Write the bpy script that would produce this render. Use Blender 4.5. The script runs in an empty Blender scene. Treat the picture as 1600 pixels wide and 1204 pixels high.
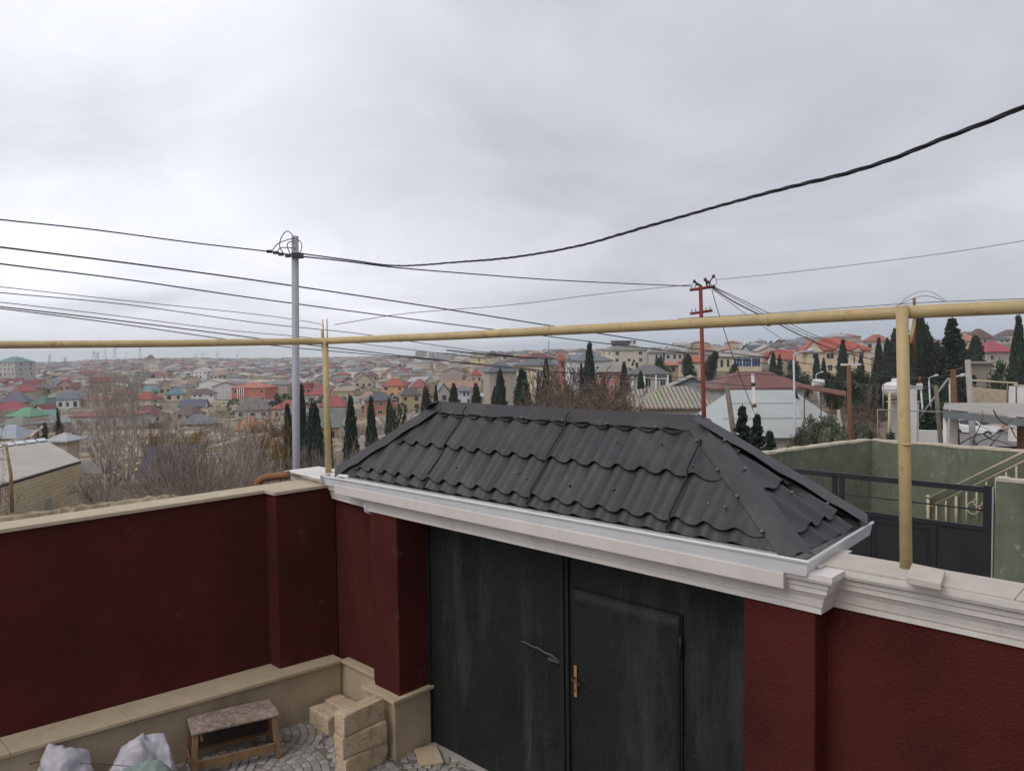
import bpy, bmesh, math, random
from mathutils import Vector, Matrix, noise
R = math.radians
rnd = random.Random(7)
scene = bpy.context.scene
COL = scene.collection
# ------------------------------------------------------------------ camera
F, CX, CY, H = 1190.0, 800.0, 602.0, 4.76
PITCH, ROLL = R(2.4), R(0.72)
cam = bpy.data.cameras.new('camera'); camo = bpy.data.objects.new('camera', cam); COL.objects.link(camo)
cam.sensor_width = 36; cam.lens = 36 * F / 1600; cam.clip_start = 0.05; cam.clip_end = 30000
camo.matrix_world = Matrix.Translation((0, 0, H)) @ Matrix.Rotation(R(90) - PITCH, 4, 'X') @ Matrix.Rotation(-ROLL, 4, 'Z')
scene.camera = camo

def ray(px, py):
    x, y = px - CX, CY - py
    c, s = math.cos(ROLL), math.sin(ROLL)
    X, Z = x * c + y * s, -x * s + y * c
    cp, sp = math.cos(PITCH), math.sin(PITCH)
    return Vector((X / F, (F * cp + Z * sp) / F, (Z * cp - F * sp) / F))
def PD(px, py, d):
    r = ray(px, py); t = d / r.y
    return Vector((r.x * t, d, H + r.z * t))
def PZ(px, py, z):
    r = ray(px, py); t = (z - H) / r.z
    return Vector((r.x * t, r.y * t, z))
def proj(p):
    x, y, z = p[0], p[1], p[2] - H
    cp, sp = math.cos(PITCH), math.sin(PITCH)
    Y, Z = y * cp - z * sp, z * cp + y * sp
    a, b = x / Y * F, Z / Y * F
    c, s = math.cos(ROLL), math.sin(ROLL)
    return CX + a * c - b * s, CY - (a * s + b * c)
def lerp(a, b, t): return a + (b - a) * t

# frame of the gate wall: s along the wall to the right, t outwards, z up
A0 = Vector((-1.424, 8.757, 0)); TH = R(46)
U = Vector((math.sin(TH), -math.cos(TH), 0)); N = Vector((math.cos(TH), math.sin(TH), 0))
def G(s, t, z=0.0): return A0 + U * s + N * t + Vector((0, 0, z))

# ------------------------------------------------------------------ materials
def _n(nt, typ, **kw):
    n = nt.nodes.new(typ)
    for k, v in kw.items(): setattr(n, k, v)
    return n
def mat(name, col, rough=0.85, var=0.18, scale=2.0, bump=0.0, bscale=40.0, spec=0.3, metal=0.0,
        stain=None, stain2=None, speck=None, seed=0.0, two=False):
    """procedural material: base colour broken up by two noises, stains with a shape of their own, bump"""
    m = bpy.data.materials.new(name); m.use_nodes = True
    nt = m.node_tree; L = nt.links.new
    b = nt.nodes['Principled BSDF']
    b.inputs['Roughness'].default_value = rough
    b.inputs['Specular IOR Level'].default_value = spec
    b.inputs['Metallic'].default_value = metal
    tc = _n(nt, 'ShaderNodeTexCoord')
    mp = _n(nt, 'ShaderNodeMapping'); mp.inputs['Location'].default_value = (seed, seed * 1.7, seed * .6)
    L(tc.outputs['Object'], mp.inputs['Vector'])
    n1 = _n(nt, 'ShaderNodeTexNoise'); n1.inputs['Scale'].default_value = scale; n1.inputs['Detail'].default_value = 6
    n1.inputs['Roughness'].default_value = .65
    L(mp.outputs[0], n1.inputs['Vector'])
    rp = _n(nt, 'ShaderNodeValToRGB')
    c = Vector(col[:3])
    lo = c * (1 - var); hi = c * (1 + var)
    rp.color_ramp.elements[0].position = .3; rp.color_ramp.elements[1].position = .7
    rp.color_ramp.elements[0].color = (*lo, 1); rp.color_ramp.elements[1].color = (*hi, 1)
    L(n1.outputs['Fac'], rp.inputs['Fac'])
    out = rp.outputs['Color']
    for st in (stain, stain2):
        if not st: continue
        scol, ssc, th, amt, sz = st          # colour, scale, threshold, amount, stretch along z
        mp2 = _n(nt, 'ShaderNodeMapping'); mp2.inputs['Scale'].default_value = (1, 1, sz)
        mp2.inputs['Location'].default_value = (seed + 3, 5, 1)
        L(tc.outputs['Object'], mp2.inputs['Vector'])
        n2 = _n(nt, 'ShaderNodeTexNoise'); n2.inputs['Scale'].default_value = ssc; n2.inputs['Detail'].default_value = 8
        n2.inputs['Roughness'].default_value = .7
        L(mp2.outputs[0], n2.inputs['Vector'])
        mr = _n(nt, 'ShaderNodeMapRange'); mr.inputs['From Min'].default_value = th; mr.inputs['From Max'].default_value = th + .16
        mr.inputs['To Max'].default_value = amt
        L(n2.outputs['Fac'], mr.inputs['Value'])
        mx = _n(nt, 'ShaderNodeMix', data_type='RGBA')
        L(mr.outputs[0], mx.inputs['Factor']); L(out, mx.inputs['A']); mx.inputs['B'].default_value = (*scol[:3], 1)
        out = mx.outputs['Result']
    if speck:
        pcol, psc, amt = speck
        n3 = _n(nt, 'ShaderNodeTexNoise'); n3.inputs['Scale'].default_value = psc; n3.inputs['Detail'].default_value = 3
        L(mp.outputs[0], n3.inputs['Vector'])
        mr = _n(nt, 'ShaderNodeMapRange'); mr.inputs['From Min'].default_value = .5; mr.inputs['From Max'].default_value = .72
        mr.inputs['To Max'].default_value = amt
        L(n3.outputs['Fac'], mr.inputs['Value'])
        mx = _n(nt, 'ShaderNodeMix', data_type='RGBA')
        L(mr.outputs[0], mx.inputs['Factor']); L(out, mx.inputs['A']); mx.inputs['B'].default_value = (*pcol[:3], 1)
        out = mx.outputs['Result']
    L(out, b.inputs['Base Color'])
    if bump:
        nb = _n(nt, 'ShaderNodeTexNoise'); nb.inputs['Scale'].default_value = bscale; nb.inputs['Detail'].default_value = 5
        L(mp.outputs[0], nb.inputs['Vector'])
        bp = _n(nt, 'ShaderNodeBump'); bp.inputs['Strength'].default_value = bump; bp.inputs['Distance'].default_value = .02
        L(nb.outputs['Fac'], bp.inputs['Height']); L(bp.outputs[0], b.inputs['Normal'])
    return m
_mc = {}
def desat(c, k, g=1.0):
    l = .3 * c[0] + .55 * c[1] + .15 * c[2]
    return tuple(lerp(v, l, k) * g for v in c)
def wallmat(col, kind='plaster'):
    col = desat(col, .10, .92) if kind == 'roof' else desat(col, .10, .94)
    k = (tuple(col), kind)
    if k not in _mc:
        i = len(_mc)
        if kind == 'roof':
            _mc[k] = mat('roof_sheet_%d' % i, col, .6, .16, .5, .0, 8, .3, stain=((col[0]*.7+.05, col[1]*.65+.04, col[2]*.6+.03), .8, .55, .5, 1), seed=i)
        else:
            _mc[k] = mat('house_plaster_%d' % i, col, .9, .12, .6, 0, 6, .2, stain=((col[0]*.55, col[1]*.5, col[2]*.45), 1.1, .56, .6, .35), seed=i)
    return _mc[k]

# ------------------------------------------------------------------ mesh builder
class MB:
    def __init__(self): self.v = []; self.f = []; self.mi = []; self.smooth = []; self.cur = 0; self.sm = False
    def add(self, vs, fs):
        o = len(self.v); self.v += [Vector(p) for p in vs]
        for f in fs:
            self.f.append([o + i for i in f]); self.mi.append(self.cur); self.smooth.append(self.sm)
    def hexa(self, p):   # 8 points: bottom 4 ccw, top 4
        self.add(p, [(3, 2, 1, 0), (4, 5, 6, 7), (0, 1, 5, 4), (1, 2, 6, 5), (2, 3, 7, 6), (3, 0, 4, 7)])
    def gbox(self, s0, s1, t0, t1, z0, z1):
        self.hexa([G(s0, t0, z0), G(s1, t0, z0), G(s1, t1, z0), G(s0, t1, z0), G(s0, t0, z1), G(s1, t0, z1), G(s1, t1, z1), G(s0, t1, z1)])
    def box(self, x0, x1, y0, y1, z0, z1):
        self.hexa([(x0, y0, z0), (x1, y0, z0), (x1, y1, z0), (x0, y1, z0), (x0, y0, z1), (x1, y0, z1), (x1, y1, z1), (x0, y1, z1)])
    def tube(self, pts, r, n=8, cap=True):
        pts = [Vector(p) for p in pts]; k = len(pts)
        rr = r if isinstance(r, (list, tuple)) else [r] * k
        o = len(self.v); prev = None
        for i, p in enumerate(pts):
            d = (pts[min(i + 1, k - 1)] - pts[max(i - 1, 0)])
            if d.length < 1e-9: d = Vector((0, 0, 1))
            d.normalize()
            if prev is None: a = d.orthogonal().normalized()
            else:
                a = prev - d * prev.dot(d)
                a = a.normalized() if a.length > 1e-6 else d.orthogonal().normalized()
            prev = a; b = d.cross(a)
            for j in range(n):
                an = 2 * math.pi * j / n
                self.v.append(p + (a * math.cos(an) + b * math.sin(an)) * rr[i])
        for i in range(k - 1):
            for j in range(n):
                self.f.append([o + i * n + j, o + i * n + (j + 1) % n, o + (i + 1) * n + (j + 1) % n, o + (i + 1) * n + j])
                self.mi.append(self.cur); self.smooth.append(True)
        if cap:
            self.f.append([o + j for j in range(n)][::-1]); self.mi.append(self.cur); self.smooth.append(False)
            self.f.append([o + (k - 1) * n + j for j in range(n)]); self.mi.append(self.cur); self.smooth.append(False)
    def lathe(self, c, prof, n=16):   # prof: (radius, z)
        o = len(self.v)
        for r, z in prof:
            for j in range(n):
                a = 2 * math.pi * j / n
                self.v.append(Vector(c) + Vector((r * math.cos(a), r * math.sin(a), z)))
        for i in range(len(prof) - 1):
            for j in range(n):
                self.f.append([o + i * n + j, o + i * n + (j + 1) % n, o + (i + 1) * n + (j + 1) % n, o + (i + 1) * n + j])
                self.mi.append(self.cur); self.smooth.append(True)
        self.f.append([o + j for j in range(n)][::-1]); self.mi.append(self.cur); self.smooth.append(False)
        e = o + (len(prof) - 1) * n
        self.f.append([e + j for j in range(n)]); self.mi.append(self.cur); self.smooth.append(False)
    def sweep(self, path, prof, closed_ends=True):
        """path: (s,t) points on the wall face; prof: closed list of (out,z); out = towards the yard, mitred"""
        src = path; path = []; corner = []      # refine: short runs, so that the moulding can be slightly uneven
        for a, b in zip(src[:-1], src[1:]):
            n_ = max(1, int((Vector(b) - Vector(a)).length / .22))
            for q in range(n_):
                path.append(Vector(a).lerp(Vector(b), q / n_)); corner.append(q == 0)
        path.append(Vector(src[-1])); corner.append(True)
        k = len(path); o = len(self.v); m = len(prof)
        for i in range(k):
            p = Vector(path[i])
            def nrm(a, b):
                d = (Vector(b) - Vector(a)).normalized(); return Vector((d.y, -d.x))
            ns = []
            if i > 0: ns.append(nrm(path[i - 1], path[i]))
            if i < k - 1: ns.append(nrm(path[i], path[i + 1]))
            if len(ns) == 2:
                h = ns[0] + ns[1]; mit = h / (h.dot(ns[0]) if abs(h.dot(ns[0])) > 1e-6 else 1)
            else: mit = ns[0]
            for ou, z in prof:
                j_ = noise.noise(Vector((p.x * 1.7, p.y * 1.7, z * 9))) * .004 + noise.noise(Vector((p.x * 9, p.y * 9, z * 30))) * .0018
                q = p + mit * (ou + j_)
                self.v.append(G(q.x, q.y, z + j_))
        for i in range(k - 1):
            for j in range(m):
                j2 = (j + 1) % m
                self.f.append([o + i * m + j, o + (i + 1) * m + j, o + (i + 1) * m + j2, o + i * m + j2]); self.mi.append(self.cur); self.smooth.append(False)
        self.f.append([o + j for j in range(m)]); self.mi.append(self.cur); self.smooth.append(False)
        self.f.append([o + (k - 1) * m + j for j in range(m)][::-1]); self.mi.append(self.cur); self.smooth.append(False)
    def build(self, name, mats, parent=None, loc=None, bevel=0.0, local=False):
        """links ONE mesh object; vertices were given in world space unless local"""
        me = bpy.data.meshes.new(name)
        base = Vector((0, 0, 0))
        if not local:
            if parent is not None:
                q = parent
                while q is not None: base = base + q.location; q = q.parent
                base = base
            elif loc is not None: base = Vector(loc)
        me.from_pydata([tuple(v - base) for v in self.v], [], self.f)
        if not isinstance(mats, (list, tuple)): mats = [mats]
        for m in mats: me.materials.append(m)
        if len(mats) > 1: me.polygons.foreach_set('material_index', self.mi)
        me.polygons.foreach_set('use_smooth', self.smooth)
        bm = bmesh.new(); bm.from_mesh(me)
        bmesh.ops.recalc_face_normals(bm, faces=bm.faces)
        bm.to_mesh(me); bm.free(); me.update()
        o = bpy.data.objects.new(name, me); COL.objects.link(o)
        if parent is not None: o.parent = parent
        elif loc is not None: o.location = loc
        if bevel:
            bv = o.modifiers.new('bevel', 'BEVEL'); bv.width = bevel; bv.segments = 2; bv.limit_method = 'ANGLE'
        return o

def tag(o, label=None, cat=None, group=None, kind=None):
    if label: o['label'] = label
    if cat: o['category'] = cat
    if group: o['group'] = group
    if kind: o['kind'] = kind
    return o
def thing(name, label, cat, loc, group=None, rz=0.0):
    o = bpy.data.objects.new(name, None); COL.objects.link(o); o.location = loc; o.rotation_euler = (0, 0, rz)
    o.empty_display_size = .2
    return tag(o, label, cat, group)
def copy_tree(o, parent=None):
    c = o.copy(); COL.objects.link(c)
    if parent is not None: c.parent = parent
    for ch in [x for x in COL.objects if x.parent == o]: copy_tree(ch, c)
    return c
def smooth_pts(pts, n=8):
    out = []; P = [Vector(p) for p in pts]
    if len(P) < 3:
        return [P[0].lerp(P[1], i / n) for i in range(n + 1)]
    for i in range(len(P) - 1):
        p0 = P[i - 1] if i else P[0] * 2 - P[1]; p1, p2 = P[i], P[i + 1]; p3 = P[i + 2] if i + 2 < len(P) else P[-1] * 2 - P[-2]
        for k in range(n):
            t = k / n
            out.append(.5 * ((2 * p1) + (p2 - p0) * t + (2 * p0 - 5 * p1 + 4 * p2 - p3) * t * t + (3 * p1 - p0 - 3 * p2 + p3) * t ** 3))
    out.append(P[-1]); return out

# ------------------------------------------------------------------ terrain
TC = [-600, 0, 250, 480, 650, 760, 870, 1000, 1130, 1300, 1500, 1750, 2300]
TD = [0, 11, 14, 20, 30, 45, 70, 100, 150, 200, 300, 450, 700, 1000, 1600, 2500, 4000, 7000]
_l = [-.3, -.3, -.5, -1.2, -2.4, -4, -6.2, -8.5, -11, -12.3, -13, -13, -12.5, -12, -11, -12, -15, -28]
TZ = [_l, _l,
 [-.3, -.3, -.5, -1.2, -2.4, -3.8, -6.2, -8.5, -11, -12.3, -13, -13, -12, -10, -1.5, -8, -14, -28],
 [-.3, -.3, -.5, -1.4, -2.8, -4.5, -7, -9.5, -12.5, -14, -15, -15.5, -15, -13, -9, -6, -12, -26],
 [-.3, -.3, -.5, -1.4, -2.6, -4.3, -6.5, -8.8, -11.5, -13.2, -14.2, -13, -9, -5.5, -4, -5, -10, -22],
 [-.3, -.3, -.4, -1, -2, -3.4, -5, -6.5, -8.5, -9.5, -8, -4.5, -1.5, 0, 1, 0, -6, -20],
 [-.3, -.3, -.3, -.6, -1.6, -3, -4.5, -5.5, -6.5, -6.8, -4, -1.5, .5, 1, 1, 0, -6, -20],
 [-.3, -.3, -.3, -.4, -1.2, -2.4, -3.8, -4.5, -4.6, -4, -1.5, .8, 2.5, 3, 2, 0, -6, -20],
 [-.3, -.3, -.25, -.3, -1, -2.2, -3.4, -3.5, -2, 0, 2, 4, 5, 5, 4, 0, -6, -20],
 [-.3, -.3, -.2, -.3, -1, -2.2, -3.3, -3, -1.2, .3, 4, 6, 7, 7, 5, 0, -6, -20],
 [-.3, -.3, -.2, -.3, -1, -2, -3.2, -2.2, 1, 3, 6, 8, 8, 8, 5, 0, -6, -20],
 [-.3, -.3, -.2, -.3, -1, -2, -2.6, -1.5, 1.5, 4, 7, 8, 8, 8, 5, 0, -6, -20],
 [-.3, -.3, -.2, -.3, -.5, -.5, -.5, 0, 2, 5, 7, 8, 8, 8, 5, 0, -6, -20]]
def _seg(arr, x):
    if x <= arr[0]: return 0, 0.0
    if x >= arr[-1]: return len(arr) - 2, 1.0
    for i in range(len(arr) - 1):
        if x < arr[i + 1]: return i, (x - arr[i]) / (arr[i + 1] - arr[i])
def terrain(x, y):
    d = max(y, 0.01) if y > 0 else math.hypot(x, y)
    px = 800 + F * x / max(y, abs(x) * .35, .5)
    i, a = _seg(TC, px); j, b = _seg(TD, d)
    a = a * a * (3 - 2 * a)
    return lerp(lerp(TZ[i][j], TZ[i][j + 1], b), lerp(TZ[i + 1][j], TZ[i + 1][j + 1], b), a)
def hit(px, py, d0=16.0, dmax=4500.0):
    """where the ray through a point of the photo meets the ground"""
    d = d0
    while d < dmax:
        p = PD(px, py, d)
        if p.z <= terrain(p.x, p.y): return p
        d *= 1.01
    return PD(px, py, dmax)
def at(px, d):
    r = ray(px, 552); t = d / r.y
    x = r.x * t
    return Vector((x, d, terrain(x, d)))
def ztop(px, py, d): return PD(px, py, d).z
# ------------------------------------------------------------------ world and light
def build_world():
    w = bpy.data.worlds.new('World'); scene.world = w; w.use_nodes = True
    nt = w.node_tree; L = nt.links.new
    bg = nt.nodes['Background']
    tc = _n(nt, 'ShaderNodeTexCoord')
    sep = _n(nt, 'ShaderNodeSeparateXYZ'); L(tc.outputs['Generated'], sep.inputs[0])
    def math_(op, a, b=None, cl=False):
        n = _n(nt, 'ShaderNodeMath', operation=op, use_clamp=cl)
        for i, q in enumerate((a, b)):
            if q is None: continue
            if isinstance(q, (int, float)): n.inputs[i].default_value = q
            else: L(q, n.inputs[i])
        return n.outputs[0]
    zc = math_('MAXIMUM', sep.outputs['Z'], 0.0)
    den = math_('ADD', zc, .22)
    cx = math_('DIVIDE', sep.outputs['X'], den); cy = math_('DIVIDE', sep.outputs['Y'], den)
    cb = _n(nt, 'ShaderNodeCombineXYZ'); L(cx, cb.inputs[0]); L(cy, cb.inputs[1]); cb.inputs[2].default_value = 3.3
    n1 = _n(nt, 'ShaderNodeTexNoise'); n1.inputs['Scale'].default_value = 1.15; n1.inputs['Detail'].default_value = 7
    n1.inputs['Roughness'].default_value = .5; n1.inputs['Distortion'].default_value = .5
    L(cb.outputs[0], n1.inputs['Vector'])
    n2 = _n(nt, 'ShaderNodeTexNoise'); n2.inputs['Scale'].default_value = .5; n2.inputs['Detail'].default_value = 2
    L(cb.outputs[0], n2.inputs['Vector'])
    mixn = math_('ADD', math_('MULTIPLY', n1.outputs['Fac'], .62), math_('MULTIPLY', n2.outputs['Fac'], .38))
    rp = _n(nt, 'ShaderNodeValToRGB'); e = rp.color_ramp.elements
    e[0].position = .35; e[0].color = (.545, .565, .615, 1)
    e[1].position = .66; e[1].color = (.875, .89, .955, 1)
    m_ = e.new(.5); m_.color = (.705, .72, .785, 1)
    L(mixn, rp.inputs['Fac'])
    # brighter cloud to the left, where the sun stands behind it; thinner blue-grey cloud low on the right
    gl = _n(nt, 'ShaderNodeVectorMath', operation='DOT_PRODUCT'); L(tc.outputs['Generated'], gl.inputs[0])
    d = ray(-50, 400).normalized(); gl.inputs[1].default_value = d
    g = _n(nt, 'ShaderNodeMapRange'); g.inputs['From Min'].default_value = .72; g.inputs['From Max'].default_value = 1.0
    g.inputs['To Min'].default_value = 0.0; g.inputs['To Max'].default_value = .40; g.interpolation_type = 'SMOOTHSTEP'
    L(gl.outputs['Value'], g.inputs['Value'])
    dr = _n(nt, 'ShaderNodeVectorMath', operation='DOT_PRODUCT'); L(tc.outputs['Generated'], dr.inputs[0])
    dr.inputs[1].default_value = ray(1750, 480).normalized()
    g2 = _n(nt, 'ShaderNodeMapRange'); g2.inputs['From Min'].default_value = .7; g2.inputs['From Max'].default_value = 1.0
    g2.inputs['To Max'].default_value = .16; g2.interpolation_type = 'SMOOTHSTEP'
    L(dr.outputs['Value'], g2.inputs['Value'])
    k = math_('SUBTRACT', math_('ADD', g.outputs[0], 1.0), g2.outputs[0])
    sc = _n(nt, 'ShaderNodeVectorMath', operation='SCALE'); L(rp.outputs['Color'], sc.inputs[0]); L(k, sc.inputs['Scale'])
    # low band of clearer air on the horizon
    hb = _n(nt, 'ShaderNodeMapRange'); hb.inputs['From Min'].default_value = .075; hb.inputs['From Max'].default_value = .0
    hb.inputs['To Max'].default_value = .55; hb.interpolation_type = 'SMOOTHSTEP'; L(sep.outputs['Z'], hb.inputs['Value'])
    hm = _n(nt, 'ShaderNodeMix', data_type='RGBA'); L(hb.outputs[0], hm.inputs['Factor']); L(sc.outputs[0], hm.inputs['A'])
    hc = _n(nt, 'ShaderNodeMix', data_type='RGBA'); hc.inputs['A'].default_value = (.52, .62, .76, 1); hc.inputs['B'].default_value = (1.05, 1.07, 1.1, 1)
    gg = math_('MULTIPLY', g.outputs[0], 3.2, True); L(gg, hc.inputs['Factor'])
    L(hc.outputs['Result'], hm.inputs['B'])
    sky = _n(nt, 'ShaderNodeTexSky', sky_type='NISHITA'); sky.sun_disc = False
    sky.sun_elevation = R(46); sky.sun_rotation = R(229); sky.air_density = 1.0; sky.dust_density = 3
    ss = _n(nt, 'ShaderNodeVectorMath', operation='SCALE'); L(sky.outputs[0], ss.inputs[0]); ss.inputs['Scale'].default_value = .1
    fm = _n(nt, 'ShaderNodeMix', data_type='RGBA'); fm.inputs['Factor'].default_value = .93
    L(ss.outputs[0], fm.inputs['A']); L(hm.outputs['Result'], fm.inputs['B'])
    L(fm.outputs['Result'], bg.inputs['Color']); bg.inputs['Strength'].default_value = 1.0
    sun = bpy.data.lights.new('sun', 'SUN'); sun.energy = 1.35; sun.angle = R(40); sun.color = (1, .95, .88)
    so = bpy.data.objects.new('sun', sun); COL.objects.link(so); so.location = (0, 0, 50)
    el, az = R(46), R(229)        # az clockwise from +Y
    dirv = Vector((math.sin(az) * math.cos(el), math.cos(az) * math.cos(el), math.sin(el)))
    so.rotation_euler = dirv.to_track_quat('Z', 'Y').to_euler()
build_world()
vs = scene.view_settings
vs.view_transform = 'Standard'; vs.look = 'None'; vs.exposure = 0; vs.gamma = 1; vs.use_curve_mapping = False
scene.cycles.max_bounces = 6; scene.cycles.volume_bounces = 0
try: scene.cycles.use_denoising = True
except Exception: pass

# ------------------------------------------------------------------ shared materials
M = {}
M['stucco'] = mat('maroon_stucco', (.074, .0155, .0125), .93, .30, .9, .65, 58, .15, stain=((.036, .0115, .0105), .9, .53, .65, .35),
                  stain2=((.22, .15, .135), 3.6, .63, .6, .8), speck=((.105, .032, .026), 75, .5))
M['plaster'] = mat('white_cornice_plaster', (.70, .665, .635), .8, .06, 3, .15, 30, .3, stain=((.42, .38, .34), 2.6, .55, .5, .35), stain2=((.30, .27, .24), 7, .66, .5, .5))
M['coping'] = mat('cream_coping_stone', (.46, .385, .285), .8, .1, 5, .15, 60, .3, stain=((.42, .35, .26), 4, .58, .5, 1))
M['slab'] = mat('pale_top_stone', (.52, .475, .43), .8, .1, 5, .12, 60, .3, stain=((.38, .33, .28), 4, .58, .5, 1))
M['plinth'] = mat('beige_stone_tile', (.45, .365, .255), .75, .12, 2.5, .12, 50, .3, stain=((.25, .19, .12), 1.6, .54, .6, .3))
M['ledge'] = mat('beige_ledge_stone', (.48, .385, .27), .7, .1, 4, .12, 60, .3, stain=((.33, .26, .18), 2.5, .58, .5, 1))
M['gate'] = mat('black_painted_steel', (.0115, .0138, .0128), .55, .5, 1.1, .12, 25, .3, stain=((.046, .048, .047), 1.7, .52, .8, .16),
                stain2=((.13, .128, .12), 9.5, .62, .5, .08), speck=((.05, .055, .055), 45, .4))
M['gatedark'] = mat('black_steel_bar', (.014, .015, .016), .5, .2, 4, 0, 25, .4)
M['tile'] = mat('charcoal_metal_tile', (.036, .032, .036), .42, .2, 1.3, .12, 160, .45, stain=((.080, .072, .070), 2.4, .5, .55, .35), stain2=((.13, .115, .10), 5.5, .64, .45, .4), speck=((.06, .055, .058), 220, .3))
M['screw'] = mat('dull_screw_head', (.14, .13, .13), .4, .1, 5, 0, 5, .5)
M['gutter'] = mat('white_metal_gutter', (.66, .67, .69), .45, .06, 3, 0, 5, .4, stain=((.45, .45, .45), 3, .6, .4, .5))
M['gutterin'] = mat('grey_gutter_inside', (.25, .30, .34), .5, .15, 3, 0, 5, .4)
M['fascia'] = mat('white_fascia_board', (.62, .58, .56), .75, .06, 3, .08, 30, .3, stain=((.4, .36, .33), 3, .6, .4, .5))
M['pipe'] = mat('ochre_gas_pipe_paint', (.475, .365, .185), .5, .14, 5, .06, 40, .4, stain=((.22, .10, .04), 7, .57, .8, 1), stain2=((.47, .40, .24), 3, .6, .4, 1))
M['galv'] = mat('galvanised_pole', (.34, .34, .37), .5, .08, 3, .05, 30, .4, stain=((.25, .25, .27), 3, .55, .5, .2))
M['insul'] = mat('dark_connector', (.05, .05, .055), .5, .1, 5)
M['wire'] = mat('black_cable', (.022, .022, .028), .55, .1, 5)
M['wiregrey'] = mat('thin_grey_wire', (.12, .12, .14), .5, .1, 5)
M['redpole'] = mat('red_oxide_pole', (.20, .038, .026), .6, .15, 4, .05, 30, .3, stain=((.12, .03, .02), 6, .58, .5, .4))
M['rust'] = mat('rusty_pipe', (.24, .11, .055), .75, .25, 8, .2, 60, .3, stain=((.12, .06, .04), 9, .52, .6, 1))
M['block'] = mat('shell_limestone_block', (.58, .455, .32), .95, .15, 6, .8, 35, .1, stain=((.34, .25, .16), 9, .52, .7, 1), speck=((.22, .16, .10), 40, .5))
M['wood'] = mat('weathered_wood', (.27, .165, .09), .85, .25, 8, .3, 50, .2, stain=((.15, .09, .05), 10, .52, .6, .3))
M['woodtop'] = mat('plaster_spattered_board', (.27, .205, .165), .9, .3, 5, .5, 60, .2, stain=((.14, .10, .08), 5, .52, .8, 1), speck=((.46, .41, .37), 24, .8))
M['shade'] = mat('bench_shade_board', (.05, .04, .035), .9, .2, 6)
M['sack'] = mat('white_woven_sack', (.52, .50, .545), .5, .15, 6, .35, 160, .4, stain=((.33, .35, .44), 5, .52, .6, 1), stain2=((.40, .36, .33), 3, .58, .6, 1))
M['sackgreen'] = mat('greenish_woven_sack', (.27, .32, .30), .65, .15, 5, .5, 130, .3, stain=((.17, .21, .20), 5, .5, .6, 1))
M['card'] = mat('brown_cardboard', (.30, .19, .10), .85, .12, 6, .1, 60, .2)
M['paper'] = mat('white_paper_label', (.7, .66, .64), .8, .05, 6)
M['green'] = mat('green_yard_paint', (.15, .168, .12), .85, .2, 1.6, .3, 30, .25, stain=((.07, .09, .065), .9, .52, .7, .15), stain2=((.36, .38, .34), 6.5, .575, .8, .6))
M['mortar'] = mat('rough_mortar_top', (.50, .45, .36), .95, .15, 6, .6, 20, .1)
M['ngate'] = mat('blue_black_gate_paint', (.021, .021, .025), .5, .25, 2, .05, 30, .4, stain=((.09, .09, .10), 5, .62, .5, .3))
M['beige'] = mat('beige_railing_paint', (.52, .46, .32), .6, .1, 5)
M['concrete'] = mat('grey_concrete', (.36, .34, .32), .9, .15, 4, .3, 30, .2, stain=((.22, .2, .19), 4, .55, .6, .3))
M['white'] = mat('white_limewash', (.66, .64, .62), .85, .08, 4, .1, 30, .2, stain=((.4, .37, .33), 3, .58, .5, .3))
M['brownpole'] = mat('brown_timber_pole', (.17, .085, .05), .85, .2, 6, .3, 40, .2, stain=((.09, .05, .03), 7, .5, .6, .1))
M['greypole'] = mat('grey_timber_pole', (.19, .165, .14), .9, .2, 6, .3, 40, .2, stain=((.1, .09, .08), 7, .5, .6, .1))
M['lamp'] = mat('pale_lamp_metal', (.50, .53, .57), .45, .06, 4)
M['bark'] = mat('bare_bark', (.17, .135, .115), .95, .25, 3, 0, 30, .1)
M['twig'] = mat('grey_brown_twig', (.27, .22, .195), .95, .2, 1.5, 0, 30, .1)
M['paletwig'] = mat('pale_twig', (.37, .32, .285), .95, .2, 1.5, 0, 30, .1)
M['ochretwig'] = mat('ochre_twig', (.22, .135, .055), .95, .25, 1.2, 0, 30, .1)
M['redtwig'] = mat('russet_twig', (.20, .15, .125), .95, .25, 1.2, 0, 30, .1)
M['limetrunk'] = mat('limewashed_trunk', (.46, .42, .38), .95, .2, 5, .2, 30, .1)
M['cyp'] = mat('cypress_foliage', (.037, .053, .037), .8, .6, 22, 0, 30, .2)
M['cyp2'] = mat('olive_cypress_foliage', (.048, .060, .040), .8, .55, 22, 0, 30, .2)
M['spruce'] = mat('blue_green_spruce', (.035, .055, .042), .8, .5, 22, 0, 30, .2)
M['olive'] = mat('grey_olive_leaf', (.115, .125, .088), .7, .4, 2, 0, 30, .25)
M['pine'] = mat('grey_green_pine', (.07, .085, .055), .8, .35, 2, 0, 30, .2)
M['leafdark'] = mat('dark_shrub_leaf', (.035, .055, .027), .8, .35, 2, 0, 30, .2)
M['soil'] = mat('dry_ground', (.18, .145, .108), .97, .25, .35, 0, 3, .1, stain=((.12, .105, .06), .09, .5, .7, 1), stain2=((.28, .24, .19), .5, .6, .6, 1))
M['road'] = mat('grey_asphalt', (.20, .19, .185), .9, .12, .8, 0, 10, .2, stain=((.28, .26, .24), .7, .56, .5, 1))
M['glass'] = mat('dark_window_glass', (.035, .042, .05), .15, .2, 1, 0, 5, .6)
M['frame'] = mat('white_window_frame', (.65, .64, .62), .6, .05, 2)
M['blueglass'] = mat('blue_tinted_glass', (.025, .06, .17), .12, .25, .8, 0, 5, .6)
M['stonewall'] = None
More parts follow.
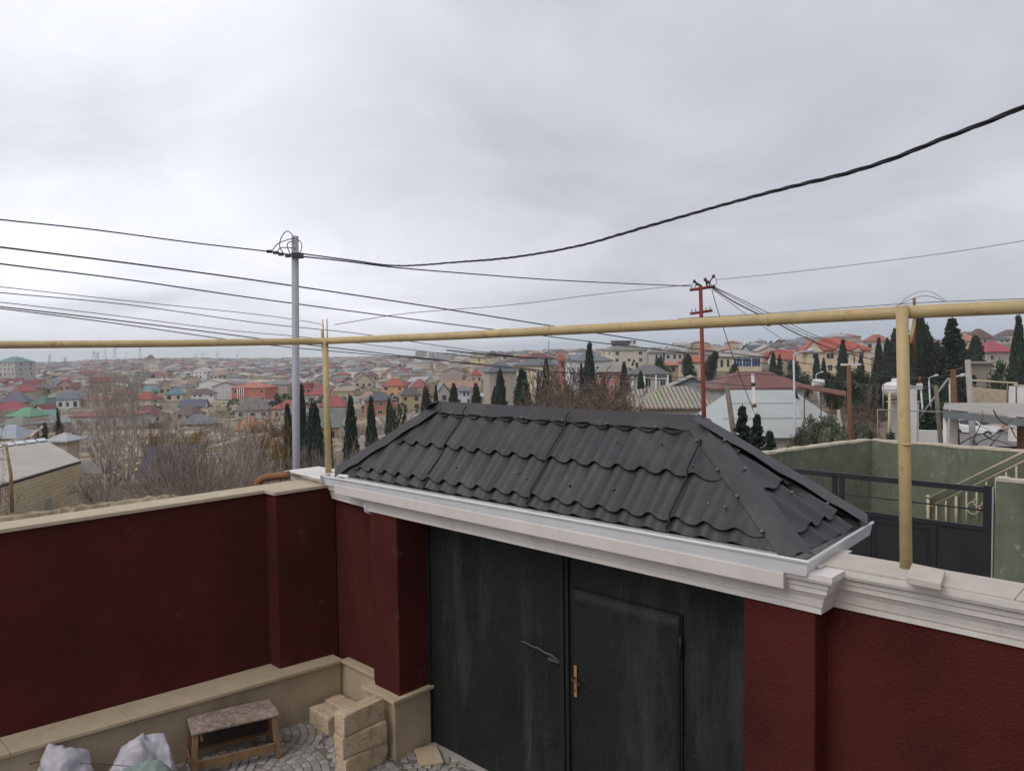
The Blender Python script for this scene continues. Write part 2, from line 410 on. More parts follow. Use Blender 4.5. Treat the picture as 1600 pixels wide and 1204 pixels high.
# ------------------------------------------------------------------ courtyard floor: cobbles laid in fans
def paving():
    mb = MB(); Rf = .86
    cents = []
    for r in range(-12, 4):
        for c in range(-8, 8):
            cents.append((c * 2 * Rf * .98 + (Rf * .98 if r % 2 else 0), r * Rf * .52))
    rr = random.Random(3)
    def owner(x, y):     # fan whose centre lies lowest (largest t) among those that cover the point
        best = None
        for i, (a, b) in enumerate(cents):
            if abs(a - x) < Rf and abs(b - y) < Rf and (a - x) ** 2 + (b - y) ** 2 < Rf * Rf and y >= b - .02:
                if best is None or b < cents[best][1]: best = i
        return best
    for i, (a, b) in enumerate(cents):
        if not (-4.2 < a < 7 and -5.6 < b < 1.6): continue
        r = .06
        while r < Rf - .02:
            w = .098; k = max(3, int(math.pi * r / .105))
            off = rr.random() * .5
            for j in range(-1, k + 1):
                a0 = math.pi * (j + off) / k; a1 = math.pi * (j + 1 + off) / k
                am = (a0 + a1) / 2; rm = r + w / 2
                x, y = a + rm * math.cos(am), b + rm * math.sin(am)
                if not (-2.0 + .12 * y < x < 4.6 and -5 < y < .6) or owner(x, y) != i: continue
                g = .006 / max(r, .05); h = rr.uniform(.006, .013); q = .010
                mb.cur = rr.choice((0, 0, 1, 2))
                def pt(rad, an, z): return G(a + rad * math.cos(an), b + rad * math.sin(an), z)
                lo = [pt(r + .005, a0 + g, -.002), pt(r + w - .005, a0 + g, -.002), pt(r + w - .005, a1 - g, -.002), pt(r + .005, a1 - g, -.002)]
                g2 = g + q / (r + .05)
                hi = [pt(r + .005 + q, a0 + g2, h), pt(r + w - .005 - q, a0 + g2, h), pt(r + w - .005 - q, a1 - g2, h), pt(r + .005 + q, a1 - g2, h)]
                o = len(mb.v); mb.v += lo + hi
                for f in ((4, 5, 6, 7), (0, 1, 5, 4), (1, 2, 6, 5), (2, 3, 7, 6), (3, 0, 4, 7)):
                    mb.f.append([o + t for t in f]); mb.mi.append(mb.cur); mb.smooth.append(False)
            r += w
    mb.cur = 3
    mb.add([G(-2.6, -8, -.004), G(8, -8, -.004), G(8, .9, -.004), G(-2.6, .9, -.004)], [(0, 1, 2, 3)])
    cols = [mat('cobble_%s' % n, c, .8, .18, 9, .3, 60, .3, stain=((.16, .15, .14), 1.5, .55, .5, 1)) for n, c in
            (('grey', (.30, .285, .275)), ('pale', (.37, .355, .34)), ('warm', (.29, .265, .24)))]
    cols.append(mat('cobble_joint_sand', (.175, .16, .14), .97, .2, 8, .3, 60, .1))
    o = mb.build('courtyard_paving', cols); tag(o, 'grey cobbles laid in fans on the courtyard floor', 'paving', kind='structure')
paving()

# ------------------------------------------------------------------ left boundary wall
def left_wall():
    def fs(t): return -2.05 + .12 * t          # plaster face
    def ps(t): return -1.79 + .128 * t         # pilaster face
    def es(t): return -1.50 + .135 * (t - .28) # ledge edge
    root = thing('boundary_wall', 'long maroon stucco wall along the left of the courtyard with cream coping', 'wall', G(-2.3, -3, 0))
    def cz(t): return 2.985 + .023 * (t + .3)
    T0, T1 = -9.0, .70
    mb = MB()
    n = 1
    mb.hexa([G(fs(T0) - .34, T0, -.3), G(fs(T0), T0, -.3), G(fs(T1), T1, -.3), G(fs(T1) - .34, T1, -.3),
             G(fs(T0) - .34, T0, cz(T0)), G(fs(T0), T0, cz(T0)), G(fs(T1), T1, cz(T1)), G(fs(T1) - .34, T1, cz(T1))])
    mb.build('stucco_panel', M['stucco'], root)
    mb = MB(); a, b = -.44, .385
    mb.hexa([G(fs(a) - .02, a, -.1), G(ps(a), a, -.1), G(ps(b), b, -.1), G(fs(b) - .02, b, -.1),
             G(fs(a) - .02, a, cz(a) - .004), G(ps(a), a, cz(a) - .004), G(ps(b), b, cz(b) - .004), G(fs(b) - .02, b, cz(b) - .004)])
    mb.build('pilaster', M['stucco'], root, bevel=.015)
    mb = MB(); a, b = T0, .30
    mb.hexa([G(fs(a) - .02, a, -.1), G(es(a) - .07, a, -.1), G(es(b) - .07, b, -.1), G(fs(b) - .02, b, -.1),
             G(fs(a) - .02, a, .668), G(es(a) - .07, a, .668), G(es(b) - .07, b, .668), G(fs(b) - .02, b, .668)])
    mb.build('plinth', M['plinth'], root)
    mb = MB(); a = -9.0
    while a < .29:     # ledge slabs
        b = min(a + 1.12, .30)
        z0, z1 = .67, .712 + rnd.uniform(0, .003)
        mb.hexa([G(fs(a) + .002, a + .002, z0), G(es(a), a + .002, z0), G(es(b), b - .002, z0), G(fs(b) + .002, b - .002, z0),
                 G(fs(a) + .002, a + .002, z1), G(es(a), a + .002, z1), G(es(b), b - .002, z1), G(fs(b) + .002, b - .002, z1)])
        a = b
    mb.build('plinth_ledge', M['ledge'], root, bevel=.006)
    mb = MB(); a = -9.0; h = .045
    while a < -.5:
        b = min(a + 1.3, -.475)
        mb.hexa([G(fs(a) - .38, a + .002, cz(a)), G(fs(a) + .04, a + .002, cz(a)), G(fs(b) + .04, b - .002, cz(b)), G(fs(b) - .38, b - .002, cz(b)),
                 G(fs(a) - .38, a + .002, cz(a) + h), G(fs(a) + .04, a + .002, cz(a) + h), G(fs(b) + .04, b - .002, cz(b) + h), G(fs(b) - .38, b - .002, cz(b) + h)])
        a = b
    a, b = -.475, .29
    mb.hexa([G(fs(a) - .38, a, cz(a)), G(ps(a) + .04, a, cz(a)), G(ps(b) + .04, b, cz(b)), G(fs(b) - .38, b, cz(b)),
             G(fs(a) - .38, a, cz(a) + h), G(ps(a) + .04, a, cz(a) + h), G(ps(b) + .04, b, cz(b) + h), G(fs(b) - .38, b, cz(b) + h)])
    mb.build('coping', M['coping'], root, bevel=.006)
left_wall()

# ------------------------------------------------------------------ gate wall with pillars and cornice
def gate_wall():
    root = thing('gate_wall', 'maroon stucco wall with gate pillars and white moulded cornice', 'wall', G(2.2, .45, 0))
    mb = MB(); mb.gbox(-2.05, -.50, .39, .72, -.3, 2.97); mb.build('stucco_panel', M['stucco'], root)
    mb = MB(); mb.gbox(4.88, 10.5, .33, .72, -.3, 2.97); mb.build('stucco_panel', M['stucco'], root)
    mb = MB(); mb.gbox(-.53, -.03, .10, .72, -.1, 2.9); mb.build('pillar', M['stucco'], root, bevel=.015)
    mb = MB(); mb.gbox(4.34, 4.90, .10, .72, -.1, 2.9); mb.build('pillar', M['stucco'], root, bevel=.015)
    mb = MB(); mb.gbox(-.03, 4.34, .30, .72, 2.862, 3.18); mb.build('lintel', M['stucco'], root)
    # plinths
    mb = MB(); mb.gbox(-.58, 0.0, 0.0, .70, -.1, .686); mb.build('plinth', M['plinth'], root, bevel=.006)
    mb = MB(); mb.gbox(-1.60, -.58, .32, .60, -.1, .668); mb.build('plinth', M['plinth'], root)
    mb = MB(); mb.gbox(4.31, 4.96, 0.0, .70, -.1, .686); mb.build('plinth', M['plinth'], root)
    mb = MB(); mb.gbox(4.96, 10.5, .25, .60, -.1, .668); mb.build('plinth', M['plinth'], root)
    mb = MB(); mb.gbox(-.62, .04, -.04, .60, .688, .73)
    mb.build('plinth_ledge', M['ledge'], root, bevel=.006)
    mb = MB(); mb.gbox(-1.52, -.624, .27, .60, .67, .712); mb.build('plinth_ledge', M['ledge'], root, bevel=.006)
    mb = MB(); mb.gbox(4.27, 5.0, -.04, .60, .688, .73); mb.gbox(5.004, 10.5, .21, .60, .67, .712); mb.build('plinth_ledge', M['ledge'], root, bevel=.006)
    # cornice profile, swept round the pillars
    def prof(z0, dz, back):
        pr = [(-back, 0), (.03, 0), (.03, .045), (.045, .052), (.05, .075), (.066, .115), (.095, .15), (.115, .165), (.118, .205), (.138, .212), (.142, .245), (.165, .252), (.19, .262), (.205, .285), (.205, .325), (-back, .325)]
        return [(o * .70 if o > 0 else o, z0 + z * dz / .325) for o, z in pr]
    mb = MB(); mb.sweep([(-.55, .42), (-.55, .10), (4.93, .10), (4.93, .33), (10.5, .33)], prof(2.868, .318, .015))
    c = mb.build('cornice', M['plaster'], root)
    mb = MB(); mb.sweep([(-2.86, .44), (-.57, .25)], [(o * .95, z) for o, z in prof(2.84, .27, .02)])
    mb.build('cornice', M['plaster'], root)
    # top slabs
    mb = MB(); s = 4.72
    for a, b in ((4.74, 6.1), (6.1, 7.6), (7.6, 9.1), (9.1, 10.5)):
        mb.gbox(a + .002, b - .002, .20, .60, 3.187, 3.205)
    mb.build('top_slab', M['slab'], root, bevel=.004)
    mb = MB()
    for a, b in ((-2.75, -2.05), (-2.05, -1.2), (-1.2, -.57)):
        sh = .10 * (-.57 - (a + b) / 2) / 2.3
        mb.gbox(a + .003, b - .003, .12 + sh, .72 + sh * .4, 3.112, 3.132)
    mb.build('top_slab', M['plaster'], root, bevel=.004)
    mb = MB(); mb.gbox(-.55, 4.93, .11, .72, 3.19, 3.20); mb.build('top_slab', M['fascia'], root)
gate_wall()

# ------------------------------------------------------------------ steel gate
def gate():
    root = thing('double_gate', 'black scuffed steel double gate with wicket door between maroon pillars', 'gate', G(2.2, .57, 0))
    def leaf(s0, s1):
        mb = MB(); nx, nz = 26, 18
        for side, t in ((0, .57), (1, .60)):
            o = len(mb.v)
            for j in range(nz + 1):
                for i in range(nx + 1):
                    s = lerp(s0, s1, i / nx); z = lerp(.02, 2.84, j / nz)
                    d = noise.noise(Vector((s * 1.3, z * 1.1, 5))) * .012 if side == 0 else 0
                    mb.v.append(G(s, t + d, z))
            for j in range(nz):
                for i in range(nx):
                    a = o + j * (nx + 1) + i
                    mb.f.append([a, a + 1, a + nx + 2, a + nx + 1]); mb.mi.append(0); mb.smooth.append(True)
        return mb
    L_ = leaf(-.025, 2.12).build('gate_leaf', M['gate'], root)
    Rl = leaf(2.20, 4.335).build('gate_leaf', M['gate'], root)
    mb = MB(); mb.gbox(2.105, 2.155, .525, .61, .02, 2.85); mb.gbox(2.165, 2.205, .54, .61, .02, 2.85); mb.build('meeting_post', M['gatedark'], root)
    mb = MB()
    mb.gbox(-.02, .015, .54, .61, 0, 2.85); mb.build('jamb_strip', M['gatedark'], root)
    # wicket door: a sheet let into the right leaf with a gap round it
    mb = MB(); nx, nz = 18, 16; o = 0; a0, a1, z0, z1 = 2.235, 3.50, .12, 2.40
    for j in range(nz + 1):
        for i in range(nx + 1):
            s = lerp(a0, a1, i / nx); z = lerp(z0, z1, j / nz)
            mb.v.append(G(s, .553 + noise.noise(Vector((s * 1.5, z * 1.2, 9))) * .010, z))
    for j in range(nz):
        for i in range(nx):
            a = j * (nx + 1) + i; mb.f.append([a, a + 1, a + nx + 2, a + nx + 1]); mb.mi.append(0); mb.smooth.append(True)
    w = mb.build('wicket_door', M['gate'], root)
    md = w.modifiers.new('thickness', 'SOLIDIFY'); md.thickness = .012; md.offset = 0
    mb = MB(); mb.gbox(2.290, 2.325, .522, .534, 1.30, 1.62); brass = mat('dull_brass_plate', (.42, .27, .12), .45, .1, 8, 0, 5, .5, .35)
    pl = mb.build('lock_plate', brass, w, bevel=.003)
    mb = MB(); mb.tube([G(2.307, .53, 1.50), G(2.307, .465, 1.50), G(2.33, .455, 1.50), G(2.43, .452, 1.475)], [.011, .011, .012, .010], 8)
    mb.build('door_handle', mat('dark_bronze_handle', (.10, .075, .05), .4, .1, 8, 0, 5, .5, .5), pl)
    mb = MB(); mb.gbox(2.303, 2.312, .518, .523, 1.355, 1.385); mb.build('keyhole', M['gatedark'], pl)
    for z in (2.12, .62):
        mb = MB(); mb.tube([G(3.515, .535, z - .10), G(3.515, .535, z + .10)], .016, 8); mb.build('hinge', M['gatedark'], root)
    mb = MB(); mb.gbox(3.510, 3.522, .548, .566, .1, 2.40); mb.gbox(2.235, 3.52, .556, .566, 2.403, 2.410); mb.build('door_gap_strip', M['gatedark'], root)
    # latch bar and its weld scar on the left leaf
    mb = MB(); mb.tube([G(1.53, .552, 1.66), G(1.62, .54, 1.672), G(1.70, .538, 1.658), G(1.80, .533, 1.662), G(1.88, .537, 1.640), G(1.98, .535, 1.636), G(2.10, .535, 1.60)], [.008, .011, .008, .012, .009, .012, .009], 7)
    mb.gbox(1.93, 2.09, .532, .556, 1.575, 1.60)
    mb.build('latch_bar', mat('worn_latch_steel', (.075, .072, .065), .5, .3, 10, 0, 5, .5), root)
    mb = MB(); mb.gbox(1.93, 2.10, .53, .55, .70, .722); mb.gbox(2.06, 2.10, .53, .55, .30, .70); mb.build('lower_bolt', M['gatedark'], root)
    mb = MB(); mb.gbox(-.2, 4.5, .50, .64, -.05, .012); mb.build('threshold', M['concrete'], root)
gate()

# ------------------------------------------------------------------ canopy roof over the gate
def canopy():
    root = thing('gate_canopy', 'dark brown metal tile hipped canopy roof over the black gate', 'canopy', G(1.8, .75, 3.25))
    ze, zr = 3.275, 4.13
    s0, s1, t0, t1 = -1.18, 4.80, .03, 1.42
    tm = (t0 + t1) / 2; r0, r1 = .06, 3.58
    pitch_w, mod = .262, .43
    def slope(p0, along, up, length, height, planes, shift, stepoff, flat=1.0):
        """tile sheet: waves across, one step per course; bisected by the hip planes"""
        nrm = along.cross(up).normalized()
        if nrm.z < 0: nrm = -nrm
        mb = MB()
        nu = int(length / (pitch_w / 12)); rows = []
        v = 0.0; rows.append((0.0, 0))
        edges = []
        k = stepoff
        vs_ = [0.0]
        while k < height:
            edges.append(k); k += mod
        cuts = sorted(set([0.0, height] + edges))
        for a, b in zip(cuts[:-1], cuts[1:]):
            for q in (0, .12, .5, 1.0): rows.append((lerp(a, b, q), a if a > 0 else stepoff - mod))
        rows = rows[1:]
        idx = []
        for v, base in rows:
            fr = min((v - base) / mod, 1.0)
            lift = .040 * (1 - fr)
            line = []
            for i in range(nu + 1):
                x = length * i / nu
                ph = ((x + shift) / pitch_w) % 1.0
                # flat pan with a rounded rib
                wv = .5 - .5 * math.cos(2 * math.pi * ph)
                hgt = .046 * wv ** 2.0 * flat
                scal = .030 * wv ** 1.3 if base > 0 else 0   # scalloped step edge
                vv = v + (scal * (1 - fr) if fr < .2 else 0) + (.05 + .034 * wv ** 1.3 if fr > .98 and v < height - .01 else 0)
                wob = noise.noise(Vector((x * .9, v * 1.2, 4))) * .006
                pp = p0 + along * x + up * vv
                ds_ = min([-(pp - co).dot(no_) for co, no_ in planes] + [(height - v) * 1.1])
                at_ = max(0.0, min(1.0, (ds_ - .10) / .16)); at_ = .30 + .70 * at_ * at_ * (3 - 2 * at_)
                line.append(len(mb.v)); mb.v.append(pp + nrm * ((hgt + lift) * at_ + wob))
            idx.append(line)
        for a, b in zip(idx[:-1], idx[1:]):
            for i in range(nu):
                mb.f.append([a[i], a[i + 1], b[i + 1], b[i]]); mb.mi.append(0); mb.smooth.append(True)
        bm = bmesh.new()
        vv = [bm.verts.new(p) for p in mb.v]
        for f in mb.f:
            try:
                bf = bm.faces.new([vv[i] for i in f]); bf.smooth = True
            except ValueError: pass
        for co, no in planes:
            bmesh.ops.bisect_plane(bm, geom=bm.verts[:] + bm.edges[:] + bm.faces[:], plane_co=co, plane_no=no, clear_outer=True)
        me = bpy.data.meshes.new('tile_slope')
        base = root.location
        for q in bm.verts: q.co -= base
        bmesh.ops.recalc_face_normals(bm, faces=bm.faces)
        bm.to_mesh(me); bm.free(); me.materials.append(M['tile'])
        ang = me.attributes
        o = bpy.data.objects.new('tile_slope', me); COL.objects.link(o); o.parent = root
        md = o.modifiers.new('thickness', 'SOLIDIFY'); md.thickness = .004; md.offset = -1
        es = o.modifiers.new('edges', 'EDGE_SPLIT'); es.split_angle = R(38)
        return o
    Z = Vector((0, 0, 1))
    def hipplane(a, b, keep):
        """vertical plane through a and b; keep = point on the kept side"""
        d = (b - a); d.z = 0; n = d.cross(Z).normalized()
        if (keep - a).dot(n) > 0: n = -n
        return (a, n)
    FL, FR, BL, BR = G(s0, t0, ze), G(s1, t0, ze), G(s0, t1, ze), G(s1, t1, ze)
    RL, RR = G(r0, tm, zr), G(r1, tm, zr)
    c = G(1.8, .2, ze)
    upf = (Vector(N) * (tm - t0) + Z * (zr - ze)); hl = upf.length; upf.normalize()
    slope(FL - U * .1, U.copy(), upf, s1 - s0 + .2, hl, [hipplane(FL, RL, c), hipplane(FR, RR, c)], .05, .085)
    cb = G(1.8, 1.3, ze)
    upb = (-Vector(N) * (t1 - tm) + Z * (zr - ze)).normalized()
    slope(BR + U * .1, -U, upb, s1 - s0 + .2, hl, [hipplane(BL, RL, cb), hipplane(BR, RR, cb)], .0, .075)
    upr = (-U * (s1 - r1) + Z * (zr - ze)); hr = upr.length; upr.normalize()
    slope(FR - N * .1, N.copy(), upr, t1 - t0 + .2, hr, [hipplane(FR, RR, G(4.6, tm, ze)), hipplane(BR, RR, G(4.6, tm, ze))], .1, .14, .9)
    upl = (U * (r0 - s0) + Z * (zr - ze)); hl2 = upl.length; upl.normalize()
    slope(BL + N * .1, -N, upl, t1 - t0 + .2, hl2, [hipplane(FL, RL, G(-.9, tm, ze)), hipplane(BL, RL, G(-.9, tm, ze))], .1, .14, .9)
    # seams where the sheets overlap
    for sa in (.62, 2.16, 3.72):
        mb = MB(); pts = []
        for i in range(15):
            v = lerp(0, hl * (.97 if sa < 3.5 else .80), i / 14)
            fr = ((v - .085) % mod) / mod
            p = G(sa, t0, ze) + upf * v; nr = U.cross(upf).normalized()
            if nr.z < 0: nr = -nr
            pts.append(p + nr * (.050 + .048 * (1 - fr)))
        mb.tube(pts, .010, 5); mb.build('sheet_seam', M['gatedark'], root)
    # hip and ridge caps: folded strips
    def cap(a, b, nl, nr_, wl, wr, lift, name, seg=16, amp=.006):
        mb = MB(); idx = []
        for i in range(seg + 1):
            p = a.lerp(b, i / seg) + Z * (lift + noise.noise(Vector((i * .55, 1, wl))) * amp)
            e1 = noise.noise(Vector((i * .8, 2, wl))) * amp * 2.5; e2 = noise.noise(Vector((i * .8, 7, wl))) * amp * 2.5
            row = []
            for q in (p + nl * wl + Z * e1, p + nl * wl * .5 + Z * e1 * .3, p, p + nr_ * wr * .5 + Z * e2 * .3, p + nr_ * wr + Z * e2):
                row.append(len(mb.v)); mb.v.append(q)
            idx.append(row)
        for r_, q in zip(idx[:-1], idx[1:]):
            for j in range(4):
                mb.f.append([r_[j], r_[j + 1], q[j + 1], q[j]]); mb.mi.append(0); mb.smooth.append(False)
        o = mb.build(name, M['tile'], root)
        md = o.modifiers.new('thickness', 'SOLIDIFY'); md.thickness = .005; md.offset = 1
        return o
    def along_slope(h0, h1, up, side):      # unit vector in the slope plane, perpendicular to the hip, away from it
        d = (h1 - h0).normalized(); n_ = up - d * up.dot(d)
        v = side - d * side.dot(d)
        return v.normalized()
    cap(RL - U * .12, RR + U * .06, -upf, -upb, .16, .16, .055, 'ridge_cap', 24, .010)
    def perp(h0, h1, up, along_):
        d = (h1 - h0).normalized()
        nrm = along_.cross(up).normalized()
        v = nrm.cross(d).normalized()
        return v
    fr_in = perp(FR, RR, upf, U); fr_in = fr_in if fr_in.dot(-U) > 0 else -fr_in
    fr_side = perp(FR, RR, upr, N); fr_side = fr_side if fr_side.dot(N) > 0 else -fr_side
    cap(FR - Z * .01 - (RR - FR).normalized() * .02, RR, fr_in, fr_side, .135, .14, .052, 'hip_cap', 14, .005)
    br_side = perp(BR, RR, upr, N); br_side = br_side if br_side.dot(-N) > 0 else -br_side
    br_b = perp(BR, RR, upb, U); br_b = br_b if br_b.dot(-U) > 0 else -br_b
    cap(BR, RR + Z * .0, br_side, br_b, .20, .16, .075, 'hip_cap', 14, .008)
    fl_in = perp(FL, RL, upf, U); fl_in = fl_in if fl_in.dot(U) > 0 else -fl_in
    fl_side = perp(FL, RL, upl, N); fl_side = fl_side if fl_side.dot(N) > 0 else -fl_side
    cap(FL, RL, fl_in, fl_side, .16, .17, .065, 'hip_cap', 14, .012)
    bl_b = perp(BL, RL, upb, U); bl_b = bl_b if bl_b.dot(U) > 0 else -bl_b
    bl_s = perp(BL, RL, upl, N); bl_s = bl_s if bl_s.dot(-N) > 0 else -bl_s
    cap(BL, RL, bl_b, bl_s, .16, .16, .06, 'hip_cap')
    # screws
    rs = random.Random(5); nf = U.cross(upf).normalized(); nf = nf if nf.z > 0 else -nf
    for sa, v in ((2.55, .28), (3.05, .30), (3.5, .27), (4.0, .29), (2.86, .80), (3.34, .82), (1.45, .30), (1.85, .33), (.95, .30), (4.15, .28), (3.73, .62), (2.0, .28)):
        mb = MB(); p = G(sa, t0, ze) + upf * v + nf * .040
        mb.tube([p, p + nf * .022], [.012, .008], 8); mb.build('roof_screw', M['screw'], root)
    dh = (RR - FR)
    for k in (.18, .42, .62, .86):
        p = FR + dh * k + fr_in * .105 + nf * .045; mb = MB(); mb.tube([p, p + nf * .022], [.016, .010], 8); mb.build('roof_screw', M['screw'], root)
    for k in (.1, .26, .42, .58, .74, .9):
        p = RL.lerp(RR, k) - upf * .12 + nf * .05; mb = MB(); mb.tube([p, p + nf * .02], [.014, .010], 8); mb.build('roof_screw', M['screw'], root)
    nr2 = upr.cross(N).normalized(); nr2 = nr2 if nr2.z > 0 else -nr2
    for a, k in ((.45, .55), (.7, .32), (1.0, .18), (.62, .78)):
        p = G(s1, t0 + a, ze) + upr * (hr * k) + nr2 * .05; mb = MB(); mb.tube([p, p + nr2 * .022], [.016, .010], 8); mb.build('roof_screw', M['screw'], root)
    # gutter: open trough, front rim rolled
    def gut(path, name):
        prof = [(-.085, .0), (-.085, -.118), (.018, -.118), (.032, -.108), (.040, -.07), (.05, -.014), (.062, -.008), (.066, .006), (.058, .016), (.044, .012), (.038, -.012), (.026, -.095), (.01, -.106), (-.076, -.106), (-.076, 0)]
        mb = MB(); k = len(path); m = len(prof); o = 0
        for i, (s, t, z) in enumerate(path):
            def nrm(a, b):
                d = Vector((b[0] - a[0], b[1] - a[1])).normalized(); return Vector((d.y, -d.x))
            ns = []
            if i > 0: ns.append(nrm(path[i - 1], path[i]))
            if i < k - 1: ns.append(nrm(path[i], path[i + 1]))
            if len(ns) == 2: h = ns[0] + ns[1]; mit = h / h.dot(ns[0])
            else: mit = ns[0]
            for ou, dz in prof:
                q = Vector((s, t)) + mit * ou; mb.v.append(G(q.x, q.y, z + dz))
        for i in range(k - 1):
            for j in range(m):
                j2 = (j + 1) % m
                mb.f.append([i * m + j, (i + 1) * m + j, (i + 1) * m + j2, i * m + j2]); mb.mi.append(1 if 9 < j < 13 else 0); mb.smooth.append(False)
        mb.f.append(list(range(m))); mb.f.append([(k - 1) * m + j for j in range(m)][::-1]); mb.mi += [0, 0]; mb.smooth += [False, False]
        return mb.build(name, [M['gutter'], M['gutterin']], root)
    path = [(-1.27, -.03, 3.235), (-.6, -.03, 3.243), (1.0, -.033, 3.252), (3.0, -.03, 3.262), (4.865, -.03, 3.272), (4.81, .8, 3.272), (4.765, 1.50, 3.268)]
    g = gut(path, 'gutter')
    mb = MB(); mb.gbox(-1.345, -1.335, -.095, .06, 3.15, 3.245); mb.build('gutter_end', M['gutter'], root)
    mb = MB(); mb.gbox(-1.05, 4.74, -.075, .08, 3.045, 3.16); mb.build('fascia_board', M['fascia'], root, bevel=.006)
    mb = MB(); mb.gbox(-1.0, 4.72, .09, 1.5, 3.203, 3.25); mb.build('soffit', M['fascia'], root)
    mb = MB(); mb.gbox(4.735, 4.775, .1, 1.52, 3.205, 3.26); mb.build('fascia_board', M['fascia'], root)
canopy()

# ------------------------------------------------------------------ downpipe at the left pillar
mb = MB(); root = thing('downpipe', 'thin maroon downpipe in the corner beside the left gate pillar', 'downpipe', G(-.62, .24, .62))
mb.tube([G(-.61, .20, .60), G(-.61, .20, 2.84)], .036, 10); mb.build('pipe', mat('maroon_pipe_paint', (.055, .014, .012), .5, .2, 4, 0, 5, .4), root)
mb = MB(); mb.tube([G(-.61, .19, 2.82), G(-.61, .10, 2.87), G(-.61, .085, 2.97)], [.036, .038, .038], 10); mb.build('spout', M['gutter'], root)
mb = MB(); mb.gbox(-.66, -.56, .19, .34, 1.9, 1.93); mb.build('bracket', M['gatedark'], root)

# ------------------------------------------------------------------ gas pipe on posts
def gas_pipe():
    root = thing('gas_pipe', 'ochre gas pipe carried on two posts above the walls', 'pipe', G(5.39, .49, 3.2))
    pl = G(-2.09, .53, 4.965); pr = G(5.37, .56, 5.018)
    far = PD(-700, 543, 7.6); end = G(14, .62, 5.05)
    left = PD(0, 538.5, 9.3)
    mb = MB(); pts = [far, left.lerp(far, .3), left, pl.lerp(left, .5) - Vector((0, 0, .01)), pl.lerp(left, .05), pl, pl.lerp(pr, .05), pl.lerp(pr, .35) - Vector((0, 0, .012)), pl.lerp(pr, .7) - Vector((0, 0, .008)), pr, end]
    mb.tube(pts, .047, 14); mb.build('pipe', M['pipe'], root)
    mb = MB(); mb.tube([G(5.392, .475, 3.19), G(5.375, .478, 4.0), G(5.345, .49, 5.062)], .041, 14); mb.tube([G(5.384, .476, 4.08), G(5.384, .476, 4.095)], .044, 14); mb.build('post', M['pipe'], root)
    mb = MB(); mb.gbox(5.30, 5.35, .52, .55, 4.9, 5.0); mb.tube([G(5.41, .55, 4.96), G(5.40, .5, 4.80)], .012, 6); mb.build('bracket', M['pipe'], root)
    mb = MB(); mb.tube([G(-2.08, .50, 3.11), G(-2.10, .505, 5.0)], .043, 12); mb.build('post', M['pipe'], root)
    mb = MB(); p = G(-2.10, .52, 5.0)
    mb.tube([p + U * -.09 + Vector((0, 0, -.14)), p + U * -.095 + Vector((0, 0, .12))], .018, 8)
    mb.tube([p + U * -.06, p + U * -.075 + Vector((0, 0, .27))], .009, 6)
    mb.tube([p + U * .035, p + U * .035 + Vector((0, 0, .27))], .009, 6); mb.build('clamp', M['pipe'], root)
    for q in (.22, .55, .86):
        c_ = pl.lerp(pr, q); mb = MB(); mb.tube([c_ - U * .012 - Vector((0, 0, .008)), c_ + U * .012 - Vector((0, 0, .008))], .050, 14); mb.build('weld_ring', M['pipe'], root)
gas_pipe()

# rusty elbow pipe behind the corner of the left wall
mb = MB(); p = lambda x, y: PD(x, y, 10.6)
mb.tube(smooth_pts([p(402, 790), p(402, 764), p(404, 754), p(411, 747), p(424, 744.5), p(452, 741)], 6), .055, 12)
mb.tube([p(437, 742), p(438, 768)], .03, 8)
o = mb.build('rusty_pipe', M['rust'], loc=p(402, 790)); tag(o, 'rusty elbow pipe looping up behind the corner coping of the left wall', 'pipe')

# slab lying on the right wall
mb = MB(); c = G(5.62, .11, 3.205)
q = [PZ(1416, 911, 3.207), PZ(1470, 922, 3.207), PZ(1477, 900, 3.207), PZ(1425, 889, 3.207)]
mb.hexa(q + [v + Vector((0, 0, .045)) for v in q])
o = mb.build('stone_slab', M['slab'], loc=q[0], bevel=.004); tag(o, 'small beige stone slab lying on the wall top beside the ochre post', 'slab')

# ------------------------------------------------------------------ things on the courtyard floor
def rough_block(name, s0, s1, t0, t1, z0, z1, label, yaw=0, seed=0, group=None):
    bm = bmesh.new(); bmesh.ops.create_cube(bm, size=1)
    bmesh.ops.subdivide_edges(bm, edges=bm.edges, cuts=9, use_grid_fill=True)
    L_, W_, H_ = s1 - s0, t1 - t0, z1 - z0
    for v in bm.verts:
        p = Vector((v.co.x * L_, v.co.y * W_, (v.co.z + .5) * H_))
        e = sum(1 for a in v.co if abs(abs(a) - .5) < 1e-4)
        d = noise.noise(p * 14 + Vector((seed * 3.1, 0, 0))) * .004 + noise.noise(p * 38 + Vector((seed, 4, 0))) * .004
        dirn = Vector((v.co.x, v.co.y, v.co.z)).normalized()
        k = .008 * (e - 1) * (1 + noise.noise(p * 9 + Vector((seed, 0, 0))))
        p -= dirn * k; p += dirn * d; p.z = max(p.z, 0)
        v.co = p
    me = bpy.data.meshes.new(name); bm.to_mesh(me); bm.free(); me.materials.append(M['block'])
    for f in me.polygons: f.use_smooth = True
    o = bpy.data.objects.new(name, me); COL.objects.link(o); o.location = G((s0 + s1) / 2, (t0 + t1) / 2, z0)
    o.rotation_euler = (0, 0, math.atan2(U.y, U.x) + R(yaw))
    es = o.modifiers.new('edges', 'EDGE_SPLIT'); es.split_angle = R(50)
    return tag(o, label, 'stone block', group)
gb = 'rough limestone building blocks by the gate pillar'
rough_block('stone_block', -.235, -.035, -.67, -.08, .01, .262, 'lowest limestone block of the stack of three by the gate pillar', 2.5, 1, gb)
rough_block('stone_block', -.24, -.03, -.68, -.09, .264, .512, 'middle limestone block of the stack of three, chipped lower corner', -2.5, 2, gb)
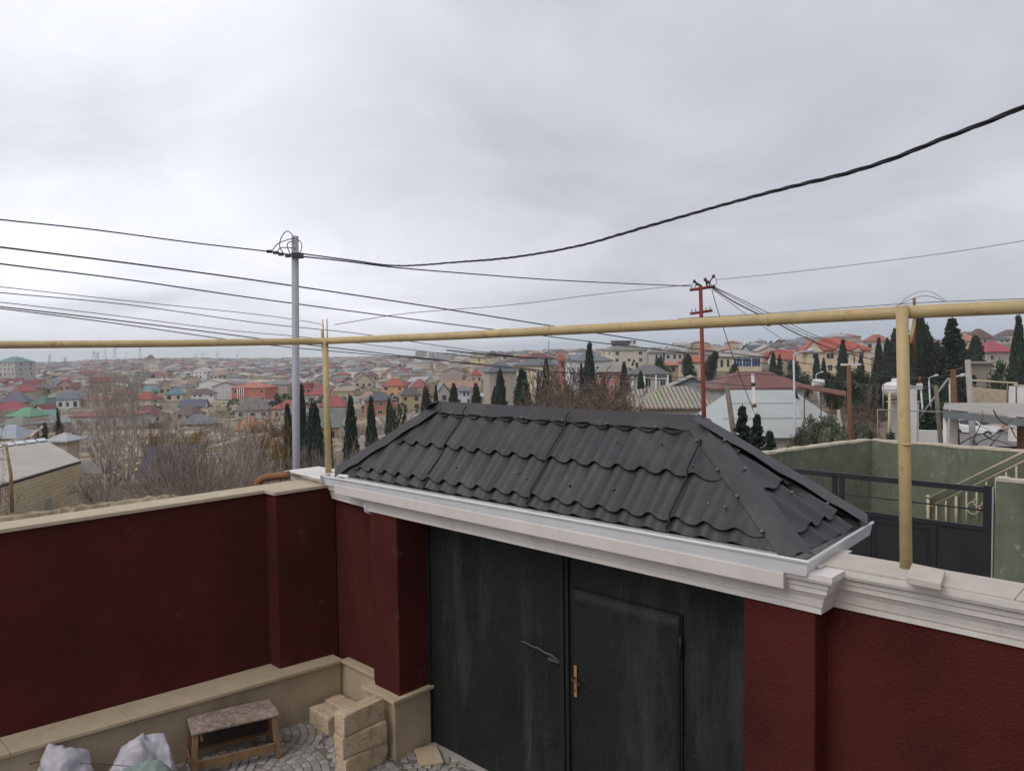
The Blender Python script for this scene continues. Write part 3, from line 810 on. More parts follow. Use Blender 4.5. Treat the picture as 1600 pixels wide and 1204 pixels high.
rough_block('stone_block', -.24, -.045, -.675, -.11, .514, .765, 'topmost limestone block of the stack of three by the gate pillar', 3, 3, gb)
rough_block('stone_block', -1.50, -1.05, -.24, .0, .01, .25, 'limestone block on the floor nearer the bench, behind the stack', 0, 4, gb)
rough_block('stone_block', -1.53, -1.04, .01, .25, .01, .262, 'limestone block on the floor in the wall corner, behind the stack', 1, 5, gb)
mb = MB(); q = [PZ(647, 1173, .012), PZ(657, 1198, .012), PZ(693, 1193, .012), PZ(681, 1165, .012)]
mb.hexa(q + [v + Vector((0, 0, .032)) for v in q]); o = mb.build('stone_tile', M['ledge'], loc=q[0], bevel=.003)
tag(o, 'loose beige stone tile with a chipped edge on the cobbles before the gate', 'tile')

def stool():
    zt = .53
    q = [PZ(299, 1146, zt), PZ(437, 1115, zt), PZ(412, 1089, zt), PZ(291, 1117, zt)]   # front-left, front-right, back-right, back-left
    c = (q[0] + q[1] + q[2] + q[3]) / 4
    root = thing('bench', 'low weathered wooden bench with plaster spattered top', 'bench', Vector((c.x, c.y, .01)))
    ax = (q[1] - q[0]).normalized(); ay = (q[3] - q[0]).normalized()
    Ln = (q[1] - q[0]).length; Wd = (q[3] - q[0]).length * .96
    def P(a, b, z): return q[0] + ax * a + ay * b + Vector((0, 0, z - zt))
    def bx(a0, a1, b0, b1, z0, z1, name, m, bev=.003):
        mb = MB(); mb.hexa([P(a0, b0, z0), P(a1, b0, z0), P(a1, b1, z0), P(a0, b1, z0), P(a0, b0, z1), P(a1, b0, z1), P(a1, b1, z1), P(a0, b1, z1)])
        return mb.build(name, m, root, bevel=bev)
    bx(0, Ln, 0, Wd * .54, zt - .026, zt, 'seat_board', M['woodtop'], .005)
    bx(.0, Ln * .985, Wd * .55, Wd, zt - .027, zt - .002, 'seat_board', M['woodtop'], .005)
    def leg(a, b, da, db):
        mb = MB(); w = .062
        def sq(z, k): return [P(a + da * k, b + db * k, z), P(a + w + da * k, b + db * k, z), P(a + w + da * k, b + w * .75 + db * k, z), P(a + da * k, b + w * .75 + db * k, z)]
        mb.hexa(sq(.012, 1) + sq(zt - .028, 0)); mb.build('leg', M['wood'], root, bevel=.003)
    leg(.015, .02, -.035, -.03); leg(Ln - .09, .02, .035, -.03); leg(.015, Wd - .075, -.035, .03); leg(Ln - .09, Wd - .075, .035, .03)
    bx(.06, Ln - .07, -.012, .016, .10, .20, 'stretcher', M['wood'])
    bx(.06, Ln - .07, Wd - .02, Wd + .006, .10, .20, 'stretcher', M['wood'])
    bx(-.02, .0, .06, Wd - .07, .10, .17, 'stretcher', M['wood'])
    bx(Ln - .006, Ln + .014, .06, Wd - .07, .10, .17, 'stretcher', M['wood'])
    bx(.05, Ln - .06, Wd - .10, Wd - .075, .17, zt - .03, 'shade_panel', M['shade'])  # near-black panel added to stand for the shadow under the seat
    mb = MB(); mb.hexa([P(.10, .02, zt - .12), P(.125, .02, zt - .12), P(.125, .06, zt - .12), P(.10, .06, zt - .12), P(.085, .02, zt - .03), P(.11, .02, zt - .03), P(.11, .06, zt - .03), P(.085, .06, zt - .03)]); mb.build('cleat', M['wood'], root)
stool()

def sack(name, c, rx, ry, h, lean, seed, m, label, yaw=0, tip=.35):
    """slumped plastic sack: wide base, crumpled into flat facets with soft creases between them"""
    rr = random.Random(int(seed * 10))
    bm = bmesh.new(); bmesh.ops.create_icosphere(bm, subdivisions=3, radius=1)
    for v in bm.verts:
        d = v.co.normalized(); zz = (d.z + 1) / 2
        hx = math.hypot(d.x, d.y); k = 1.0 if hx < 1e-6 else min(1, hx * 1.4) / hx
        w = (1 - .9 * max(0, zz - .3) ** 2.2) * (1 - tip * max(0, zz - .5) * .9)
        p = Vector((d.x * k * w * rx, d.y * k * w * ry, zz * h))
        q = d * 1.5 + Vector((seed * 5.3, seed, 0))
        p *= 1 + .20 * noise.noise(q) + rr.uniform(-.055, .055)
        p.z += .05 * max(0, zz - .5) * noise.noise(q * 2.2)
        p += Vector((lean[0], lean[1], 0)) * zz ** 2
        v.co = p
    bmesh.ops.subdivide_edges(bm, edges=bm.edges, cuts=3, use_grid_fill=True, smooth=.25)
    for v in bm.verts:
        q = v.co * 11 + Vector((seed, 0, 0))
        v.co += v.normal * ((.5 - abs(noise.noise(q))) * .010 + noise.noise(q * 3) * .003) if v.normal.length else v.co * 0
        v.co.z = max(v.co.z, 0.0)
    me = bpy.data.meshes.new(name); bm.to_mesh(me); bm.free(); me.materials.append(m)
    for f in me.polygons: f.use_smooth = True
    o = bpy.data.objects.new(name, me); COL.objects.link(o); o.location = c; o.rotation_euler = (0, 0, R(yaw))
    return tag(o, label, 'sack')
c1 = PZ(104, 1262, .01); sack('sack', c1, .28, .26, .66, (-.03, .04), 1, M['sack'], 'white woven sack standing at the far left against the plinth', 20, .22)
c2 = PZ(222, 1246, .01); sack('sack', c2, .34, .27, .60, (.03, .10), 2.6, M['sack'], 'largest white woven sack slumped beside the wooden bench', 30, .38)
c3 = PZ(238, 1262, .01); sack('sack', c3 + Vector((0.03, -.10, 0)), .30, .20, .54, (-.04, 0), 4.1, M['sackgreen'], 'greyish green sack slumped in front of the big white sack', 10, .3)
# cardboard box, mostly below the frame
mb = MB(); c = PZ(47, 1197, .40)
def bxp(a, b, z): return Vector((c.x, c.y, 0)) + U * a + N * b + Vector((0, 0, z))
root = thing('cardboard_box', 'open brown cardboard box at the lower left beside the white sack', 'box', Vector((c.x, c.y, .01)))
for a0, a1, b0, b1 in ((-.16, .16, -.165, -.16), (-.16, .16, .16, .165), (-.165, -.16, -.165, .165), (.16, .165, -.165, .165)):
    mb.hexa([bxp(a0, b0, .01), bxp(a1, b0, .01), bxp(a1, b1, .01), bxp(a0, b1, .01), bxp(a0, b0, .42), bxp(a1, b0, .42), bxp(a1, b1, .42), bxp(a0, b1, .42)])
mb.build('carton', M['card'], root)
mb = MB(); mb.hexa([bxp(-.16, .16, .42), bxp(.16, .16, .42), bxp(.16, .30, .40), bxp(-.16, .30, .40), bxp(-.16, .16, .424), bxp(.16, .16, .424), bxp(.16, .30, .404), bxp(-.16, .30, .404)]); mb.build('flap', M['card'], root)
mb = MB(); mb.hexa([bxp(-.10, -.168, .16), bxp(.10, -.168, .16), bxp(.10, -.166, .16), bxp(-.10, -.166, .16), bxp(-.10, -.168, .28), bxp(.10, -.168, .28), bxp(.10, -.166, .28), bxp(-.10, -.166, .28)]); mb.build('paper_label', M['paper'], root)
mb = MB(); mb.tube(smooth_pts([PZ(24, 1204, .45), PZ(58, 1189.5, .52), PZ(110, 1191, .50), PZ(186, 1195, .50), PZ(230, 1200, .42)], 5), .004, 5)
o = mb.build('cord', M['wire'], loc=PZ(58, 1189.5, .5)); tag(o, 'thin dark cord stretched across the two white sacks', 'cord')

# unseen house added right of the viewpoint to shade pillar sides and right wall
root = thing('house', 'unseen pale house added beside the courtyard for shade, outside the right edge of view', 'house', G(11, -7, 0))   # added as a light blocker
mb = MB(); mb.gbox(7.9, 15, -15, -.9, -.1, 7.2); mb.build('wall', M['plaster'], root)
mb = MB(); mb.gbox(7.5, 15.4, -15.4, -.5, 7.203, 7.45); mb.build('roof', M['concrete'], root)
mb = MB(); mb.gbox(7.86, 7.92, -4.6, -3.2, 3.9, 5.6); f = mb.build('window', M['frame'], root)
mb = MB(); mb.gbox(7.84, 7.90, -4.5, -3.3, 4.0, 5.5); mb.build('pane', M['glass'], f)

mb = MB(); rg = random.Random(77)
for i in range(260):
    s_, t_ = (rg.uniform(-1.4, .9), rg.uniform(-1.3, .5)) if i % 3 else (rg.gauss(-.1, .25), rg.gauss(-.45, .3))
    if s_ < -1.45 or (s_ > -.58 and s_ < .02 and t_ > -.02): continue
    p = G(s_, t_, .008); r = rg.uniform(.004, .016); k = [p + Vector((rg.uniform(-r, r), rg.uniform(-r, r), rg.uniform(0, r))) for _ in range(3)] + [p + Vector((0, 0, r * 1.3))]
    mb.add(k, [(0, 1, 2), (0, 1, 3), (1, 2, 3), (2, 0, 3)])
o = mb.build('grit', M['block']); tag(o, 'crumbs of limestone and grit on the cobbles around the blocks', 'grit', kind='stuff')
# ------------------------------------------------------------------ terrain, road, air
def ground():
    mb = MB(); ds = [0.0, 3, 6, 9, 11]
    d = 12.5
    while d < 4500: ds.append(d); d *= 1.09
    ds.append(4500)
    n = 220
    rows = []
    for r in ds:
        row = []
        for i in range(n):
            a = 2 * math.pi * i / n
            # finer in front of the camera
            a = a - .55 * math.sin(a)
            x, y = r * math.sin(a), r * math.cos(a)
            z = terrain(x, y) if y > -60 else -.6
            if r > 15: z += noise.noise(Vector((x * .03, y * .03, 1))) * min(.6, r * .004)
            if r < 10.8: z = min(z, -.35)
            row.append(len(mb.v)); mb.v.append(Vector((x, y, z)))
        rows.append(row)
    for a, b in zip(rows[:-1], rows[1:]):
        for i in range(n):
            j = (i + 1) % n
            if a is rows[0]:
                mb.f.append([a[i], b[j], b[i]])
            else: mb.f.append([a[i], a[j], b[j], b[i]])
            mb.mi.append(0); mb.smooth.append(True)
    o = mb.build('ground', M['soil']); tag(o, 'dry brown ground falling away to the valley', 'ground', kind='structure')
    # street running down on the right where the car is parked
    mb = MB(); pts = [(1590, 716, 5), (1575, 690, 6), (1545, 672, 9), (1500, 655, 10), (1480, 640, 12)]
    L_ = [hit(1500, 705), hit(1490, 690), hit(1495, 676), hit(1480, 664)]; R_ = [hit(1760, 705), hit(1700, 690), hit(1650, 676), hit(1600, 664)]
    o_ = 0
    for a, b in zip(L_, R_):
        for k in range(7):
            p = a.lerp(b, k / 6); mb.v.append(Vector((p.x, p.y, terrain(p.x, p.y) + .30)))
    for i in range(3):
        for k in range(6):
            a = i * 7 + k; mb.f.append([a, a + 1, a + 8, a + 7]); mb.mi.append(0); mb.smooth.append(True)
    o = mb.build('street', M['road']); tag(o, 'pale grey street sloping past the carport on the right', 'road', kind='structure')
    mb = MB(); mb.add([G(-2.5, .74, -.2), G(30, .74, -.2), G(30, 9.9, -.2), G(-2.5, 9.9, -.2)], [(0, 1, 2, 3)])
    o = mb.build('lane', M['road']); tag(o, 'lane between the gate and the green yard', 'road', kind='structure')
ground()
def haze():
    m = bpy.data.materials.new('pale_air'); m.use_nodes = True; nt = m.node_tree
    for n in list(nt.nodes):
        if n.type != 'OUTPUT_MATERIAL': nt.nodes.remove(n)
    v = nt.nodes.new('ShaderNodeVolumePrincipled'); v.inputs['Color'].default_value = (.86, .90, .96, 1); v.inputs['Density'].default_value = HAZE
    v.inputs['Anisotropy'].default_value = 0
    nt.links.new(v.outputs[0], [n for n in nt.nodes if n.type == 'OUTPUT_MATERIAL'][0].inputs['Volume'])
    mb = MB(); mb.box(-4700, 4700, -4700, 4700, -34, 50); o = mb.build('haze', m); tag(o, 'thin pale haze over the valley', 'haze', kind='stuff')
HAZE = 0.00026
haze()

# ------------------------------------------------------------------ neighbour's yard across the lane
def neighbour():
    root = thing('yard_gate', 'blue black metal yard gate with open bars along its top, across the lane', 'gate', G(2.0, 10.07, 0))
    t = 10.07
    def zt(s): return 2.30
    mb = MB()
    mb.gbox(-1.6, 3.9, t, t + .06, 2.20, 2.30)
    mb.gbox(-1.6, 3.9, t, t + .06, 1.52, 1.60)
    mb.gbox(3.80, 3.92, t - .01, t + .07, -.2, 2.33)
    for s in (1.20, 1.34): mb.gbox(s - .045, s + .045, t, t + .06, -.2, 2.22)
    mb.gbox(2.98, 3.06, t, t + .06, -.2, 1.54); mb.gbox(1.86, 1.91, t, t + .06, -.2, 1.54)
    mb.build('frame', M['ngate'], root)
    mb = MB(); mb.tube([G(-1.6, t + .03, 1.90), G(3.82, t + .03, 1.88)], .014, 6); mb.build('bar', M['ngate'], root)
    mb = MB(); mb.gbox(-1.6, 1.20, t + .02, t + .04, -.2, 1.53); mb.build('sheet_panel', M['ngate'], root)
    mb = MB(); mb.gbox(1.36, 3.80, t + .02, t + .04, -.2, 1.53); mb.build('sheet_panel', M['ngate'], root)
    mb = MB()
    for a, b in ((1.98, 2.90), (.2, 1.1)):
        for q in (0, 1):
            mb.gbox(a, b, t + .004, t + .018, 1.40 - 1.3 * q, 1.43 - 1.3 * q)
            mb.gbox(a + (b - a) * q - .014, a + (b - a) * q + .014, t + .005, t + .019, .12, 1.40)
    mb.build('panel_moulding', M['ngate'], root)
    mb = MB(); mb.gbox(3.935, 3.96, t - .02, t + .08, -.2, 2.31); mb.build('hinge_post', M['galv'], root)
    # green walls
    root = thing('green_wall', 'dark green rendered yard wall with flaking paint and rough mortar top', 'wall', G(0, 14, 0))
    def wallseg(a, b, za, zb, th, name, top=True):
        a = Vector((a[0], a[1])); b = Vector((b[0], b[1])); d = (b - a).normalized(); n = Vector((-d.y, d.x)) * th
        mb = MB(); k = 14; pts = []
        for i in range(k):
            p, q = a.lerp(b, i / k), a.lerp(b, (i + 1) / k); z0, z1 = lerp(za, zb, i / k), lerp(za, zb, (i + 1) / k)
            mb.hexa([G(p.x, p.y, -1.2), G(q.x, q.y, -1.2), G(q.x + n.x, q.y + n.y, -1.2), G(p.x + n.x, p.y + n.y, -1.2),
                     G(p.x, p.y, z0), G(q.x, q.y, z1), G(q.x + n.x, q.y + n.y, z1), G(p.x + n.x, p.y + n.y, z0)])
        mb.f = [f for i, f in enumerate(mb.f)]
        mb.build('painted_render', M['green'], root)
        if top:
            mb = MB(); k = 60
            for i in range(k):
                p, q = a.lerp(b, i / k), a.lerp(b, (i + 1) / k); z0, z1 = lerp(za, zb, i / k), lerp(za, zb, (i + 1) / k)
                dn = .010 + .07 * max(0, noise.noise(Vector((i * .22, za, 3))))
                up = .035 + .03 * noise.noise(Vector((i * .5, zb, 8)))
                f_ = .012
                o_ = -d.y * -f_, d.x * -f_
                mb.hexa([G(p.x + o_[0], p.y + o_[1], z0 - dn), G(q.x + o_[0], q.y + o_[1], z1 - dn), G(q.x + n.x * 1.05, q.y + n.y * 1.05, z1 - .02), G(p.x + n.x * 1.05, p.y + n.y * 1.05, z0 - .02),
                         G(p.x + o_[0] * .5, p.y + o_[1] * .5, z0 + up), G(q.x + o_[0] * .5, q.y + o_[1] * .5, z1 + up), G(q.x + n.x, q.y + n.y, z1 + up), G(p.x + n.x, p.y + n.y, z0 + up)])
            mb.build('mortar_top', M['mortar'], root)
    wallseg((-1.9, 8.2), (-.16, 16.2), 2.30, 2.30, .22, 'a')
    wallseg((-.16, 16.2), (9.5, 15.2), 2.30, 2.30, .22, 'b')
    r2 = thing('gate_pier', 'green painted wall pier with pale peeled patches at the right edge of the yard gate', 'wall', G(5, 10.1, 0))
    mb = MB(); mb.gbox(3.99, 9, t - .02, t + .24, -.3, 2.46); mb.build('painted_render', M['green'], r2)
    mb = MB()
    for i in range(30):
        s = 3.99 + i * .16; z = 2.46 + .05 * noise.noise(Vector((i * .4, 3, 3)))
        mb.gbox(s, s + .16, t - .03, t + .25, 2.43, z + .03)
    mb.build('mortar_top', M['mortar'], r2)
    # dark post standing in the green yard corner
    # beige stair railing rising to the right
    rr = thing('stair_railing', 'beige metal stair railing with scroll work behind the yard gate', 'railing', PD(1450, 800, 19.5))
    y0 = 19.3
    def q(x, y, d=None): return PD(x, y, y0 - (x - 1450) * .012)
    mb = MB(); mb.tube([q(1450, 779), q(1600, 706), q(1680, 668)], .030, 8); mb.build('handrail', M['beige'], rr)
    mb = MB(); mb.tube([q(1452, 792), q(1600, 720), q(1680, 682)], .020, 8); mb.build('lower_rail', M['beige'], rr)
    mb = MB(); mb.tube([q(1450, 776), q(1450, 840)], .040, 8); mb.tube([q(1450, 773), q(1450, 778)], .05, 8); mb.build('newel', M['beige'], rr)
    for x in (1463, 1478, 1494, 1510, 1526, 1541, 1556, 1572, 1588):
        yb = 792 - (x - 1452) * .486; mb = MB()
        mb.tube([q(x, yb), q(x, yb + 58)], .022 if x != 1494 else .036, 6); mb.build('baluster', M['beige'], rr)
    for cx, cy, r in ((1521, 793, 10), (1528, 784, 7)):
        mb = MB(); mb.tube([q(cx + r * math.cos(a / 12 * 2 * math.pi), cy + r * math.sin(a / 12 * 2 * math.pi)) for a in range(10)], .014, 6); mb.build('scroll', M['beige'], rr)
neighbour()

# ------------------------------------------------------------------ poles
def post(mb, x0, y0, x1, y1, d, r0, r1, n=10, extra=3.0):
    a, b = PD(x0, y0, d), PD(x1, y1, d)
    b2 = b + (b - a).normalized() * extra
    mb.tube([a, b2], [r0, r1], n)
    return a, b2
def pole_thing(name, label, cat, x0, y0, x1, y1, d, r0, r1, m, extra=3.0):
    b = PD(x1, y1, d); root = thing(name, label, cat, b - Vector((0, 0, extra)))
    mb = MB(); a, _ = post(mb, x0, y0, x1, y1, d, r0, r1, 12, extra); mb.build('pole', m, root)
    return root, a
root, a = pole_thing('utility_pole', 'smooth grey metal utility pole with looped cables at its top, left of the canopy', 'utility pole', 461, 369, 463, 740, 15, .068, .074, M['galv'], 4.5)
P15 = lambda x, y, d=15: PD(x, y, d)
for i, pts in enumerate(([(458, 368), (449, 361), (440, 370), (437, 385), (443, 396)], [(461, 372), (448, 375), (434, 381), (425, 392)], [(463, 373), (471, 380), (470, 392), (462, 399)], [(459, 376), (449, 381), (452, 394), (456, 399)], [(463, 388), (440, 387), (433, 393)])):
    mb = MB(); mb.tube(smooth_pts([P15(x, y, 15 - .1) for x, y in pts], 6), .009, 6); mb.build('cable_loop', M['wire'], root)
for x, y in ((421, 393), (431, 395), (439, 397.5), (450, 400)):
    mb = MB(); c = P15(x, y, 14.95); mb.box(c.x - .05, c.x + .05, c.y - .04, c.y + .04, c.z - .025, c.z + .03); mb.build('connector', M['insul'], root, bevel=.008)
mb = MB(); c = P15(463, 398, 14.9); mb.box(c.x - .09, c.x + .09, c.y - .03, c.y + .2, c.z - .05, c.z + .04); mb.build('clamp', M['insul'], root)

root, a = pole_thing('utility_pole', 'red oxide utility pole with two crossarms behind the canopy ridge', 'utility pole', 1094.5, 446, 1100, 655, 26, .062, .092, M['redpole'], 4)
q = lambda x, y, d=26: PD(x, y, d)
mb = MB(); mb.tube([q(1078, 453), q(1113, 448)], .05, 8); mb.build('crossarm', M['redpole'], root)
mb = MB(); mb.tube([q(1078.5, 490), q(1113, 485)], .045, 8); mb.build('crossarm', M['redpole'], root)
for x, y in ((1081, 489), (1087, 488), (1103, 486), (1109.5, 485), (1081, 452), (1086, 451.5)):
    mb = MB(); mb.tube([q(x, y), q(x, y - 5)], .012, 6); mb.tube([q(x, y - 4), q(x, y - 5.5)], .02, 6); mb.build('insulator_pin', M['insul'], root)
for pts in ([(1096, 446), (1085, 440)], [(1097, 447), (1089, 444)], [(1106, 449), (1102, 437)], [(1108, 449), (1110, 438), (1115, 432)], [(1103, 446), (1106, 441)]):
    mb = MB(); mb.tube([q(*p) for p in pts], .022, 6); mb.lathe(q(*pts[-1]), [(.03, -.05), (.06, -.02), (.05, .04), (.02, .07)], 8); mb.build('insulator', M['insul'], root)
mb = MB(); mb.tube(smooth_pts([q(1118, 434), q(1120, 441), q(1116, 447), q(1110, 444)], 6), .009, 5); mb.build('cable_loop', M['wire'], root)
mb = MB(); mb.tube([q(1108, 449), q(1117, 447)], .05, 8); mb.build('crossarm', M['insul'], root)

def lamp(label, x, yt, yb, d, ax, ay, r=.045, hang=None):
    root, a = pole_thing('street_lamp', label, 'street lamp', x, yt, x + 3, yb, d, r, r * 1.3, M['lamp'], 2)
    mb = MB(); mb.tube(smooth_pts([PD(x, yt, d), PD(x + .5, yt - (yt - ay) * .55, d), PD(lerp(x, ax, .35), ay + 2.4, d), PD(ax, ay, d)], 6), r * .75, 8); mb.build('arm', M['lamp'], root)
    mb = MB(); p0, p1 = PD(ax - 1, ay + .3, d), PD(ax + 9 * 30 / d, ay - 1.6 * 30 / d, d)
    mb.tube([p0, p0.lerp(p1, .3), p0.lerp(p1, .8), p1], [.05, .09, .075, .03], 8); mb.build('lamp_head', M['lamp'], root)
lamp('tall grey street lamp with a curved arm before the pale metal roof', 1240, 562, 707, 29, 1263, 548, .036)
lamp('small grey street lamp behind the water tank tower', 1451.5, 596, 650, 52, 1461, 586.5, .05)
lamp('white street lamp beside the red brown pole and carport', 1484, 600, 690, 34, 1501, 586.5, .045)
lamp('distant pale street lamp in front of the big cream house', 1275, 590, 612, 75, 1283, 581, .06)
R30 = [('timber_pole', 'brown timber pole with a pale crossbar, right of the olive bush', 1326, 570, 1329, 690, 27, .075, .085, M['brownpole']),
       ('concrete_pole', 'leaning grey concrete pole standing before the pale metal roof', 1135, 598, 1147, 682, 33, .10, .14, M['greypole']),
       ('concrete_pole', 'slim white pole with dark bands standing amid the small spruces', 1176, 584, 1183, 712, 27, .055, .075, M['white']),
       ('concrete_pole', 'short white concrete stub pole in front of the olive bush', 1310, 640, 1316, 700, 25, .05, .07, M['concrete']),
       ('timber_pole', 'weathered grey timber pole leaning left of the carport', 1462, 602, 1470, 692, 31, .085, .10, M['greypole']),
       ('timber_pole', 'stout red brown pole rising through the carport edge', 1489, 578, 1493, 694, 33, .11, .23, M['brownpole']),
       ('concrete_pole', 'thick grey concrete pole standing behind the carport roof', 1512, 562, 1521, 700, 37, .13, .16, M['concrete']),
       ('timber_pole', 'thin pale striped pole with a red top near the water tank', 1437, 588, 1440, 622, 44, .05, .05, M['white'])]
for nm, lb, x0, y0, x1, y1, d, r0, r1, m in R30:
    root, a = pole_thing(nm, lb, 'pole', x0, y0, x1, y1, d, r0, r1, m, 2.5)
    if 'crossbar' in lb:
        mb = MB(); mb.box(a.x - .26, a.x + .42, a.y - .06, a.y + .06, a.z - .02, a.z + .05); mb.build('crossbar', M['white'], root)
        mb = MB(); mb.tube([a + Vector((-.05, 0, .05)), a + Vector((-.05, 0, .35))], .02, 6); mb.tube([a + Vector((.2, 0, .05)), a + Vector((.2, 0, .35))], .02, 6); mb.build('insulator_pin', M['insul'], root)
    if 'dark bands' in lb:
        for y in (600, 633): mb = MB(); c = PD(1176 + (y - 584) * .055, y, d - .0); mb.tube([c - Vector((0, 0, .06)), c + Vector((0, 0, .06))], .072, 10); mb.build('band', M['brownpole'] if y > 605 else M['insul'], root)
    if 'rising through' in lb:
        mb = MB(); mb.tube([PD(1478, 580, d), PD(1506, 574, d)], .035, 6); mb.build('crossbar', M['brownpole'], root)
    if 'red top' in lb:
        mb = MB(); mb.tube([a, a - Vector((0, 0, .35))], .075, 8); mb.build('red_cap', M['redpole'], root); mb = MB(); mb.box(a.x - .12, a.x + .12, a.y - .12, a.y + .12, a.z - .75, a.z - .4); mb.build('box', M['white'], root)
# diagonal white brace pole and thin pipe frames
mb = MB(); mb.tube([PD(1437, 652, 32), PD(1482, 590, 32)], .035, 8); o = mb.build('brace_pole', M['concrete'], loc=PD(1437, 652, 32)); tag(o, 'slanting pale brace pole left of the carport', 'pole')
mb = MB(); mb.tube([PD(1372, 700, 26), PD(1371, 640, 26), PD(1480, 643.5, 26.5)], .022, 8); mb.tube([PD(1380, 600, 26.3), PD(1380, 642, 26.3)], .02, 6); o = mb.build('pipe_frame', M['concrete'], loc=PD(1372, 700, 26)); tag(o, 'thin pale pipe frame crossing in front of the water tank', 'pipe')
root = thing('roadside_pipe', 'cream pipe on short posts running above the street wall at far right', 'pipe', PD(1540, 640, 52))
mb = MB(); mb.tube([PD(1519, 594, 52), PD(1590, 598.5, 52), PD(1584, 602, 50), PD(1640, 604, 50)], .06, 8); mb.build('pipe', M['beige'], root)
for x in (1574, 1588): mb = MB(); mb.tube([PD(x, 598, 52), PD(x, 640, 52)], .05, 6); mb.build('post', M['greypole'], root)

# ------------------------------------------------------------------ carport, car, water tank, street walls
def carport():
    d0 = 27.0
    root = thing('carport', 'open carport with grey corrugated roof and slate fascia at right edge', 'carport', PD(1540, 700, d0))
    A, B = PD(1473, 639, d0), PD(1680, 660, d0 - 3)       # near eave
    Cc, D = PD(1476, 629, d0 + 6), PD(1680, 629, d0 + 4)  # far edge
    mb = MB(); n = 220
    for i in range(n + 1):
        t = i / n; w = Vector((0, 0, .022 * math.sin(i * 1.6)))
        mb.v += [A.lerp(B, t) + w, Cc.lerp(D, t) + w]
    for i in range(n): mb.f.append([2 * i, 2 * i + 2, 2 * i + 3, 2 * i + 1]); mb.mi.append(0); mb.smooth.append(True)
    o = mb.build('corrugated_roof', mat('grey_corrugated_sheet', (.40, .38, .36), .8, .15, 1, .1, 10, .3, stain=((.25, .22, .2), 1, .55, .6, 1)), root)
    mb = MB(); up = Vector((0, 0, .04)); f = Vector((0, -.05, 0)); dn = Vector((0, 0, -.30))
    mb.hexa([A + f + dn, B + f + dn, B + f * .2 + dn, A + f * .2 + dn, A + f - up, B + f - up, B + f * .2 - up, A + f * .2 - up]); mb.build('fascia', mat('slate_blue_fascia', (.17, .185, .195), .7, .12, 2, 0, 5, .3), root)
    for x, yb, m, r in ((1477, 696, M['white'], .075), (1596, 712, M['wood'], .14)):
        mb = MB(); a = PD(x, 650, d0 + .1); a.z = A.z - .25; mb.tube([a, PD(x + 1, yb, d0 + .1) - Vector((0, 0, 1.5))], r, 8); mb.build('post', m, root)
    mb = MB(); a = PD(1484, 653, d0 + .6); b = PD(1497, 653, d0 + .6); mb.box(a.x, b.x, a.y, a.y + .2, a.z - 3.4, a.z); mb.build('side_wall', M['white'], root)
carport()
def car():
    d = 66.0
    g = PD(1527, 681, d); zg = g.z
    root = thing('parked_car', 'white hatchback parked nose to the right beyond the carport', 'car', g)
    yaw = R(-58)
    ca, sa = math.cos(yaw), math.sin(yaw)
    def P(x, y, z): return Vector((g.x + x * ca - y * sa, g.y + x * sa + y * ca, zg + z))   # x forward
    W = .80
    side = [(-1.95, .38), (-1.98, .75), (-1.9, .95), (-1.72, 1.02), (-1.35, 1.38), (-.95, 1.44), (.1, 1.44), (.75, 1.02), (1.55, .90), (1.9, .78), (1.95, .45), (1.85, .32), (-1.8, .30)]
    mb = MB(); k = len(side)
    ws = [.92, .97, 1, .97, .82, .80, .80, .95, .95, .92, .92, .95, .95]
    vs_ = [P(x, -W * w, z) for (x, z), w in zip(side, ws)] + [P(x, W * w, z) for (x, z), w in zip(side, ws)]
    mb.add(vs_, [tuple(range(k)), tuple(range(2 * k - 1, k - 1, -1))] + [(i, i + k, (i + 1) % k + k, (i + 1) % k) for i in range(k)])
    mb.build('body', mat('white_car_paint', (.68, .69, .70), .25, .04, 2, 0, 5, .5), root, bevel=.05)
    for s in (-1, 1):
        mb = MB(); y = s * W * .905
        mb.add([P(-1.38, s * W * .93, 1.03), P(.62, s * W * .95, 1.03), P(.06, s * W * .835, 1.39), P(-1.18, s * W * .835, 1.37)], [(0, 1, 2, 3)]); mb.build('side_window', M['glass'], root)
    mb = MB(); mb.add([P(.72, -.68, 1.06), P(.72, .68, 1.06), P(.15, .58, 1.425), P(.15, -.58, 1.425)], [(0, 1, 2, 3)])
    for i, v in enumerate(mb.v): mb.v[i] = v + Vector((ca, sa, .6)) * .03
    mb.build('windscreen', M['glass'], root)
    mb = MB(); mb.add([P(1.965, -.45, .55), P(1.965, .45, .55), P(1.955, .45, .72), P(1.955, -.45, .72)], [(0, 1, 2, 3)]); mb.build('grille', M['gatedark'], root)
    for s in (-1, 1):
        mb = MB(); mb.hexa([P(1.93, s * .5, .56), P(1.97, s * .5, .56), P(1.97, s * .72, .56), P(1.93, s * .72, .56), P(1.91, s * .5, .74), P(1.955, s * .5, .74), P(1.955, s * .72, .74), P(1.91, s * .72, .74)]); mb.build('headlight', M['lamp'], root)
        for x in (-1.25, 1.25):
            mb = MB(); mb.tube([P(x, s * .62, .31), P(x, s * .83, .31)], .31, 16); w = mb.build('wheel', M['gatedark'], root)
            mb = MB(); mb.tube([P(x, s * .82, .31), P(x, s * .84, .31)], .18, 12); mb.build('rim', M['lamp'], w)
car()
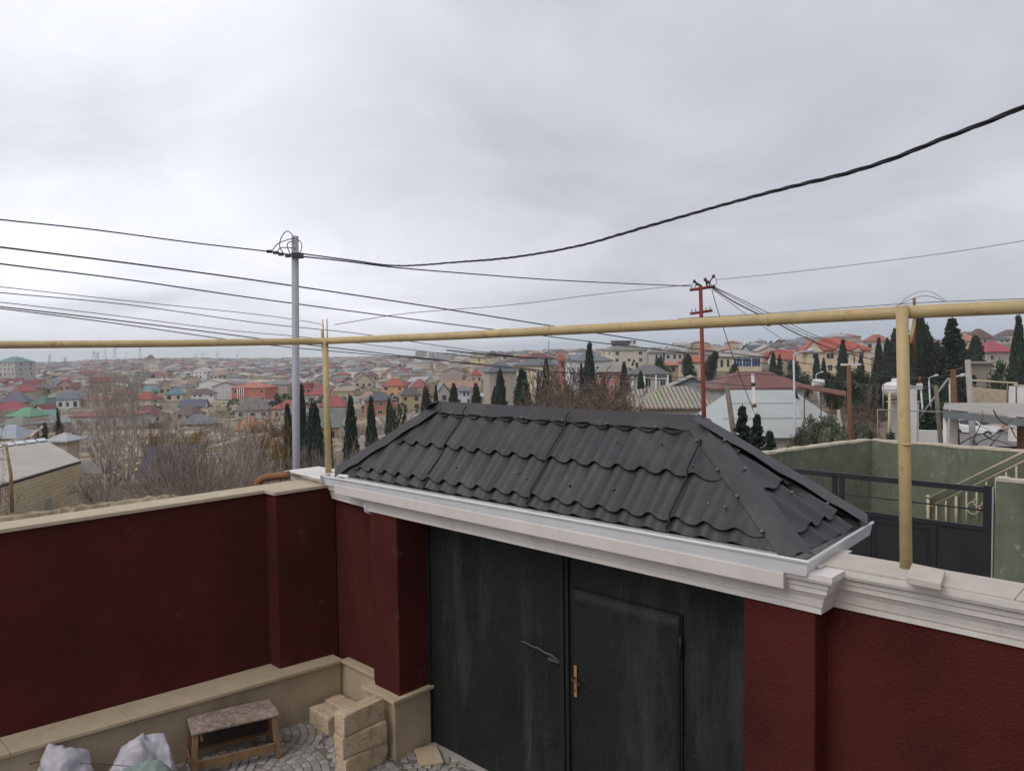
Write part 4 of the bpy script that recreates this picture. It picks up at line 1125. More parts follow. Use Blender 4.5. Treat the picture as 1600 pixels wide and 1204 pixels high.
def tank():
    d = 31.0
    root = thing('water_tank', 'whitewashed round water tank raised on posts behind the ochre post', 'water tank', PD(1404, 690, d))
    c = PD(1401, 621, d); k = d / F * .86
    mb = MB(); mb.lathe(c, [(4 * k, -3 * k), (14 * k, 0 * k), (22 * k, 7 * k), (25 * k, 15 * k), (24 * k, 22 * k), (18 * k, 27 * k), (9 * k, 29 * k), (9 * k, 34 * k), (7 * k, 35 * k)], 20); mb.build('tank', M['white'], root)
    for dx, dy in ((-14, -.3), (14, -.3), (-13, .6), (13, .6)):
        a = PD(1404 + dx, 614, d + dy); mb = MB(); mb.tube([a, a - Vector((0, 0, 2.6))], .05, 8); mb.build('leg', M['beige'], root)
    mb = MB(); a, b = PD(1388, 622, d - .2), PD(1400, 622, d - .2); mb.tube([a, b], .05, 6); mb.tube([PD(1389, 629, d), PD(1402, 631, d)], .04, 6); mb.build('brace', M['beige'], root)
    r2 = thing('white_shed', 'small whitewashed block shed standing under the water tank', 'shed', PD(1413, 700, d))
    a, b = PD(1393, 629, d + .8), PD(1436, 629, d + .8); mb = MB(); mb.box(a.x, b.x, a.y, a.y + .3, a.z - 3, a.z); mb.build('wall', M['white'], r2)
    mb = MB(); mb.box(a.x - .06, b.x + .06, a.y - .06, a.y + .36, a.z + .003, a.z + .06); mb.build('roof_slab', M['concrete'], r2)
    r3 = thing('gate_post', 'white plastered square post with a flat cap right of the ochre post', 'post', PD(1428, 700, 27))
    a, b = PD(1424, 606, 27), PD(1433, 606, 27); mb = MB(); mb.box(a.x, b.x, a.y, a.y + .2, a.z - 4, a.z); mb.build('shaft', M['white'], r3); mb = MB(); mb.box(a.x - .03, b.x + .14, a.y - .03, a.y + .23, a.z + .003, a.z + .07); mb.build('cap', M['concrete'], r3)
tank()
def street_wall(label, pts, d, h, m, name='street_wall'):
    mb = MB(); n = 18; q = smooth_pts([PD(x, y, dd) for (x, y), dd in zip(pts, d)], n)
    for a, b in zip(q[:-1], q[1:]):
        f = Vector((0, .25, 0)); mb.hexa([a - Vector((0, 0, h)), b - Vector((0, 0, h)), b + f - Vector((0, 0, h)), a + f - Vector((0, 0, h)), a, b, b + f, a + f])
    o = mb.build(name, m, loc=q[0] - Vector((0, 0, h))); tag(o, label, 'wall')
stone = mat('tan_street_stone', (.40, .33, .25), .95, .2, 2, .3, 10, .1, stain=((.25, .2, .15), 1.5, .52, .6, 1))
street_wall('long pale stone wall lining the street beyond the car', [(1430, 648), (1500, 650), (1560, 653), (1700, 668)], (78, 80, 76, 60), 3.4, stone)
street_wall('low white block wall beside the street at far right', [(1580, 603), (1640, 606)], (55, 52), 4, M['white'])
street_wall('tan ashlar wall above the street behind the concrete pole', [(1518, 604), (1580, 610), (1660, 618)], (68, 64, 60), 3.5, stone)
street_wall('low pale masonry fence between the shed and grey timber pole', [(1436, 672), (1475, 673)], (36, 36), 3, M['white'])
# red-roofed shelter and white barrel near the olive bush
root = thing('shelter', 'open rusty red roofed shelter behind the olive bush', 'shelter', PD(1285, 640, 40))
mb = MB(); a, b, c, e = PD(1246, 603, 38), PD(1322, 618, 38), PD(1322, 611, 43), PD(1252, 599, 43)
mb.hexa([v - Vector((0, 0, .06)) for v in (a, b, c, e)] + [a, b, c, e]); mb.build('roof', mat('rusty_red_sheet', (.17, .075, .055), .8, .2, 2, 0, 5, .2), root)
for x in (1257, 1283, 1300, 1318): mb = MB(); p = PD(x, 610, 38.3); p.z -= .1; mb.tube([p, p - Vector((0, 0, 3))], .03, 6); mb.build('post', M['brownpole'], root)
mb = MB(); c = PD(1278, 598, 41); mb.tube([c - Vector((.28, 0, 0)), c - Vector((.25, 0, 0)), c + Vector((.28, 0, 0)), c + Vector((.31, 0, 0))], [.17, .21, .21, .17], 12)
o = mb.build('barrel', M['white'], loc=c); tag(o, 'white water barrel lying on top of the rusty red roofed shelter', 'barrel')

# ------------------------------------------------------------------ cables
def wire(label, pts, r=.011, m='wire', n=8, twist=0.0, cat='cable', name='cable'):
    q = smooth_pts([PD(x, y, d) for x, y, d in pts], n)
    mb = MB()
    if twist:
        L_ = 0; acc = [0]
        for a, b in zip(q[:-1], q[1:]): L_ += (b - a).length; acc.append(L_)
        fine = []; k = int(L_ / .07)
        for i in range(k + 1):
            s = L_ * i / k; j = 0
            while j < len(acc) - 2 and acc[j + 1] < s: j += 1
            fine.append(q[j].lerp(q[j + 1], (s - acc[j]) / max(acc[j + 1] - acc[j], 1e-6)))
        for st in range(3):
            pp = []
            for i, p in enumerate(fine):
                d_ = (fine[min(i + 1, k)] - fine[max(i - 1, 0)]).normalized(); a = d_.cross(Vector((0, 0, 1))).normalized(); b = d_.cross(a)
                ph = i * .07 / twist * 2 * math.pi + st * 2.094
                lo = 1.0 + .5 * noise.noise(Vector((i * .05, st, 2)))
                pp.append(p + (a * math.cos(ph) + b * math.sin(ph)) * r * 1.0 * lo)
            mb.tube(pp, r, 6)
    else: mb.tube(q, r, 6)
    o = mb.build(name, M[m], loc=q[0]); tag(o, label, cat); return o
wire('thick twisted black cable sweeping from the grey pole up to the right', [(470, 396, 15), (545, 406, 14.0), (620, 415, 12.6), (720, 409, 11), (800, 402, 9.8), (900, 385, 8.6), (1000, 357, 7.4), (1100, 328.5, 6.5), (1200, 301, 5.7), (1350, 263, 4.85), (1470, 218, 4.3), (1600, 167, 3.8), (1760, 92, 3.3)], .0073, twist=.62)
wire('black cable from the left edge down to the top of the grey pole', [(-120, 328, 12), (0, 343, 12.8), (140, 358, 13.6), (300, 379, 14.4), (421, 393, 14.9), (455, 398, 15)], .0125, twist=0)
wire('black cable from the grey pole to the red oxide pole', [(466, 400, 15), (540, 408, 16), (620, 418, 17.5), (740, 428, 19.5), (860, 437, 21.8), (980, 443, 24), (1080, 447, 26)], .015)
wire('upper dark cable sloping from the left edge down behind the gas pipe', [(-150, 368, 13), (0, 386, 14), (200, 411, 15.6), (400, 438, 17.5), (640, 474, 20), (880, 512, 23), (1000, 531, 25), (1095, 546, 27), (1200, 559, 30), (1290, 572, 33), (1340, 577, 35)], .017)
wire('second dark cable sloping just under the upper one', [(-150, 392, 14), (0, 412, 15), (200, 437, 17), (400, 466, 19), (640, 498, 22), (830, 522, 24), (950, 537, 26), (1080, 552, 28), (1200, 568, 31)], .015)
wire('thin wire highest in the bundle at the lower left', [(-100, 438, 15), (0, 448, 16), (200, 470, 18), (400, 491, 20), (490, 504, 21), (506, 510, 21)], .009, 'wiregrey')
wire('thin wire running from the lower left under the gas pipe', [(-100, 446, 16), (0, 457, 17), (200, 476, 19), (400, 504, 21.5), (560, 521, 23), (680, 539, 25), (800, 556, 27), (900, 563, 29)], .011)
wire('faint thin wire crossing left of the ochre left post', [(-100, 462, 16), (0, 472, 17), (180, 493, 19), (360, 516, 21), (480, 527, 22.5), (640, 546, 24), (760, 560, 26)], .009)
wire('dark wire in the low bundle, passing behind the left post', [(-100, 468, 16.5), (0, 479, 17.2), (180, 500, 19), (330, 519, 20.6), (470, 537, 22), (640, 557, 24), (820, 577, 27), (1000, 588, 31)], .014)
wire('lower dark wire in the low bundle sloping to the town', [(-100, 473, 16.5), (0, 482, 17.2), (180, 505, 19), (360, 531, 21), (440, 541, 21.8), (560, 552, 23.5), (700, 564, 25), (790, 572, 27), (900, 583, 29), (1100, 591, 34)], .012)
wire('short thick black splice hanging on the wire by the yellow house', [(698, 547, 26), (755, 553, 27), (790, 556, 27.5), (840, 560, 28.5)], .022)
wire('thin grey wire climbing from the ochre left post to the red pole', [(523, 507, 20), (640, 489, 21.5), (800, 476, 23.5), (940, 459, 25), (1083, 444, 26)], .009, 'wiregrey')
wire('thin grey wire rising from the red pole to the right edge', [(1118, 437, 26), (1220, 427, 25), (1340, 413, 23.5), (1480, 395, 22), (1600, 376, 20.5), (1720, 355, 19)], .009, 'wiregrey')
wire('thicker dark cable falling from the red pole to the right', [(1112, 449, 26), (1150, 473, 28), (1210, 503, 31), (1260, 528, 34), (1310, 548, 38), (1400, 570, 46)], .024)
wire('upper thin cable falling from the red pole to the right', [(1115, 448, 26), (1160, 469, 28), (1215, 496, 31), (1265, 520, 34), (1320, 541, 38), (1400, 560, 46)], .014)
wire('thin wire falling from the red pole between the thicker cables', [(1114, 448.5, 26), (1155, 470, 28), (1210, 499, 31), (1262, 523, 34), (1330, 548, 39)], .012)
wire('faint wire falling steeply from the red pole past the blue glazed house', [(1113, 452, 26), (1155, 483, 27), (1200, 515, 29), (1246, 546, 31), (1262, 556, 32)], .010, 'wiregrey')
wire('dark drop wire from the red pole past the white pole', [(1112, 452, 26), (1120, 480, 26), (1132, 518, 26), (1150, 570, 26), (1172, 628, 26), (1190, 668, 26.5), (1206, 690, 27)], .012)
wire('wire lying along the top of the gas pipe with a loop at the post', [(1060, 498, 7.2), (1190, 490, 6.4), (1330, 480, 5.7), (1420, 474, 5.35), (1480, 471, 5.1), (1600, 466.5, 4.7), (1720, 461, 4.4)], .0022)
wire('small wire loop arching over the right ochre post', [(1405, 476, 5.6), (1418, 464, 5.6), (1436, 456, 5.6), (1452, 455.5, 5.6), (1465, 461, 5.6), (1478, 470, 5.6)], .0018, 'wiregrey')
wire('lower wire loop behind the right ochre post', [(1400, 478, 5.6), (1420, 469, 5.6), (1440, 462.5, 5.6), (1458, 464, 5.6), (1476, 471, 5.6)], .002)
mb = MB(); mb.tube([PD(1428.5, 466, 5.9), PD(1429, 560, 5.9)], .011, 6); o = mb.build('rod', M['rust'], loc=PD(1429, 560, 5.9)); tag(o, 'thin dark rod sticking up behind the right ochre post', 'rod')
for i, (lb, pts) in enumerate((('wire crossing the dark cypresses at mid height', [(1330, 560, 27), (1370, 572, 28), (1430, 576, 30), (1490, 573, 33), (1520, 566, 36)]),
    ('lower wire crossing in front of the water tank', [(1210, 577, 29), (1270, 590, 28), (1330, 598, 27), (1400, 604, 28), (1480, 603, 33)]),
    ('wire crossing just above the rusty shelter', [(1100, 594, 26), (1180, 585, 27), (1240, 589, 29), (1330, 606, 27), (1420, 608, 30), (1510, 600, 37)]),
    ('sagging wire from the brown timber pole to the cypresses', [(1329, 571, 27), (1350, 580, 28), (1390, 588, 29), (1440, 590, 31), (1489, 585, 33)]),
    ('thin wire spanning from the red pole over the striped roof', [(900, 586, 24), (1000, 592, 25), (1098, 597, 26), (1180, 604, 27)]),
    ('thin wire crossing before the brown tiled roof', [(1100, 580, 26), (1180, 582, 28), (1260, 594, 30), (1300, 603, 31)]))):
    wire(lb, pts, .009, 'wiregrey' if i % 2 else 'wire')
# ------------------------------------------------------------------ tree templates (unit height, unit width)
def mesh_from(mb, name, m):
    me = bpy.data.meshes.new(name); me.from_pydata([tuple(v) for v in mb.v], [], mb.f); me.materials.append(m)
    me.polygons.foreach_set('use_smooth', mb.smooth); me.update(); return me
def leafquad(mb, p, d, w, l, rr, bend=.3):
    """small leaf clump: bent two-piece blade"""
    d = d.normalized(); a = d.orthogonal().normalized(); b = d.cross(a); t = rr.uniform(0, 6.283)
    s = (a * math.cos(t) + b * math.sin(t)) * w
    n_ = d.cross(s).normalized() * w * bend
    o = len(mb.v); mb.v += [p - s * .6, p + s * .6, p + d * l * .6 + s * .75 + n_, p + d * l * .55 - s * .75 + n_, p + d * l]
    mb.f += [[o, o + 1, o + 2, o + 3], [o + 3, o + 2, o + 4]]; mb.mi += [0, 0]; mb.smooth += [False, False]
def cypress_mesh(seed, shape, n=2600, m='cyp'):
    rr = random.Random(seed); mb = MB()
    def rad(z, a):
        if shape == 0: r = min(1, (z + .04) * 5) ** .6 * (1 - z) ** .62 * (1 + .25 * z)     # column
        elif shape == 1: r = min(1, (z + .05) * 4) ** .7 * (1 - z) ** .85 * 1.08             # cone
        else: r = min(1, (z + .05) * 6) ** .5 * (1 - z ** 2.4) ** .75 * .95                  # blunt column
        r *= 1 + .28 * noise.noise(Vector((math.cos(a) * 1.5 + seed, math.sin(a) * 1.5, z * 6))) + .14 * noise.noise(Vector((math.cos(a) * 4, math.sin(a) * 4 + seed, z * 15)))
        return max(r, .0) * .5
    # dark inner mass
    nz, na = 22, 14
    for i in range(nz):
        for j in range(na):
            a = 2 * math.pi * j / na; z = .03 + .93 * i / (nz - 1); r = rad(z, a) * .80
            mb.v.append(Vector((r * math.cos(a), r * math.sin(a), z)))
    for i in range(nz - 1):
        for j in range(na):
            mb.f.append([i * na + j, i * na + (j + 1) % na, (i + 1) * na + (j + 1) % na, (i + 1) * na + j]); mb.mi.append(0); mb.smooth.append(False)
    for k in range(n):
        z = rr.random() ** 1.15 * .99; a = rr.uniform(0, 6.283); r = rad(z, a) * rr.uniform(.72, 1.0) + (.07 * rr.random() ** 3)
        p = Vector((r * math.cos(a), r * math.sin(a), z))
        d = Vector((math.cos(a) * .35 + rr.uniform(-.25, .25), math.sin(a) * .35 + rr.uniform(-.25, .25), rr.uniform(.25, .5)))
        leafquad(mb, p, d * 1.0, .030, rr.uniform(.02, .045) * (1.9 if rr.random() < .2 else 1), rr)
    return mesh_from(mb, 'crown', M[m])
def spruce_mesh(seed, m='spruce'):
    rr = random.Random(seed); mb = MB(); z = .06
    while z < .985:
        R_ = .5 * (1 - z) ** .85 + .015; k = int(5 + 9 * (1 - z))
        for j in range(k):
            a = rr.uniform(0, 6.283); L_ = R_ * rr.uniform(.65, 1.12)
            droop = rr.uniform(-.12, .05)
            for q in range(9):
                t = (q + .5) / 9; x = L_ * t; zz = z + droop * t * L_ + .05 * t * t * L_
                for s in (-1, 1):
                    d = Vector((math.cos(a + s * .75), math.sin(a + s * .75), rr.uniform(-.25, .1)))
                    leafquad(mb, Vector((x * math.cos(a), x * math.sin(a), zz)), d, .028, .075 * (1.15 - t * .5), rr)
            leafquad(mb, Vector((L_ * .9 * math.cos(a), L_ * .9 * math.sin(a), z + droop * L_)), Vector((math.cos(a), math.sin(a), .1)), .02, .06, rr)
        z += .030 * (1.25 - z * .5)
    for q in range(12): leafquad(mb, Vector((0, 0, .95 + q * .003)), Vector((rr.uniform(-.3, .3), rr.uniform(-.3, .3), 1)), .012, .04, rr)
    return mesh_from(mb, 'crown', M[m])
def bush_mesh(seed, m, n=3200, lumps=16, leaf=.030, flat=1.0):
    rr = random.Random(seed); mb = MB(); cs = []
    for i in range(lumps):
        a = rr.uniform(0, 6.283); r = rr.uniform(0, .34) ; z = rr.uniform(.16, .80)
        r *= (1.15 - abs(z - .45))
        cs.append((Vector((r * math.cos(a), r * math.sin(a), z)), rr.uniform(.11, .21)))
    for c, r in cs:      # ragged inner mass of each clump
        o = len(mb.v)
        bm = bmesh.new(); bmesh.ops.create_icosphere(bm, subdivisions=2, radius=1)
        for v in bm.verts: mb.v.append(c + v.co * r * .62 * (1 + .5 * noise.noise(v.co * 1.8 + c * 9)))
        for f in bm.faces: mb.f.append([o + v.index for v in f.verts]); mb.mi.append(0); mb.smooth.append(False)
        bm.free()
    for k in range(n):
        c, r = rr.choice(cs)
        d = Vector((rr.gauss(0, 1), rr.gauss(0, 1), rr.gauss(.15, 1))).normalized()
        p = c + d * r * rr.uniform(.62, 1.15); p.z = max(.01, p.z)
        leafquad(mb, p, d + Vector((rr.uniform(-.7, .7), rr.uniform(-.7, .7), rr.uniform(-.4, .8))), leaf * .45, leaf * rr.uniform(.7, 1.5), rr)
    return mesh_from(mb, 'crown', M[m])
def pine_mesh(seed, m='pine'):
    rr = random.Random(seed); mb = MB()
    for b in range(70):
        a = rr.uniform(0, 6.283); z = rr.uniform(.08, .9); r = .46 * (1 - z) ** .6 * rr.uniform(.35, 1)
        c = Vector((r * math.cos(a), r * math.sin(a), z)); up = Vector((math.cos(a) * .5, math.sin(a) * .5, rr.uniform(.6, 1.1))).normalized()
        for q in range(46):
            t = rr.random(); p = c + up * (t * .13)
            d = up * .5 + Vector((rr.gauss(0, .6), rr.gauss(0, .6), rr.gauss(0, .5)))
            leafquad(mb, p, d, .008, rr.uniform(.04, .075), rr, .1)
    return mesh_from(mb, 'crown', M[m])
def trunk_mesh(r0, r1, h, m, seed=0, n=8):
    mb = MB(); pts = [Vector((noise.noise(Vector((i, seed, 0))) * .012 * i, noise.noise(Vector((seed, i, 3))) * .012 * i, -.1 + (h + .1) * i / 6)) for i in range(7)]
    mb.tube(pts, [lerp(r0, r1, i / 6) for i in range(7)], n); return mesh_from(mb, 'trunk', M[m])
def branch_mesh(seed, m, stems, levels, spread, ln, ratio, kids, r0, up=.25, sides=3, crook=.25, h0=0.0, rmin=.0021):
    """bare crown: recursive crooked branches, brought to unit height and width, then skinned as thin tubes"""
    rr = random.Random(seed); br = []
    def grow(p, d, L_, r, lev):
        k = 4 if lev > 1 else 3; pts = [p]; dd = d.copy()
        for i in range(k):
            dd = (dd + Vector((rr.gauss(0, crook), rr.gauss(0, crook), rr.gauss(0, crook) + up * .25))).normalized()
            pts.append(pts[-1] + dd * L_ / k)
        br.append((pts, [max(lerp(r, r * .55, i / k), rmin) for i in range(k + 1)], lev))
        if lev <= 0: return
        nk = kids + (1 if rr.random() < .6 else 0)
        for j in range(nk):
            t = rr.uniform(.3, 1.0) if j else 1.0
            f = t * k; i = min(int(f), k - 1); q = pts[i].lerp(pts[i + 1], f - i)
            ax = Vector((rr.gauss(0, 1), rr.gauss(0, 1), rr.gauss(0, 1))).normalized()
            nd = (dd + ax * spread * rr.uniform(.6, 1.25) + Vector((0, 0, up))).normalized()
            grow(q, nd, L_ * ratio * rr.uniform(.75, 1.2), r * lerp(1, .6, t) * .68, lev - 1)
    for s in range(stems):
        a = 2 * math.pi * (s + rr.random() * .6) / stems
        d = Vector((math.cos(a) * spread * (.75 if stems > 1 else .0), math.sin(a) * spread * (.75 if stems > 1 else 0), 1)).normalized()
        grow(Vector((.02 * math.cos(a), .02 * math.sin(a), h0)), d, ln * rr.uniform(.85, 1.15), r0, levels)
    allp = [p for pts, _, _ in br for p in pts]
    zs = sorted(p.z for p in allp)[int(len(allp) * .995)]; ws = sorted(max(abs(p.x), abs(p.y)) for p in allp)[int(len(allp) * .96)]
    mb = MB()
    for pts, rs, lev in br:
        mb.tube([Vector((p.x * .5 / ws, p.y * .5 / ws, h0 + (p.z - h0) / (zs - h0) * (1 - h0))) for p in pts], rs, 3 if lev < levels - 1 else 5, cap=False)
    return mesh_from(mb, 'crown', M[m])
T = {}
T['cyp0'] = [('crown', cypress_mesh(1, 0)), ('trunk', trunk_mesh(.05, .04, .2, 'bark', 1))]
T['cyp1'] = [('crown', cypress_mesh(2, 1)), ('trunk', trunk_mesh(.05, .04, .2, 'bark', 2))]
T['cyp2'] = [('crown', cypress_mesh(3, 2)), ('trunk', trunk_mesh(.05, .04, .2, 'bark', 3))]
T['cyp3'] = [('crown', cypress_mesh(4, 1, m='cyp2')), ('trunk', trunk_mesh(.05, .04, .2, 'bark', 4))]
T['spruce'] = [('crown', spruce_mesh(5)), ('trunk', trunk_mesh(.03, .006, .95, 'bark', 5))]
T['spruce2'] = [('crown', spruce_mesh(6)), ('trunk', trunk_mesh(.03, .006, .95, 'bark', 6))]
T['olive'] = [('crown', bush_mesh(7, 'olive', 9000, 26, .026)), ('trunk', trunk_mesh(.03, .015, .5, 'bark', 7))]
T['shrub'] = [('crown', bush_mesh(8, 'leafdark', 3600, 16, .034)), ('trunk', trunk_mesh(.03, .015, .4, 'bark', 8))]
T['shrub2'] = [('crown', bush_mesh(9, 'cyp2', 3600, 14, .034)), ('trunk', trunk_mesh(.03, .015, .4, 'bark', 9))]
T['pine'] = [('crown', pine_mesh(10)), ('trunk', trunk_mesh(.03, .012, .8, 'bark', 10))]
T['bareA'] = [('crown', branch_mesh(11, 'twig', 9, 5, .62, .34, .72, 2, .019, .22))]
T['bareB'] = [('crown', branch_mesh(12, 'paletwig', 8, 5, .60, .34, .74, 2, .020, .20))]
T['bareC'] = [('crown', branch_mesh(13, 'redtwig', 6, 6, .75, .30, .72, 2, .014, .10, rmin=.0032))]
T['ochre'] = [('crown', branch_mesh(14, 'ochretwig', 12, 5, .42, .36, .72, 2, .011, .40))]
T['poplar'] = [('crown', branch_mesh(15, 'paletwig', 7, 5, .34, .40, .72, 2, .017, .55, crook=.10, h0=.24, rmin=.0018)), ('trunk', trunk_mesh(.030, .022, .28, 'limetrunk', 15, 10))]
T['poplar2'] = [('crown', branch_mesh(16, 'paletwig', 8, 5, .36, .40, .72, 2, .016, .55, crook=.10, h0=.20, rmin=.0018)), ('trunk', trunk_mesh(.030, .022, .25, 'limetrunk', 16, 10))]
T['gnarl'] = [('crown', branch_mesh(17, 'bark', 3, 5, .85, .32, .74, 2, .022, .02, crook=.35))]
T['scrub'] = [('crown', branch_mesh(18, 'twig', 14, 3, .55, .40, .62, 2, .010, .2))]
def tree(kind, px, yt, d, w_px, label, name, cat='tree', group=None, base=None, rz=None, lean=0):
    """stand a tree of the given kind on the ground at depth d so that its crown reaches the photo's row yt"""
    p = at(px, d); top = ztop(px, yt, d)
    if base is not None: p.z = base
    h = top - p.z; w = w_px / F * d * (1.35 if kind.startswith('spruce') else 1)
    root = thing(name, label, cat, p, group, rnd.uniform(0, 6.28) if rz is None else rz)
    root.rotation_euler = (R(lean), 0, root.rotation_euler[2])
    root.scale = (w, w, h)
    for n_, me in T[kind]:
        o = bpy.data.objects.new(n_, me); COL.objects.link(o); o.parent = root
        if n_ == 'trunk':
            o.scale = (1.15, 1.15, 1) if kind.startswith('poplar') else (.8, .8, 1)
    return root
g1 = 'cypresses on the slope behind the left end of the gate wall'
C = lambda k, x, yt, d, w, lb, g=g1, n='cypress_tree', **kw: tree(k, x, yt, d, w * 1.35, lb, n, 'cypress', g, **kw)
C('cyp0', 447, 633, 52, 17, 'narrow dark cypress standing just left of the grey pole')
C('cyp0', 458, 648, 55, 11, 'thin cypress half hidden by the left side of the grey pole')
C('cyp1', 470, 602, 58, 20, 'tallest dark cypress emerging right behind the grey pole')
C('cyp2', 488, 630, 50, 27, 'broad blunt cypress between the grey pole and the left ochre post')
C('cyp0', 510, 640, 54, 13, 'slim cypress hidden behind the left ochre post')
C('cyp1', 546, 620, 46, 29, 'broad conical cypress standing right of the left ochre post')
C('cyp1', 578, 621, 62, 22, 'slender cypress left of the grey green pine')
C('cyp0', 606, 624, 80, 12, 'thin cypress in front of the brick house with grey hip roof')
C('cyp3', 664, 606, 92, 26, 'ragged cypress before the yellow unfinished house')
C('cyp1', 680, 602, 95, 13, 'thin pointed cypress left of the pale green roof')
C('cyp2', 708, 600, 95, 17, 'blunt cypress left of the blue and white house')
C('cyp2', 743, 600, 92, 16, 'blunt cypress right of the blue and white house')
C('cyp3', 781, 579, 80, 28, 'twin topped broad cypress in front of the tall grey block')
C('cyp2', 773, 605, 82, 16, 'short cypress at the foot of the tall grey block')
C('cyp2', 815, 578, 78, 27, 'broad cypress left of the cream block above the canopy ridge')
C('cyp3', 841, 582, 84, 14, 'slim cypress in front of the left half of the cream block')
C('cyp3', 853, 562, 82, 21, 'tall ragged cypress in front of the right half of the cream block')
C('cyp1', 921, 536, 110, 24, 'tall pointed cypress rising above the grey roofs at the centre')
C('cyp1', 908, 568, 112, 11, 'small cypress beside the tall pointed one at the centre')
C('cyp3', 975, 567, 98, 20, 'leaning olive cypress before the grey roofed house with columns')
C('cyp1', 1001, 580, 96, 18, 'dark cypress right of the olive one, before the house columns')
C('cyp3', 943, 588, 98, 14, 'dim brownish cypress before the pink brick house')
g2 = 'cypresses on the hillside at right'
for k, x, yt, d, w, lb in (('cyp0', 1208, 550, 150, 9, 'left one of the two thin cypresses behind the tall street lamp'), ('cyp1', 1218, 554, 150, 9, 'right one of the two thin cypresses behind the tall street lamp'),
    ('cyp0', 1276, 553, 140, 9, 'small thin cypress before the left end of the big cream house'), ('cyp1', 1287, 559, 140, 9, 'smaller thin cypress before the middle of the big cream house'),
    ('cyp1', 1317, 531, 125, 17, 'pointed cypress standing in front of the big cream house'), ('cyp1', 1345, 556, 135, 12, 'dim cypress before the right end of the big cream house'),
    ('cyp1', 1373, 528, 115, 13, 'slim cypress at the right corner of the big cream house'), ('cyp3', 1386, 529, 112, 13, 'slim olive cypress just left of the dense cypress clump'),
    ('cyp2', 1400, 514, 104, 18, 'blunt tall cypress left of the right ochre post'), ('cyp0', 1412, 506, 106, 18, 'tall cypress hidden behind the right ochre post'),
    ('cyp1', 1437, 494, 98, 30, 'tallest cypress just right of the right ochre post'), ('cyp3', 1452, 524, 100, 24, 'olive cypress in front of the tallest one at right'),
    ('cyp1', 1447, 508, 104, 18, 'dark cypress behind the olive one at right'), ('cyp3', 1464, 534, 97, 22, 'shorter olive cypress at the right of the dense cypress clump'), ('cyp0', 1428, 520, 95, 20, 'olive dark cypress hugging the right side of the ochre post'), ('cyp1', 1505, 533, 120, 13, 'small cypress right of the blue green spruce'),
    ('cyp2', 1524, 525, 118, 20, 'blunt cypress before the left end of the pink roofed house'), ('cyp1', 1591, 494, 84, 24, 'tall cypress at the far right edge of the view'),
    ('cyp1', 1583, 527, 100, 11, 'small cypress just left of the far right cypress')):
    C(k, x, yt, d, w * (1.35 if 1366 < x < 1460 else 1.1), lb, g2)
tree('spruce', 1487, 496, 92, 58, 'tall blue green spruce right of the right ochre post', 'spruce_tree', 'spruce')
g3 = 'small dark spruces before the pale metal roof'
tree('spruce2', 1160, 633, 24, 52, 'taller dark spruce left of the slim white pole', 'spruce_tree', 'spruce', g3)
tree('spruce', 1183, 646, 23.5, 50, 'spruce standing right behind the slim white pole', 'spruce_tree', 'spruce', g3)
tree('spruce2', 1203, 672, 23, 48, 'low spruce nearest the green wall corner', 'spruce_tree', 'spruce', g3)
tree('olive', 1290, 634, 25, 96, 'large grey green olive bush left of the brown timber pole', 'olive_bush', 'bush')
tree('olive', 1250, 655, 26, 50, 'smaller grey green bush behind the tall street lamp', 'olive_bush', 'bush')
tree('olive', 1352, 652, 30, 62, 'grey green bush right of the brown timber pole', 'olive_bush', 'bush')
tree('bareA', 1222, 690, 23, 56, 'low bare grey shrub behind the green wall corner', 'bare_shrub', 'shrub')
tree('bareC', 1350, 606, 36, 70, 'brown bare tree behind the brown timber pole', 'bare_tree', 'tree')
mb = MB()
for vp in ([(1498, 694), (1516, 684), (1536, 677), (1562, 675), (1580, 668), (1604, 664)], [(1512, 706), (1530, 690), (1548, 683), (1560, 674), (1572, 662), (1590, 650)], [(1536, 677), (1548, 686), (1566, 690), (1584, 696), (1606, 694)], [(1544, 700), (1556, 686), (1566, 676)], [(1552, 640), (1560, 654), (1574, 664), (1590, 672), (1606, 676)], [(1520, 686), (1528, 696), (1540, 704)], [(1580, 668), (1588, 684), (1600, 690)], [(1527, 702), (1520, 690), (1530, 668), (1536, 652), (1534, 640)]):
    q_ = smooth_pts([PD(x, y, 22.5) for x, y in vp], 4); mb.tube(q_, [lerp(.019, .006, i / (len(q_) - 1)) for i in range(len(q_))], 6)
o = mb.build('bare_vine', M['gatedark'], loc=PD(1540, 704, 22.5)); tag(o, 'dark bare vine branches below the carport roof', 'vine')
tree('shrub', 1393, 664, 28, 46, 'dark green shrub in front of the water tank posts', 'shrub', 'shrub')
tree('spruce2', 1450, 632, 38, 46, 'dark bushy fir below the small street lamp', 'fir_tree', 'fir')
tree('shrub', 1568, 553, 72, 46, 'dark round pine below the pink roofed house', 'round_pine', 'pine tree')
tree('shrub2', 1540, 598, 84, 60, 'dark ivy mound above the tan street wall', 'shrub', 'shrub')
